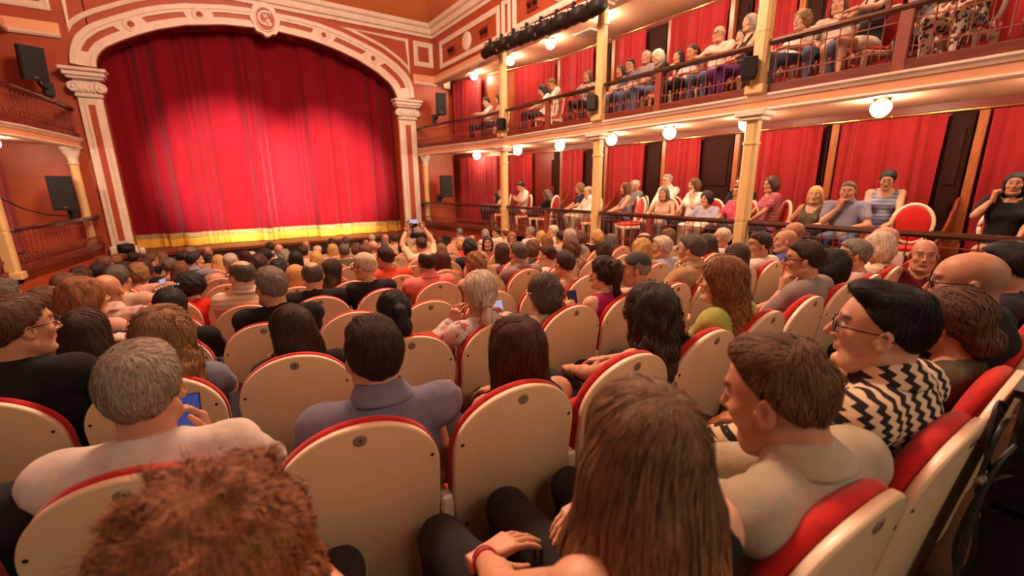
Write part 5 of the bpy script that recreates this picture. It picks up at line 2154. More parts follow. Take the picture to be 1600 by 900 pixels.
    if top == 'blackcream':
        # cream straps over the black top
        sb = MB()
        for s in (-1, 1):
            pts = [N + np.array([s * 0.105, 0.085, -0.13]), N + np.array([s * 0.105, 0.03, -0.045]), N + np.array([s * 0.10, -0.05, -0.045]), N + np.array([s * 0.09, -0.092, -0.12]), N + np.array([s * 0.085, -0.092, -0.22])]
            sb.tube(polyat(pts, np.linspace(0, 1, 14)), 0.013, 8)
        sb.tube(polyat([N + np.array([-0.10, -0.062, -0.055]), N + np.array([0, -0.085, -0.05]), N + np.array([0.10, -0.062, -0.055])], np.linspace(0, 1, 8)), 0.014, 8)
        st_ = sb.build('strap', MATS['cloth'], to)
        st_.color = (.62, .47, .30, 1)
    # --- trousers or skirt
    bot = P['bottom']
    if legs_on or True:
        blo = np.array([-0.36, -0.20, 0.0])
        bhi = np.array([0.36, 0.68, 0.70])
        f = Field(blo, bhi, hc * 1.15 if lod else 0.012)
        f.ell(Pe, (0.180, 0.142, 0.115), 0.03)
        shin = 0.0 if bot in ('whiteshort', 'skin') else 0.92
        for j in (0, 1):
            if bot == 'whiteshort' or bot == 'skin':
                s = -1 if j == 0 else 1
                a_ = Pe + np.array([s * 0.085, 0.02, 0.0])
                f.cone(a_, a_ + (KN[j] - a_) * 0.45, 0.094, 0.086, 0.03)
            else:
                leg(f, j, 0.010, shin)
        if lod == 0:
            f.wobble(0.004, 34, P['seed'])
        V2, F2 = f.surface()
        bo = link('shorts' if shin == 0 else 'trousers', fast_mesh('trousers', V2, F2, True, MATS[bot] if bot in MATS else MATS['cloth_far' if far else 'cloth']), o)
        bo.color = (*CLOTH.get(bot, (.03, .025, .03)), 1)
        if P['place'] != 's' or lod == 0:
            for j in (0, 1):
                sm_ = MB()
                a = AN[j]
                sm_.rings([[(a[0] + 0.042 * w1 * math.cos(t), a[1] + 0.05 + ln * math.sin(t) + 0.0, z_) for t in np.linspace(0, 2 * PI, 15)[:-1]] for z_, w1, ln in ((0.002, 1.0, 0.135), (0.03, 1.05, 0.138), (0.06, 0.95, 0.11), (0.085, 0.8, 0.06))])
                so = sm_.build('shoe', MATS['cloth'], o)
                so.color = (.05, .04, .035, 1)
    # --- glasses
    if 'gl' in opt or 'glw' in opt:
        gm = MB()
        y = 0.108
        def hp(p):
            return tuple(R @ (np.array(p) * sc) + H)
        for s in (-1, 1):
            ring = []
            for k in range(21):
                a = 2 * PI * k / 20
                e = 0.55
                c_, s_ = math.cos(a), math.sin(a)
                rx = 0.025 * abs(c_) ** e * (1 if c_ > 0 else -1)
                rz_ = 0.0175 * abs(s_) ** e * (1 if s_ > 0 else -1)
                ring.append(hp((s * 0.0335 + rx, y - 0.20 * abs(s * 0.0335 + rx) ** 1.2, 0.011 + rz_)))
            gm.tube(ring, 0.0022 if lod < 2 else 0.003, 6)
            gm.tube([hp((s * 0.058, y - 0.008, 0.017)), hp((s * 0.072, y - 0.02, 0.017)), hp((s * 0.080, 0.05, 0.015)), hp((s * 0.082, 0.0, 0.014)), hp((s * 0.080, -0.022, 0.0))], 0.0023 if lod < 2 else 0.003, 6)
        gm.tube([hp((-0.010, y, 0.015)), hp((0, y + 0.004, 0.017)), hp((0.010, y, 0.015))], 0.0022, 6)
        go = gm.build('glasses', WHITEFRAME if 'glw' in opt else GLASSFRAME, o)
        if lod == 0:
            for s in (-1, 1):
                lm = MB()
                fr = []
                for k in range(20):
                    a = 2 * PI * k / 20
                    e = 0.55
                    c_, s_ = math.cos(a), math.sin(a)
                    rx = 0.0245 * abs(c_) ** e * (1 if c_ > 0 else -1)
                    rz_ = 0.017 * abs(s_) ** e * (1 if s_ > 0 else -1)
                    fr.append((s * 0.0335 + rx, y - 0.20 * abs(s * 0.0335 + rx) ** 1.2, 0.011 + rz_))
                lm.rings([[hp(p) for p in fr], [hp((p[0], p[1] + 0.0012, p[2])) for p in fr]], smooth=False)
                lm.build('lens', LENS, go)
    # --- wrist things
    if 'earL' in opt or 'up' in opt or P.get('watch') is not None:
        j = P.get('watch', 0) or 0
        d = (WR[j] - EL[j]) / np.linalg.norm(WR[j] - EL[j])
        c0 = WR[j] - d * 0.015
        MB().tube([c0 - d * 0.010, c0 - d * 0.009, c0 + d * 0.009, c0 + d * 0.010], [0.026, 0.032, 0.032, 0.026], 14).build('watch', BLACK, o)
    o_world = Matrix.Translation(P['loc']) @ Matrix.Rotation(-math.radians(P['yaw']) + P.get('rz', 0), 4, 'Z')
    return o, dict(H=H, N=N, WR=WR, EL=EL, R=R, M=o_world)


def make_phone(M, c, d, n, label, screen=True, group=None, dim=False):
    """phone centred at c (person space), long axis d, screen normal n"""
    d = np.array(d, float) / np.linalg.norm(d)
    n = np.array(n, float)
    n = n - d * (n @ d)
    n /= np.linalg.norm(n)
    x = np.cross(d, n)
    mm = Matrix(((x[0], d[0], n[0], c[0]), (x[1], d[1], n[1], c[1]), (x[2], d[2], n[2], c[2]), (0, 0, 0, 1)))
    e = empty('phone')
    e.matrix_world = M @ mm
    tag(e, label, 'phone', group)
    MB().box((-0.036, -0.074, -0.0045), (0.036, 0.074, 0.0035), 0.004).build('body', PHONEBLUE if not screen else PHONEDK, e)
    MB().box((-0.033, -0.069, 0.0035), (0.033, 0.069, 0.0042)).build('screen', (SCREENDIM if dim else SCREEN) if screen else PHONEDK, e)
    return e

PEOPLE = [
    (-0.063, 0.7, 1.051, 0, -1, 's', 'curlbig', 'auburn', 'black', 'f', 'sl', 0, 0, 0, 'dark', 'curly auburn-haired person at the bottom edge, nearest the camera'),
    (0.56, 0.418, 1.14, 0, 0, 's', 'longhero', 'ombre', 'black', 'f', 'sl armslap', 0, 0, 0, 'dark', 'woman with long light-brown hair and black sleeveless dress in the nearest row'),
    (0.969, 0.369, 1.132, 0, 1, 's', 'fade', 'ltbrown', 'khaki', 'm', 'ls fold beard', 0, -10.0, 14.0, 'dark', 'young bearded man with short brown hair in pale khaki shirt'),
    (1.449, 0.33, 1.197, 0, 2, 's', 'quiff', 'black', 'zigzag', 'm', 'ls gl', 0, -20.0, -2.0, 'dark', 'man in black and cream zigzag jumper and dark glasses'),
    (2.12, 0.31, 1.098, 0, 3, 's', 'updo', 'brown', 'olive', 'f', 'ls', 0, 0, 0, 'dark', 'woman with brown gathered hair in olive lace top'),
    (2.338, 0.311, 1.209, 0, 4, 's', 'baldgrey', 'grey', 'black', 'm', 'gl', 0, -14.0, 6.0, 'dark', 'bald man with grey stubble hair, glasses and black T-shirt'),
    (3.186, 0.31, 1.169, 0, 6, 's', 'shortm', 'black', 'navy', 'm', '', 0, -5.0, 0, 'dark', 'dark-haired man in navy polo at the right edge'),
    (-0.215, 1.407, 1.075, 1, -1, 's', 'shortm', 'greyblond', 'white', 'm', 'phone', 0, 0, 0, 'dark', 'grey-haired man in white T-shirt holding a blue phone'),
    (0.361, 1.299, 1.066, 1, 0, 's', 'shortm', 'dkbrown', 'bluegrey', 'm', 'gl', 0, -10.0, 0, 'dark', 'man with neat brown hair, glasses and blue-grey polo'),
    (0.867, 1.232, 0.989, 1, 1, 's', 'bob', 'redbrown', 'blackcream', 'f', 'sl', 0, -6.0, 0, 'dark', 'woman with straight red-brown bob and black top with cream straps'),
    (1.574, 1.175, 1.02, 1, 3, 's', 'longcurl', 'softblack', 'skin', 'f', 'sl', 0, 0, 0, 'dark', 'woman with long dark curls and bare shoulders'),
    (2.138, 1.162, 1.094, 1, 4, 's', 'longwave', 'auburnlt', 'lime', 'f', '', 0, -28.0, 0, 'dark', 'woman with long auburn hair in lime green blouse'),
    (-0.674, 2.361, 1.075, 2, -2, 's', 'shortm', 'brown', 'black', 'm', 'gl', 0, 40.0, 0, 'dark', 'brown-haired man with glasses in black T-shirt at the left edge'),
    (-0.634, 1.501, 1.02, 1, -2, 's', 'shortm', 'dkbrown', 'black', 'm', 'ls', 0, 0, 0, 'dark', 'person in black long sleeves cut off by the left edge'),
    (-0.592, 2.85, 0.903, 2, -3, 's', 'long', 'dkbrown', 'black', 'f', '', 0, 0, 0, 'dark', 'woman with long dull brown hair in front of the man in white'),
    (-0.24, 2.26, 0.97, 2, -1, 's', 'curlylong', 'curlblond', 'denim', 'f', '', 0, 0, 0, 'dark', "woman with long blond-brown curls behind the white T-shirt man's head"),
    (-0.273, 3.118, 0.909, 3, -1, 's', 'bunclip', 'black', 'black', 'f', 'ls', 0, -10.0, 0, 'dark', 'black-haired woman with sparkling hair clip'),
    (0.23, 2.173, 0.934, 2, 0, 's', 'long', 'dkbrown', 'black', 'f', 'chinL', 0, -45.0, 0, 'dark', 'woman with long dark hair resting her face on her hand'),
    (0.702, 2.1, 0.951, 2, 1, 's', 'pony', 'black', 'orange', 'f', '', 0, -5.0, 0, 'dark', 'woman with black ponytail and orange strap'),
    (1.194, 2.049, 0.98, 2, 2, 's', 'ponyblond', 'white', 'floral', 'f', 'ls earL', 0, 10.0, 8.0, 'dark', 'white-blond woman with low ponytail and floral blouse'),
    (1.642, 2.021, 0.924, 2, 3, 's', 'bobwave', 'greydk', 'beige', 'f', 'glw', 0, -25.0, 0, 'dark', 'woman with wavy grey hair and white glasses'),
    (2.154, 2.011, 0.992, 2, 4, 's', 'ponymess', 'dkbrown', 'magenta', 'f', 'sl', 0, 0, 0, 'dark', 'woman with dark messy ponytail in magenta top'),
    (2.497, 2.013, 0.977, 2, 5, 's', 'cap', 'grey', 'offwhite', 'm', '', 0, -45.0, 0, 'dark', 'man in a dark baseball cap and pale shirt'),
    (3.179, 2.012, 1.054, 2, 6, 's', 'shortm', 'greydk', 'tan', 'm', 'gl chinL ls', 0, -15.0, 0, 'dark', 'man with cropped grey hair, glasses and tan shirt'),
    (0.124, 3.891, 0.917, 4, 0, 's', 'balding', 'greydk', 'stripe', 'm', 'gl', 0, -45.0, 0, 'dark', 'balding man with glasses in cream striped shirt'),
    (0.242, 3.018, 0.977, 3, 0, 's', 'shortm', 'grey', 'black', 'm', '', 0, -35.0, 0, 'dark', 'grey-haired man in black polo'),
    (-0.254, 4.814, 0.712, 5, -1, 's', 'afro', 'black', 'red', 'f', '', 0, -20.0, 0, 'dark', 'woman with round black curly hair in bright red top'),
    (-0.689, 4.069, 0.88, 4, -1, 's', 'bald', 'grey', 'plaid', 'm', '', 0, 0, 0, 'dark', 'bald man in pink and lilac checked shirt'),
    (0.619, 3.814, 0.865, 4, 1, 's', 'balding', 'greydk', 'black', 'm', '', 0, 0, 0, 'dark', 'man with thinning dark hair in black T-shirt'),
    (0.944, 4.623, 0.738, 5, 2, 's', 'longwave', 'dkbrown', 'black', 'f', '', 0, 60.0, 0, 'dark', 'woman with long dark brown waves turned to the right'),
    (1.036, 3.766, 0.899, 4, 2, 's', 'shortm', 'white', 'navy', 'f', 'gl', 0, -50.0, 0, 'dark', 'woman with cropped silver hair and glasses in navy T-shirt'),
    (1.488, 4.582, 0.82, 5, 3, 's', 'shortm', 'dkbrown', 'orange', 'm', 'gl ls', 0, -30.0, 0, 'dark', 'man with glasses in orange shirt'),
    (1.601, 3.723, 0.876, 4, 3, 's', 'balding', 'dkbrown', 'salmon', 'm', 'ls', 0, 0, 0, 'dark', 'bald-crowned man in salmon pink shirt'),
    (2.149, 4.563, 0.722, 5, 4, 's', 'bob', 'redbrown', 'orange', 'f', '', 0, 0, 0, 'dark', 'woman with chestnut bob in front of the salmon shirt'),
    (2.614, 6.263, 0.675, 7, 5, 's', 'shortm', 'dkbrown', 'cream', 'm', 'up', 0, 0, 0, 'dark', 'man in cream shirt filming with raised phone'),
    (0.599, 4.667, 0.715, 5, 1, 's', 'long', 'blond', 'cream', 'f', '', 0, 0, 0, 'dark', 'woman with straight long blond hair'),
    (2.112, 3.71, 0.807, 4, 4, 's', 'curlbob', 'auburnlt', 'pinkpale', 'f', '', 0, 0, 0, 'dark', 'woman with short frizzy auburn curls'),
    (2.655, 3.711, 0.857, 4, 5, 's', 'shortm', 'greydk', 'mauve', 'm', 'ls', 0, -15.0, 0, 'dark', 'man with dark grey hair in mauve shirt'),
    (3.001, 4.563, 0.738, 5, 6, 's', 'bob', 'dkbrown', 'navyfl', 'f', 'sl', 0, 0, 0, 'dark', 'woman with dark bob in navy floral top'),
    (3.831, 6.262, 0.612, 7, 8, 's', 'long', 'black', 'floraldk', 'f', 'sl', -150.0, 0, 0, 'dark', 'woman with long black hair looking back at the camera'),
    (2.993, 5.41, 0.699, 6, 6, 's', 'curlbob', 'black', 'navy', 'm', '', 0, 0, 0, 'dark', 'person with dark curls in navy top'),
    (3.059, 3.714, 0.801, 4, 6, 's', 'shortm', 'redbrown', 'white', 'f', '', 0, -30.0, 0, 'dark', 'woman with short chestnut hair in white top'),
    (2.561, 2.862, 0.882, 3, 5, 's', 'shortm', 'dkbrown', 'skin', 'f', 'sl', 0, 0, 0, 'dark', 'woman with short dark hair and bare shoulders'),
    (3.418, 3.714, 0.841, 4, 7, 's', 'curlbob', 'brown', 'leopard', 'f', '', 0, 0, 0, 'dark', 'woman with brown bob in leopard print'),
    (3.488, 4.562, 0.734, 5, 7, 's', 'curlbob', 'brown', 'teal', 'f', 'sl', 0, 0, 0, 'dark', 'woman with light brown curls in teal top'),
    (4.931, 7.112, 0.52, 8, 10, 's', 'bobwave', 'auburn', 'beige', 'f', 'gl', -145.0, 0, 0, 'dark', 'auburn woman with glasses turned to face the camera'),
    (5.6, 7.394, 0.564, 8, 11, 's', 'shortm', 'grey', 'white', 'm', 'gl', 0, -60.0, 0, 'dark', 'grey man with glasses near the side balcony'),
    (5.5, 8.572, 0.47, 10, 11, 's', 'shortm', 'dkbrown', 'white', 'm', '', 0, -60.0, 0, 'dark', 'dark-haired man in white looking left'),
    (5.25, 7.818, 0.525, 9, 11, 's', 'balding', 'brown', 'beige', 'm', '', 0, 0, 0, 'dark', 'balding man in beige near the side balcony'),
    (5.65, 9.351, 0.36, 11, 12, 's', 'bobwave', 'greyblond', 'white', 'f', '', 0, 0, 0, 'dark', 'woman with grey bob beside the side balcony'),
    (5.6, 10.645, 0.285, 12, 12, 's', 'shortm', 'grey', 'bluegrey', 'm', '', 0, 0, 0, 'dark', 'grey-haired man in blue-grey near the stage corner'),
    (3.76, 7.114, 0.504, 8, 8, 's', 'curlbob', 'blond', 'red', 'f', '', 0, 0, 0, 'dark', 'blond curly woman in red top'),
    (4.949, 8.811, 0.308, 10, 10, 's', 'bald', 'grey', 'pinkpale', 'm', '', 0, 0, 0, 'dark', 'bald man behind the black curly head'),
    (5.75, 6.802, 0.631, 8, 12, 's', 'shortm', 'white', 'white', 'm', '', 0, -50.0, 0, 'dark', 'white-haired man in white below the balcony'),
    (5.472, 6.261, 0.572, 7, 11, 's', 'shortm', 'black', 'beige', 'f', '', 0, 0, 0, 'dark', 'black short-haired woman below the balcony'),
    (4.17, 4.562, 0.837, 5, 8, 's', 'shortm', 'greyblond', 'tealgrey', 'm', '', 0, 0, 0, 'dark', 'broad man in grey-teal shirt'),
    (5.3, 5.532, 0.655, 6, 10, 's', 'curlbob', 'brown', 'black', 'f', '', 0, 0, 0, 'dark', 'brown curly woman in black top'),
    (5.55, 5.371, 0.663, 6, 11, 's', 'curlbob', 'blond', 'black', 'f', '', 0, -40.0, 0, 'dark', 'blond woman in black below the balcony'),
    (5.026, 4.562, 0.71, 5, 10, 's', 'long', 'greydk', 'pinkpale', 'f', '', 0, 0, 0, 'dark', 'woman with long dark grey hair in pale top'),
    (3.958, 3.713, 0.774, 4, 8, 's', 'bobwave', 'dkbrown', 'brown', 'f', '', 0, 0, 0, 'dark', 'woman with dark brown bob before the magenta top'),
    (4.44, 5.41, 0.671, 6, 9, 's', 'bobwave', 'auburnlt', 'cream', 'f', '', 0, 0, 0, 'dark', 'woman with light auburn bob'),
    (5.3, 6.64, 0.562, 7, 10, 's', 'bobwave', 'blond', 'cream', 'f', '', 0, 0, 0, 'dark', 'woman with pale blond bob'),
    (3.965, 2.862, 0.904, 3, 8, 's', 'shortm', 'white', 'bluepale', 'm', '', 0, -30.0, 0, 'dark', 'white-haired man in pale blue shirt'),
    (3.625, 2.863, 0.909, 3, 7, 's', 'bobwave', 'blond', 'beige', 'f', '', 0, 0, 0, 'dark', 'blond woman behind the baseball cap'),
    (4.813, 2.86, 0.858, 3, 9, 's', 'long', 'dkbrown', 'beige', 'f', '', 0, 0, 0, 'dark', 'woman with long dark hair beyond the tan shirt'),
    (5.153, 2.862, 0.923, 3, 10, 's', 'bunwhite', 'white', 'white', 'f', '', 0, -60.0, 0, 'dark', 'white-haired woman with a black bun band'),
    (4.299, 2.011, 0.997, 2, 8, 's', 'shortm', 'dkbrown', 'white', 'm', '', 0, -50.0, 0, 'dark', 'man with receding dark hair in white shirt'),
    (3.892, 2.01, 0.927, 2, 7, 's', 'bob', 'dkbrown', 'black', 'f', '', 0, 0, 0, 'dark', 'dark-haired woman behind the lime blouse'),
    (4.743, 3.713, 0.821, 4, 9, 's', 'balding', 'dkbrown', 'pinkpale', 'm', '', 0, 0, 0, 'dark', 'bald-crowned man under the lower balcony rail'),
    (5.272, 3.712, 0.832, 4, 10, 's', 'bobwave', 'brown', 'white', 'f', '', 0, 0, 0, 'dark', 'brown-haired person under the lower balcony rail'),
    (3.097, 1.16, 1.098, 1, 6, 's', 'shortm', 'dkbrown', 'grey', 'm', 'gl chinL', 0, -25.0, 0, 'dark', 'young man with glasses and grey T-shirt, hand at his mouth'),
    (3.55, 1.161, 1.002, 1, 5, 's', 'bobwave', 'black', 'greenfl', 'f', '', 0, -10.0, 0, 'dark', 'woman with short black hair in green patterned top'),
    (3.98, 1.162, 1.041, 1, 7, 's', 'shortm', 'grey', 'offwhite', 'f', 'gl', 0, -30.0, 0, 'dark', 'grey-haired woman with glasses in off-white top'),
    (4.49, 1.161, 1.053, 1, 9, 's', 'bobwave', 'white', 'stripe', 'f', '', 0, -30.0, 0, 'dark', 'white-haired woman in striped top'),
    (5.0, 1.258, 1.065, 1, 10, 's', 'bald', 'grey', 'white', 'm', '', 0, 0, 0, 'dark', 'bald man in front of the empty red balcony chair'),
    (4.844, 2.011, 0.989, 2, 9, 's', 'bald', 'grey', 'blue', 'm', '', 0, -30.0, 0, 'dark', 'bald man in royal blue polo'),
    (5.5, 2.203, 1.018, 2, 11, 's', 'bald', 'grey', 'greydk', 'm', '', 0, 0, 0, 'dark', 'sunburnt bald man under the side rail'),
    (4.43, 0.86, 1.034, 1, 8, 's', 'bald', 'grey', 'burgundy', 'm', '', -108.0, 0, 0, 'dark', 'bald man in burgundy shirt turned towards the camera'),
    (5.75, 0.482, 0.766, 1, 11, 's', 'longwave', 'blond', 'black', 'f', '', 0, 0, 0, 'dark', 'blond person at the far right edge'),
    (-0.909, 3.75, 0.884, 4, -2, 's', 'bob', 'brown', 'rust', 'f', '', 0, 60.0, 0, 'dark', 'woman with brown fringe looking right'),
    (-0.671, 3.35, 0.978, 4, -4, 's', 'bobwave', 'auburnlt', 'pinkpale', 'f', '', 0, 40.0, 0, 'dark', 'woman with copper wavy hair at left'),
    (-1.097, 5.024, 0.777, 5, -3, 's', 'shortm', 'brown', 'black', 'm', '', 0, 0, 0, 'dark', 'man with brown hair left of the bald head'),
    (-0.753, 4.93, 0.819, 5, -2, 's', 'shortm', 'greydk', 'beige', 'm', '', 0, 0, 0, 'dark', 'man with short grey hair before the bald head'),
    (-1.337, 6.799, 0.594, 7, -3, 's', 'curlbob', 'redblack', 'black', 'f', '', 0, 0, 0, 'dark', 'woman with dark red-black curls at left'),
    (-1.339, 7.652, 0.506, 8, -3, 's', 'shortm', 'black', 'black', 'm', '', 0, 0, 0, 'dark', 'black-haired person beside the dark red curls'),
    (-1.393, 8.515, 0.496, 9, -3, 's', 'shortm', 'brown', 'black', 'm', '', 0, 0, 0, 'dark', 'brown-haired man near the left box'),
    (-1.08, 7.574, 0.512, 8, -2, 's', 'shortm', 'black', 'pinkpale', 'm', '', 0, 30.0, 0, 'dark', 'black-haired man beside the blond curls'),
    (-0.812, 6.648, 0.597, 7, -2, 's', 'curlbob', 'curlblond', 'pinkpale', 'f', '', 0, 0, 0, 'dark', 'woman with blond-brown curls and lit phone'),
    (-1.511, 10.256, 0.297, 11, -3, 's', 'shortm', 'auburn', 'black', 'f', '', 0, 0, 0, 'dark', 'auburn head near the left box front'),
    (-0.948, 8.388, 0.434, 9, -2, 's', 'bob', 'redblack', 'brown', 'f', '', 0, 0, 0, 'dark', 'woman with dark red bob'),
    (-1.268, 10.175, 0.341, 11, -2, 's', 'shortm', 'black', 'black', 'm', '', 0, 0, 0, 'dark', 'black head below the left pilaster'),
    (-1.023, 10.104, 0.313, 11, -1, 's', 'shortm', 'brown', 'black', 'm', '', 0, 20.0, 0, 'dark', 'brown-haired man in black before the pilaster'),
    (-0.416, 6.549, 0.596, 7, -1, 's', 'long', 'brown', 'cream', 'f', '', 0, 0, 0, 'dark', 'woman with long brown hair in cream'),
    (-1.225, 4.218, 0.888, 4, -3, 's', 'shortm', 'greydk', 'black', 'm', '', 0, 0, 0, 'dark', 'dark grey head at the left edge'),
    (0.111, 6.442, 0.647, 7, 0, 's', 'shortm', 'greyblond', 'pinkpale', 'm', '', 0, 0, 0, 'dark', 'man with pale grey-brown hair in the middle rows'),
    (-0.018, 8.167, 0.431, 9, 0, 's', 'long', 'blond', 'pink', 'f', '', 0, 0, 0, 'dark', 'woman with blond hair in pink top'),
    (-0.485, 9.114, 0.414, 10, -1, 's', 'shortm', 'black', 'bluepale', 'm', 'beard', 0, 70.0, 0, 'dark', 'bearded man looking right in pale blue shirt'),
    (-0.292, 7.371, 0.594, 8, 0, 's', 'shortm', 'black', 'bluegrey', 'm', '', 0, 50.0, 0, 'dark', 'black-haired man beside the bearded man'),
    (-0.166, 9.893, 0.237, 11, 0, 's', 'long', 'black', 'black', 'f', '', 0, 0, 0, 'dark', 'long black-haired woman in the third row from the stage'),
    (-0.576, 7.441, 0.525, 8, -1, 's', 'shortm', 'greydk', 'black', 'm', '', 0, 0, 0, 'dark', 'grey-haired man left of the bearded man'),
    (-0.935, 10.933, 0.227, 12, -1, 's', 'long', 'ltbrown', 'brown', 'f', '', 0, 0, 0, 'dark', 'long light-brown-haired woman near the stage'),
    (-0.73, 12.578, 0.121, 14, -1, 's', 'shortm', 'redhair', 'black', 'f', '', 0, 0, 0, 'dark', 'red-haired person near the stage'),
    (-0.457, 10.812, 0.286, 12, 0, 's', 'shortm', 'grey', 'beige', 'm', '', 0, 0, 0, 'dark', 'grey head in front of the bearded man'),
    (-0.191, 11.602, 0.189, 13, 0, 's', 'bald', 'grey', 'pinkpale', 'm', '', 0, 0, 0, 'dark', 'pink bald head near the stage, left part'),
    (0.379, 8.945, 0.368, 10, 1, 's', 'bob', 'redblack', 'beige', 'f', '', 0, -20.0, 0, 'dark', 'woman with dark red bob in the middle front rows'),
    (0.53, 9.776, 0.229, 11, 1, 's', 'shortm', 'white', 'beige', 'f', '', 0, 0, 0, 'dark', 'white-grey head beside the dark red bob'),
    (0.571, 7.218, 0.579, 8, 1, 's', 'shortm', 'black', 'black', 'm', '', 0, 0, 0, 'dark', 'black head beside the white-grey head'),
    (0.415, 6.392, 0.62, 7, 1, 's', 'curlbob', 'dkbrown', 'black', 'f', '', 0, 0, 0, 'dark', 'dark curly head before the cream striped shirt'),
    (0.921, 8.877, 0.44, 10, 2, 's', 'bald', 'grey', 'white', 'm', '', 0, 0, 0, 'dark', 'bald head before the blue phone'),
    (0.933, 10.575, 0.29, 12, 2, 's', 'shortm', 'dkbrown', 'black', 'm', '', 0, -20.0, 0, 'dark', 'dark head left of the front bald head'),
    (0.905, 8.028, 0.436, 9, 2, 's', 'curlbob', 'grey', 'beige', 'f', '', 0, 0, 0, 'dark', 'grey curly head beside the blue phone'),
    (0.952, 7.172, 0.515, 8, 2, 's', 'bob', 'black', 'cream', 'f', '', 0, 0, 0, 'dark', 'woman with black bob before the blond long hair'),
    (0.546, 5.522, 0.658, 6, 1, 's', 'curlbob', 'black', 'black', 'f', '', 0, 0, 0, 'dark', 'black curly head before the grey-haired man'),
    (1.193, 8.0, 0.487, 9, 3, 's', 'shortm', 'dkbrown', 'beige', 'm', '', 0, 0, 0, 'dark', 'dark head in front of the black bob'),
    (1.639, 10.524, 0.275, 12, 4, 's', 'bald', 'grey', 'beige', 'm', '', 0, 0, 0, 'dark', 'bald head close to the stage apron'),
    (1.716, 9.672, 0.269, 11, 4, 's', 'balding', 'white', 'beige', 'm', '', 0, 0, 0, 'dark', 'bald man with white side hair'),
    (1.236, 7.149, 0.488, 8, 5, 's', 'bobwave', 'blond', 'beige', 'f', '', 0, 0, 0, 'dark', 'blond permed head in the middle rows'),
    (1.843, 8.818, 0.372, 10, 4, 's', 'bob', 'blond', 'beige', 'f', '', 0, 0, 0, 'dark', 'pale blond bob close to the stage'),
    (1.659, 7.12, 0.561, 8, 3, 's', 'shortm', 'greydk', 'olive', 'm', '', 0, 0, 0, 'dark', 'grey-brown man in olive T-shirt'),
    (2.28, 8.812, 0.345, 10, 5, 's', 'curlbob', 'brown', 'floraldk', 'f', '', 0, 0, 0, 'dark', 'brown curly woman in the front rows'),
    (1.743, 6.27, 0.639, 7, 3, 's', 'shortm', 'brown', 'beige', 'm', '', 0, -20.0, 0, 'dark', 'brown-grey man before the silver-haired woman'),
    (3.628, 12.212, 0.127, 14, 8, 's', 'shortm', 'white', 'bluegrey', 'm', '', 0, 0, 0, 'dark', 'white-grey head right at the stage'),
    (3.212, 11.362, 0.091, 13, 7, 's', 'bald', 'grey', 'beige', 'm', '', 0, 0, 0, 'dark', 'bald pink head in the second row from the stage'),
    (2.12, 7.113, 0.582, 8, 4, 's', 'bald', 'auburn', 'beige', 'm', '', 0, 0, 0, 'dark', 'reddish bald head in the third row from the stage'),
    (3.453, 10.513, 0.29, 12, 7, 's', 'bald', 'grey', 'beige', 'm', '', 0, 0, 0, 'dark', 'red-faced bald head at the stage front'),
    (3.382, 9.663, 0.365, 11, 7, 's', 'shortm', 'dkbrown', 'beige', 'm', '', 0, 0, 0, 'dark', 'dark head at the stage front'),
    (3.144, 9.661, 0.222, 11, 6, 's', 'shortm', 'greydk', 'black', 'm', '', 0, 0, 0, 'dark', 'dark grey head before the orange shirt'),
    (2.941, 7.964, 0.433, 9, 6, 's', 'long', 'black', 'black', 'f', '', 0, 0, 0, 'dark', 'woman with long black hair before the raised phone'),
    (4.694, 12.212, 0.157, 14, 10, 's', 'bald', 'grey', 'beige', 'm', '', 0, 0, 0, 'dark', 'bald head in front of the floor spotlight'),
    (4.277, 9.662, 0.37, 11, 9, 's', 'shortm', 'brown', 'beige', 'm', '', 0, 0, 0, 'dark', 'brown head under the right pilaster'),
    (3.698, 7.961, 0.444, 9, 8, 's', 'long', 'dkbrown', 'cream', 'f', '', 0, 0, 0, 'dark', 'long dark hair right of the raised phone'),
    (4.702, 9.663, 0.274, 11, 10, 's', 'long', 'black', 'black', 'f', '', 0, 0, 0, 'dark', 'long black hair near the stage corner'),
    (2.946, 6.262, 0.563, 7, 6, 's', 'long', 'ltbrown', 'cream', 'f', '', 0, 0, 0, 'dark', 'light brown hair with green clip'),
    (2.185, 10.512, 0.287, 12, 5, 's', 'shortm', 'dkbrown', 'black', 'm', '', 0, 0, 0, 'dark', 'dark head at the centre of the stage front'),
    (2.705, 11.365, 0.201, 13, 6, 's', 'shortm', 'greydk', 'black', 'm', '', 0, 0, 0, 'dark', 'grey-dark head at the centre of the stage front'),
    (7.0, 10.84, 1.225, -1, 0, 'L', 'bob', 'black', 'black', 'f', 'phone', -60.0, 0, 0, 'dark', 'woman in black with phone on the lower balcony corner'),
    (6.88, 10.414, 1.379, -1, 0, 'L', 'bunwhite', 'black', 'cream', 'f', '', -50.0, 0, 0, 'dark', 'dark-haired person in cream beside the first balcony column'),
    (6.88, 9.481, 1.521, -1, 0, 'L', 'shortm', 'black', 'white', 'm', 'phone', -70.0, 0, 20.0, 'dark', 'man in white T-shirt looking at his phone on the lower balcony'),
    (6.88, 8.377, 1.336, -1, 0, 'L', 'long', 'greydk', 'black', 'f', '', -20.0, 0, 20.0, 'dark', 'long dark-haired person in black on the lower balcony'),
    (7.3, 7.668, 1.487, -1, 0, 'L', 'bobwave', 'curlblond', 'navy', 'f', '', -60.0, -10.0, 0, 'dark', 'person leaning sideways in navy on the lower balcony'),
    (6.88, 6.96, 1.411, -1, 0, 'L', 'balding', 'grey', 'white', 'm', 'gl ls', -70.0, 0, 0, 'khaki', 'bald man with glasses in white shirt at the second column'),
    (7.2, 6.195, 1.478, -1, 0, 'L', 'bob', 'brown', 'bluegrey', 'f', 'sl', -50.0, -20.0, 0, 'dark', 'brown-haired woman in sleeveless blue-grey looking left'),
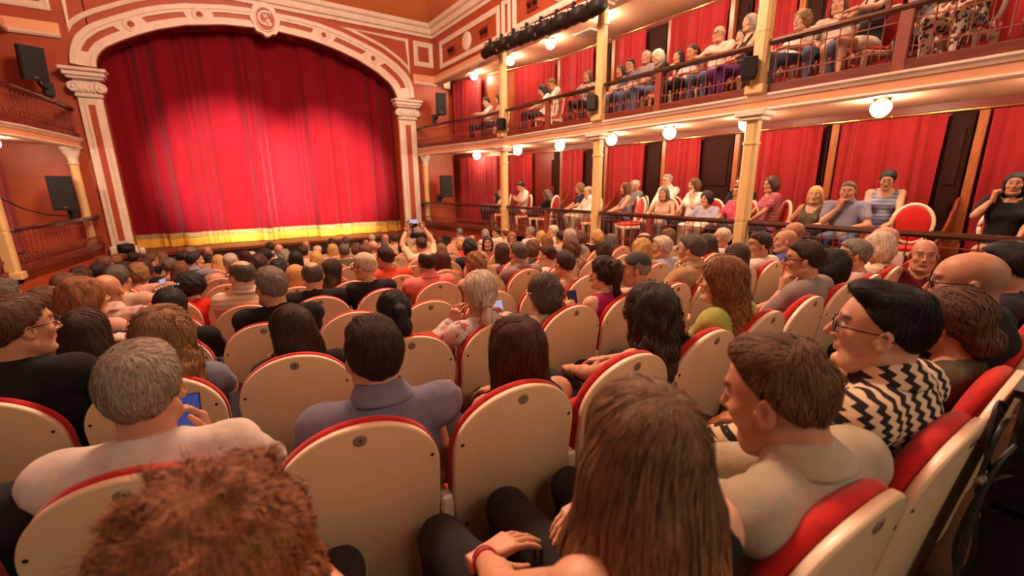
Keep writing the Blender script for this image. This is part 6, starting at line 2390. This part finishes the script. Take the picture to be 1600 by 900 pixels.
    (7.65, 6.32, 1.54, -1, 0, 'L', 'balding', 'white', 'greyblue', 'm', 'beard', -60.0, 0, 0, 'dark', 'white-bearded man in grey-blue T-shirt'),
    (7.5, 5.396, 1.625, -1, 0, 'L', 'shortm', 'grey', 'white', 'm', 'gl ls', -80.0, 0, 0, 'dark', 'grey man with glasses in white shirt at the back of the balcony'),
    (6.88, 5.011, 1.395, -1, 0, 'L', 'long', 'greydk', 'beige', 'f', 'sl', -100.0, 0, 0, 'grey', 'woman with long dark grey hair in beige facing out'),
    (7.2, 4.611, 1.54, -1, 0, 'L', 'bobwave', 'brown', 'white', 'f', 'chinL', -70.0, 0, 0, 'navy', 'brown-haired woman in white with hand at her mouth'),
    (6.88, 4.16, 1.322, -1, 0, 'L', 'curlbob', 'black', 'bluepale', 'f', '', -90.0, 0, 0, 'white', 'black curly woman in pale blue shirt and white trousers'),
    (7.4, 3.878, 1.557, -1, 0, 'L', 'shortm', 'black', 'black', 'm', '', -80.0, 0, 0, 'dark', 'dark man with sunglasses on his head behind the column'),
    (6.88, 3.62, 1.433, -1, 0, 'L', 'shortm', 'dkbrown', 'pink', 'f', 'chinL', -80.0, 0, 0, 'dark', 'woman in pink with hand at mouth behind the column'),
    (7.05, 3.235, 1.548, -1, 0, 'L', 'bobwave', 'redbrown', 'redstripe', 'f', '', -45.0, -20.0, 0, 'dark', 'red-brown-haired woman in red striped top'),
    (6.88, 2.562, 1.409, -1, 0, 'L', 'long', 'blond', 'olive', 'f', 'sl', -80.0, -20.0, 0, 'dark', 'blond woman in olive sleeveless top'),
    (6.88, 2.193, 1.456, -1, 0, 'L', 'shortm', 'greydk', 'bluegrey', 'm', 'chinR', -100.0, 0, 0, 'jeans', 'man in grey-blue polo with hand at his face'),
    (7.3, 1.918, 1.598, -1, 0, 'L', 'updo', 'black', 'bluestripe', 'f', 'sl', -100.0, 0, 15.0, 'dark', 'woman in blue striped tank top looking down'),
    (7.0, 0.776, 1.546, -1, 0, 'L', 'long', 'black', 'black', 'f', 'fistR', -95.0, 0, 0, 'skin', 'smiling black-haired woman in black with raised fist'),
    (6.88, 11.139, 3.865, -1, 0, 'U', 'shortm', 'black', 'white', 'm', 'rail', -70.0, 0, 10.0, 'dark', 'black-haired man in white leaning on the upper rail'),
    (6.88, 10.505, 3.852, -1, 0, 'U', 'long', 'black', 'beige', 'f', '', -70.0, 0, 0, 'dark', 'dark-haired woman beside the white T-shirt on the upper balcony'),
    (6.88, 8.583, 3.757, -1, 0, 'U', 'long', 'black', 'white', 'f', '', -60.0, 0, 25.0, 'dark', "woman hiding her face on a friend's shoulder, upper balcony"),
    (7.1, 8.494, 3.892, -1, 0, 'U', 'shortm', 'brown', 'white', 'm', '', -60.0, 0, 20.0, 'dark', 'brown-haired man in white T-shirt hugging, upper balcony'),
    (6.88, 7.088, 3.768, -1, 0, 'U', 'long', 'brown', 'floraldk', 'f', 'rail', -105.0, 0, 0, 'dark', 'brown-haired woman in dark floral dress on the upper balcony'),
    (7.3, 6.558, 3.814, -1, 0, 'U', 'long', 'dkbrown', 'beige', 'f', '', -90.0, 0, 0, 'dark', 'dark-haired woman far back on the upper balcony'),
    (7.0, 6.054, 3.767, -1, 0, 'U', 'shortm', 'dkbrown', 'bluegrey', 'm', '', -80.0, -15.0, 0, 'jeans', 'dark-haired man in blue-grey on the upper balcony'),
    (7.0, 5.686, 3.843, -1, 0, 'U', 'balding', 'grey', 'grey', 'm', '', -80.0, -20.0, 0, 'jeans', 'balding grey man bending to the upper rail'),
    (6.88, 5.336, 3.749, -1, 0, 'U', 'bobwave', 'white', 'black', 'f', 'rail', -60.0, 0, 15.0, 'jeans', 'white-haired woman in black leaning over the upper rail'),
    (7.4, 5.288, 3.812, -1, 0, 'U', 'long', 'black', 'black', 'f', '', -90.0, 0, 0, 'dark', 'black-haired woman at the upper back wall'),
    (7.0, 4.737, 3.712, -1, 0, 'U', 'pony', 'dkbrown', 'floral', 'f', '', -80.0, 0, 15.0, 'dark', 'dark-haired girl in pale floral top looking down'),
    (7.0, 4.284, 3.865, -1, 0, 'U', 'bald', 'grey', 'offwhite', 'm', 'gl rail', -85.0, 0, 0, 'jeans', 'bald man with glasses, arm on the upper rail'),
    (6.88, 3.744, 3.859, -1, 0, 'U', 'long', 'grey', 'black', 'f', 'sl', -60.0, 0, 0, 'purple', 'grey-haired woman in black tank top and purple trousers'),
    (7.3, 4.072, 3.825, -1, 0, 'U', 'long', 'black', 'black', 'f', '', -80.0, 0, 0, 'dark', 'dark-haired person behind the purple trousers'),
    (6.88, 3.038, 3.688, -1, 0, 'U', 'curlbob', 'curlblond', 'white', 'm', '', -60.0, -15.0, 0, 'jeans', 'curly blond child in white T-shirt and jeans'),
    (7.0, 2.672, 3.792, -1, 0, 'U', 'long', 'brown', 'white', 'm', '', -95.0, 0, 0, 'jeans', 'long-haired person in white T-shirt and jeans'),
    (6.88, 2.25, 3.896, -1, 0, 'U', 'long', 'dkbrown', 'black', 'f', 'sl rail', -60.0, 0, 0, 'whiteshort', 'woman in black tank top and white shorts at the upper rail'),
    (7.3, 1.802, 3.936, -1, 0, 'U', 'long', 'brown', 'greyblue', 'f', '', -90.0, 0, 0, 'dark', 'person in grey behind the floral dress'),
    (6.88, 1.407, 3.785, -1, 0, 'U', 'long', 'brown', 'floralbr', 'f', 'sl', -80.0, 0, 0, 'floralbr', 'woman in brown and white floral dress at the upper rail'),
]

def to_local(Pd, p):
    ang = -math.radians(Pd['yaw']) + Pd['rz']
    return rotz(-ang) @ (np.array(p, float) - np.array(Pd['loc']))


def dir_local(Pd, d):
    return rotz(math.radians(Pd['yaw']) - Pd['rz']) @ np.array(d, float)


def ex_long(Pd):
    return dict(arms={0: dict(w=to_local(Pd, (0.45, 0.84, 0.635)), d=dir_local(Pd, (1, -0.06, 0.10)), n=dir_local(Pd, (-0.1, 0.1, 1)), c=0.22, p=np.array([-0.8, -0.5, -0.5])),
                      1: dict(w=to_local(Pd, (0.80, 0.83, 0.64)), d=dir_local(Pd, (-1, 0.0, -0.12)), n=dir_local(Pd, (0, 0.1, 1)), c=0.25, p=np.array([0.8, -0.5, -0.5]))},
                knees=[np.array([-0.20, 0.42, 0.51]), np.array([0.03, 0.44, 0.51])])


def ex_white(Pd):
    return dict(arms={1: dict(w=to_local(Pd, (-0.115, 1.60, 0.79)), d=dir_local(Pd, (-0.15, 0.35, 0.9)), n=dir_local(Pd, (0.9, 0.4, 0.0)), c=0.6, p=np.array([0.9, -0.3, -0.6]))})


def ex_bob(Pd):
    return dict(arms={0: dict(w=to_local(Pd, (0.615, 1.42, 0.73)), d=dir_local(Pd, (0.2, 0.25, 0.9)), n=dir_local(Pd, (-0.9, -0.2, 0.2)), c=0.7, p=np.array([-0.6, -0.2, -0.9]))}, hsc=1.06)


def ex_lime(Pd):
    return dict(arms={0: dict(w=to_local(Pd, (2.20, 1.42, 0.76)), d=dir_local(Pd, (0.3, 0.4, 0.8)), c=0.9, p=np.array([-0.6, -0.2, -0.9]))}, hsc=1.03)


def ex_blond(Pd):
    return dict(arms={0: dict(w=to_local(Pd, (1.07, 2.18, 0.80)), d=dir_local(Pd, (0.35, -0.1, 0.95)), n=dir_local(Pd, (-0.8, -0.5, 0.2)), c=0.5, p=np.array([-0.9, 0.2, -0.6])),
                      1: dict(w=to_local(Pd, (1.51, 2.30, 0.67)), d=dir_local(Pd, (0.1, 0.5, 0.8)), n=dir_local(Pd, (0.8, 0.3, 0.0)), c=0.6)}, watch=0, hsc=1.08)


def ex_magenta(Pd):
    return dict(arms={0: dict(w=to_local(Pd, (2.05, 2.2, 0.68)), d=dir_local(Pd, (0.1, 0.4, 0.9)), c=0.6, p=np.array([-0.8, -0.2, -0.8]))})


def ex_armleft(Pd):
    return dict(arms={1: dict(w=to_local(Pd, (-0.60, 1.70, 0.62)), p=np.array([1.0, -0.2, -0.6]))})


LAB = {p[-1][:24]: p[-1] for p in PEOPLE}
EXTRA = {}
for key, fn in (('woman with long light-brown', ex_long), ('grey-haired man in white T', ex_white), ('woman with straight red-br', ex_bob), ('woman with long auburn hair', ex_lime),
                ('white-blond woman with low', ex_blond), ('woman with dark messy pony', ex_magenta), ('person in black long sleev', ex_armleft)):
    EXTRA[LAB[key[:24]]] = fn
EXTRA[LAB['young bearded man with short'[:24]]] = lambda Pd: dict(hsc=1.05)
EXTRA[LAB['woman with long dark cur'[:24]]] = lambda Pd: dict(hsc=1.12)
EXTRA[LAB['woman with long dark hair resting'[:24]]] = lambda Pd: dict(hsc=1.15)
EXTRA[LAB['woman with long blond-br'[:24]]] = lambda Pd: dict(hsc=1.15)

# ------------------------------------------------------------------ the audience
CAMP = np.array([0, 0, 1.6])


def trim_words(t, n=16):
    w_ = t.split()[:n]
    while w_[-1].strip(',') in ('in', 'the', 'of', 'and', 'with', 'to', 'a', 'at', 'on', 'by', 'his', 'her', 'from', 'behind', 'before', 'beside', 'below', 'above', 'nearest', 'left', 'right', 'lower', 'upper', 'dark', 'under'):
        w_.pop()
    return ' '.join(w_).rstrip(',')


seat_owner = {}
NEAR = {}
GROUPS = {'s': 'audience in the stalls', 'L': 'audience on the lower balcony', 'U': 'audience on the upper balcony'}
for n, (x, y, z, k, si, place, hair, hcol, top, sex, flags, by, hy, pitch, bottom, label) in enumerate(PEOPLE):
    opt = flags.split()
    dist = float(np.linalg.norm(np.array([x, y, z]) - CAMP))
    lod = 0 if dist < 1.75 else 1 if dist < 3.1 else 2 if dist < 5.6 else 3
    if place == 's':
        fl = row_floor(k)
        py = min(max(row_y(k, min(x, 5.6)) + 0.33, y - 0.1), y + 0.22)
        rz = math.atan(2 * 0.0454 * min(0.0, x - 2.1))
        if by > 90:
            py, rz = y + 0.02, 0
        loc = Vector((x, py, fl))
        seat_owner[(k, si)] = label
    else:
        fl = 0.33 if place == 'L' else 2.655
        rz = 0
        fx, fy = math.sin(math.radians(by)), math.cos(math.radians(by))
        loc = Vector((x + 0.02 * fx, y + 0.02 * fy, fl + 0.045))
    ang = -math.radians(by) + rz
    d = np.array([x - loc.x, y - loc.y, z - loc.z])
    head = rotz(-ang) @ d
    Pd = dict(lod=lod, sex=sex, opt=opt, head=head, hyaw=hy, pitch=pitch, place=place, hair=hair, hairc=hcol, top=top, bottom=bottom,
              loc=loc, yaw=by, rz=rz, skin=(n * 7 + (0 if sex == 'm' else 1)) % 5, label=label, group=GROUPS[place], seed=(n * 0.731) % 6.0)
    if label in EXTRA:
        Pd.update(EXTRA[label](Pd))
    o, J = person(Pd)
    NEAR[label] = (o, J)
    if place != 's':
        bx = loc + Matrix.Rotation(ang, 3, 'Z') @ Vector((0, -0.03, -0.045))
        lb = 'cream and red chair under the ' + label
        make_chair((bx.x, bx.y, fl), ang, trim_words(lb))

# ------------------------------------------------------------------ the seats
SIDE = {1: 'right', -1: 'left'}
NTH = ['', 'one seat', 'two seats', 'three seats', 'four seats', 'five seats', 'six seats', 'seven seats', 'eight seats', 'nine seats', 'ten seats', 'eleven seats', 'twelve seats']
for k in range(0, 14):
    i0 = math.ceil((-1.75 - row_x0(k)) / 0.5)
    if k == 0:
        i0 = -1
    if k == 1:
        i0 = -2
    for i in range(i0, 20):
        xs_ = row_x0(k) + 0.5 * i
        if xs_ > 5.45:
            break
        own = seat_owner.get((k, i))
        if own:
            lab = 'stalls seat of the ' + own
        else:
            best = None
            for dd in range(1, 13):
                for sgn in (-1, 1):
                    q = seat_owner.get((k, i - sgn * dd))
                    if q and best is None:
                        best = 'empty seat %s %s of the %s' % (NTH[dd], SIDE[sgn], q)
            lab = best or 'empty stalls seat'
        make_seat(k, i, bool(own), trim_words(lab))

# ------------------------------------------------------------------ things held, worn or lying about
def near(key):
    return NEAR[LAB[key[:24]]]


def world_phone(c, d, n, label, screen=True, dim=False):
    return make_phone(Matrix.Identity(4), np.array(c, float), d, n, label, screen, 'phones in hands', dim)


world_phone((-0.155, 1.63, 0.875), (0.05, 0.35, 0.93), (-0.25, -0.8, 0.45), 'blue-lit phone in the hand of the man in white', True, True)
world_phone((1.52, 2.36, 0.755), (0.1, 0.4, 0.9), (-0.5, -0.8, 0.4), 'lit phone in front of the white-blond woman')
world_phone((2.09, 2.24, 0.765), (0.05, 0.3, 0.95), (0.5, 0.8, -0.2), 'purple-backed phone held by the woman in magenta', False)
for key, off, d, n, lab in (('man in cream shirt filmin', (0, 0.26, 0.36), (1, 0, 0), (0, -1, 0.2), 'phone held up high to film the curtain'),
                            ('woman with blond-brown curls and', (0.10, 0.28, -0.20), (0, 0.4, 0.9), (0, -0.9, 0.4), 'lit phone of the blond-brown curly woman at left'),
                            ('bald head before the blue', (-0.05, 0.25, -0.10), (0, 0.2, 0.98), (0, -0.98, 0.2), 'blue phone held up in the front rows'),
                            ('man in white T-shirt looki', (0, 0.36, -0.20), (0, 0.5, 0.86), (0, -0.86, 0.5), 'phone in the hands of the balcony man in white'),
                            ('woman in black with phone', (0, 0.34, -0.12), (0, 0.4, 0.9), (0, -0.9, 0.4), 'phone lighting the face of the woman in the balcony corner')):
    o, J = near(key)
    make_phone(J['M'], J['H'] + np.array(off), d, n, lab, True, 'phones in hands')
# spectacles swinging from a hand
o, J = near('woman with straight red-br')
g = empty('eyeglasses', (0.650, 1.46, 0.83), 0.4)
tag(g, 'thin red eyeglasses held in the hand of the bob-haired woman', 'eyeglasses')
gm = MB()
for s_ in (-1, 1):
    gm.tube([(s_ * 0.032 + 0.024 * math.cos(a), 0, 0.019 * math.sin(a)) for a in np.linspace(0, 2 * PI, 19)], 0.0014, 6)
gm.tube([(-0.008, 0, 0.006), (0, 0, 0.01), (0.008, 0, 0.006)], 0.0013, 6)
gm.build('rims', BRACE_RED, g)
for s_ in (-1, 1):
    MB().tube([(s_ * 0.056, 0, 0.01), (s_ * 0.058, 0.05, -0.02), (s_ * 0.03, 0.11, -0.05)], 0.0012, 6).build('temple', BRACE_RED, g)
# bracelets
o, J = near('woman with long light-brown')
w_, e_ = J['WR'][0], J['EL'][0]
d_ = (w_ - e_) / np.linalg.norm(w_ - e_)


def ring_on(par, c, d, r, t, mat, name):
    d = Vector(d)
    a = d.orthogonal().normalized()
    b = d.cross(a)
    m = MB()
    m.tube([Vector(c) + (a * math.cos(k) + b * math.sin(k)) * r for k in np.linspace(0, 2 * PI, 25)], t, 6)
    return m.build(name, mat, par)


ring_on(o, w_ - d_ * 0.020, d_, 0.0285, 0.0035, BLACK, 'hair_tie')
ring_on(o, w_ - d_ * 0.032, d_, 0.0290, 0.0040, BRACE_RED, 'bracelet')
ring_on(o, w_ - d_ * 0.041, d_, 0.0295, 0.0035, BRACE_RED, 'bracelet')
o, J = near('woman with straight red-br')
w_, e_ = J['WR'][0], J['EL'][0]
d_ = (w_ - e_) / np.linalg.norm(w_ - e_)
ring_on(o, w_ - d_ * 0.02, d_, 0.028, 0.004, BRASS, 'bracelet')
# hair clip, hair ties, sunglasses
o, J = near('black-haired woman with sp')
cl = MB()
for k in range(9):
    a = -0.9 + k * 0.2
    p = J['H'] + J['R'] @ np.array([-0.03 + 0.012 * k - 0.02, -0.03 + 0.01 * k, 0.036 + 0.103 * math.cos(a * 0.55)])
    cl.lathe([(0.0, -0.008), (0.008, 0), (0.0, 0.008)], tuple(p), 8)
cl.build('hair_clip', WHITEFRAME, o)
o, J = near('white-blond woman with low')
ring_on(o, J['H'] + J['R'] @ np.array([0, -0.128, -0.040]) * 1.05, J['R'] @ np.array([0, -0.2, -1]), 0.022, 0.008, MATS['cloth'], 'hair_tie').color = (.55, .40, .22, 1)
o, J = near('dark man with sunglasses on')
sg_ = MB()
for s_ in (-1, 1):
    c = J['H'] + J['R'] @ np.array([s_ * 0.034, 0.075, 0.10])
    sg_.lathe([(0.0, -0.004), (0.028, -0.002), (0.028, 0.002), (0.0, 0.004)], tuple(c), 14, axis='y')
sg_.build('sunglasses', GLASSFRAME, o)
o, J = near('woman with black ponytail')
# scarf on a seat
V, F = None, None
f = Field((-0.3, -0.15, -0.1), (0.3, 0.2, 0.12), 0.014)
f.ell((0, 0, 0), (0.16, 0.06, 0.05), 0, noise=(0.01, 40, 0.4))
f.ell((-0.06, 0.03, -0.02), (0.10, 0.06, 0.05), 0.03, noise=(0.01, 40, 1.4))
V, F = f.surface()
sc_ = link('scarf', fast_mesh('scarf', V, F, True, MATS['scallop']), None, None, (-0.56, 3.02, 0.80))
tag(sc_, 'orange, navy and cream patterned scarf over a seat at left', 'scarf')
# equipment behind the last seats on the right
eq = empty('equipment_case', (1.63, -0.10, 0.065), 0.0)
tag(eq, 'tall black equipment case at the right edge of the frame', 'case')
MB().box((0, -0.5, 0), (0.55, 0.185, 0.66), 0.012).build('body', BLACK, eq)
MB().box((0.02, -0.48, 0.66), (0.55, 0.175, 1.01), 0.012).build('upper_case', BLACK, eq)
for zz in (0.05, 0.65, 1.0):
    MB().box((-0.005, -0.505, zz - 0.01), (0.555, 0.19, zz + 0.01)).build('edge_strip', SCREWM, eq)
for k in range(6):
    MB().box((0.013, -0.40, 0.70 + k * 0.045), (0.021, 0.14, 0.715 + k * 0.045)).build('vent_slot', SCREWM, eq)
CB = [([(1.66, 0.09, 0.98), (1.60, 0.095, 0.95), (1.58, 0.10, 0.80), (1.57, 0.075, 0.62), (1.60, 0.09, 0.50), (1.57, 0.11, 0.62), (1.60, 0.09, 0.80), (1.64, 0.05, 0.84)], 0.006, CABLE, 'looped black cable between the case and the seat backs'),
      ([(1.66, 0.06, 0.92), (1.58, 0.085, 0.84), (1.50, 0.09, 0.60), (1.45, 0.06, 0.30), (1.30, 0.02, 0.11), (1.05, -0.05, 0.09)], 0.008, CABLE, 'black cable hanging from the case down to the floor'),
      ([(1.64, 0.02, 0.35), (1.50, 0.0, 0.20), (1.35, 0.06, 0.10), (1.15, 0.10, 0.09), (0.95, 0.0, 0.09)], 0.014, BLUECABLE, 'thick dark blue cable lying on the floor at right'),
      ([(1.64, 0.085, 0.84), (1.60, 0.09, 0.835), (1.55, 0.10, 0.83)], 0.010, GREYM, 'short grey metal connector on the side of the case'),
      ([(1.70, 0.10, 0.99), (1.66, 0.11, 1.02), (1.62, 0.11, 0.98), (1.60, 0.10, 0.88), (1.64, 0.07, 0.78)], 0.006, CABLE, 'black cable curling over the top corner of the case')]


def smooth_path(pts, n=28):
    P_ = np.array(pts, float)
    t = np.linspace(0, len(P_) - 1, n)
    i = np.clip(t.astype(int), 0, len(P_) - 2)
    f_ = (t - i)[:, None]
    p0, p1, p2, p3 = P_[np.maximum(i - 1, 0)], P_[i], P_[i + 1], P_[np.minimum(i + 2, len(P_) - 1)]
    return 0.5 * ((2 * p1) + (-p0 + p2) * f_ + (2 * p0 - 5 * p1 + 4 * p2 - p3) * f_ ** 2 + (-p0 + 3 * p1 - 3 * p2 + p3) * f_ ** 3)


for pts, r_, m_, lab in CB:
    tag(MB().tube(smooth_path(pts), r_, 6).build('cable', m_), lab, 'cable', 'cables behind the right-hand seats')
# vacant chairs on the lower balcony
for (x, y, rz_, lab) in ((6.95, 1.52, 1.75, 'empty red oval-backed chair standing beside the tank-top woman'), (6.85, 5.75, 1.1, 'empty cream and red chair behind the rail, right of the second column'),
                         (6.85, 8.75, 1.0, 'empty red chair between the white T-shirt man and the long-haired person'), (6.9, 3.75, 1.3, 'empty cream chair half hidden by the third column')):
    make_chair((x, y, 0.33), rz_, lab)
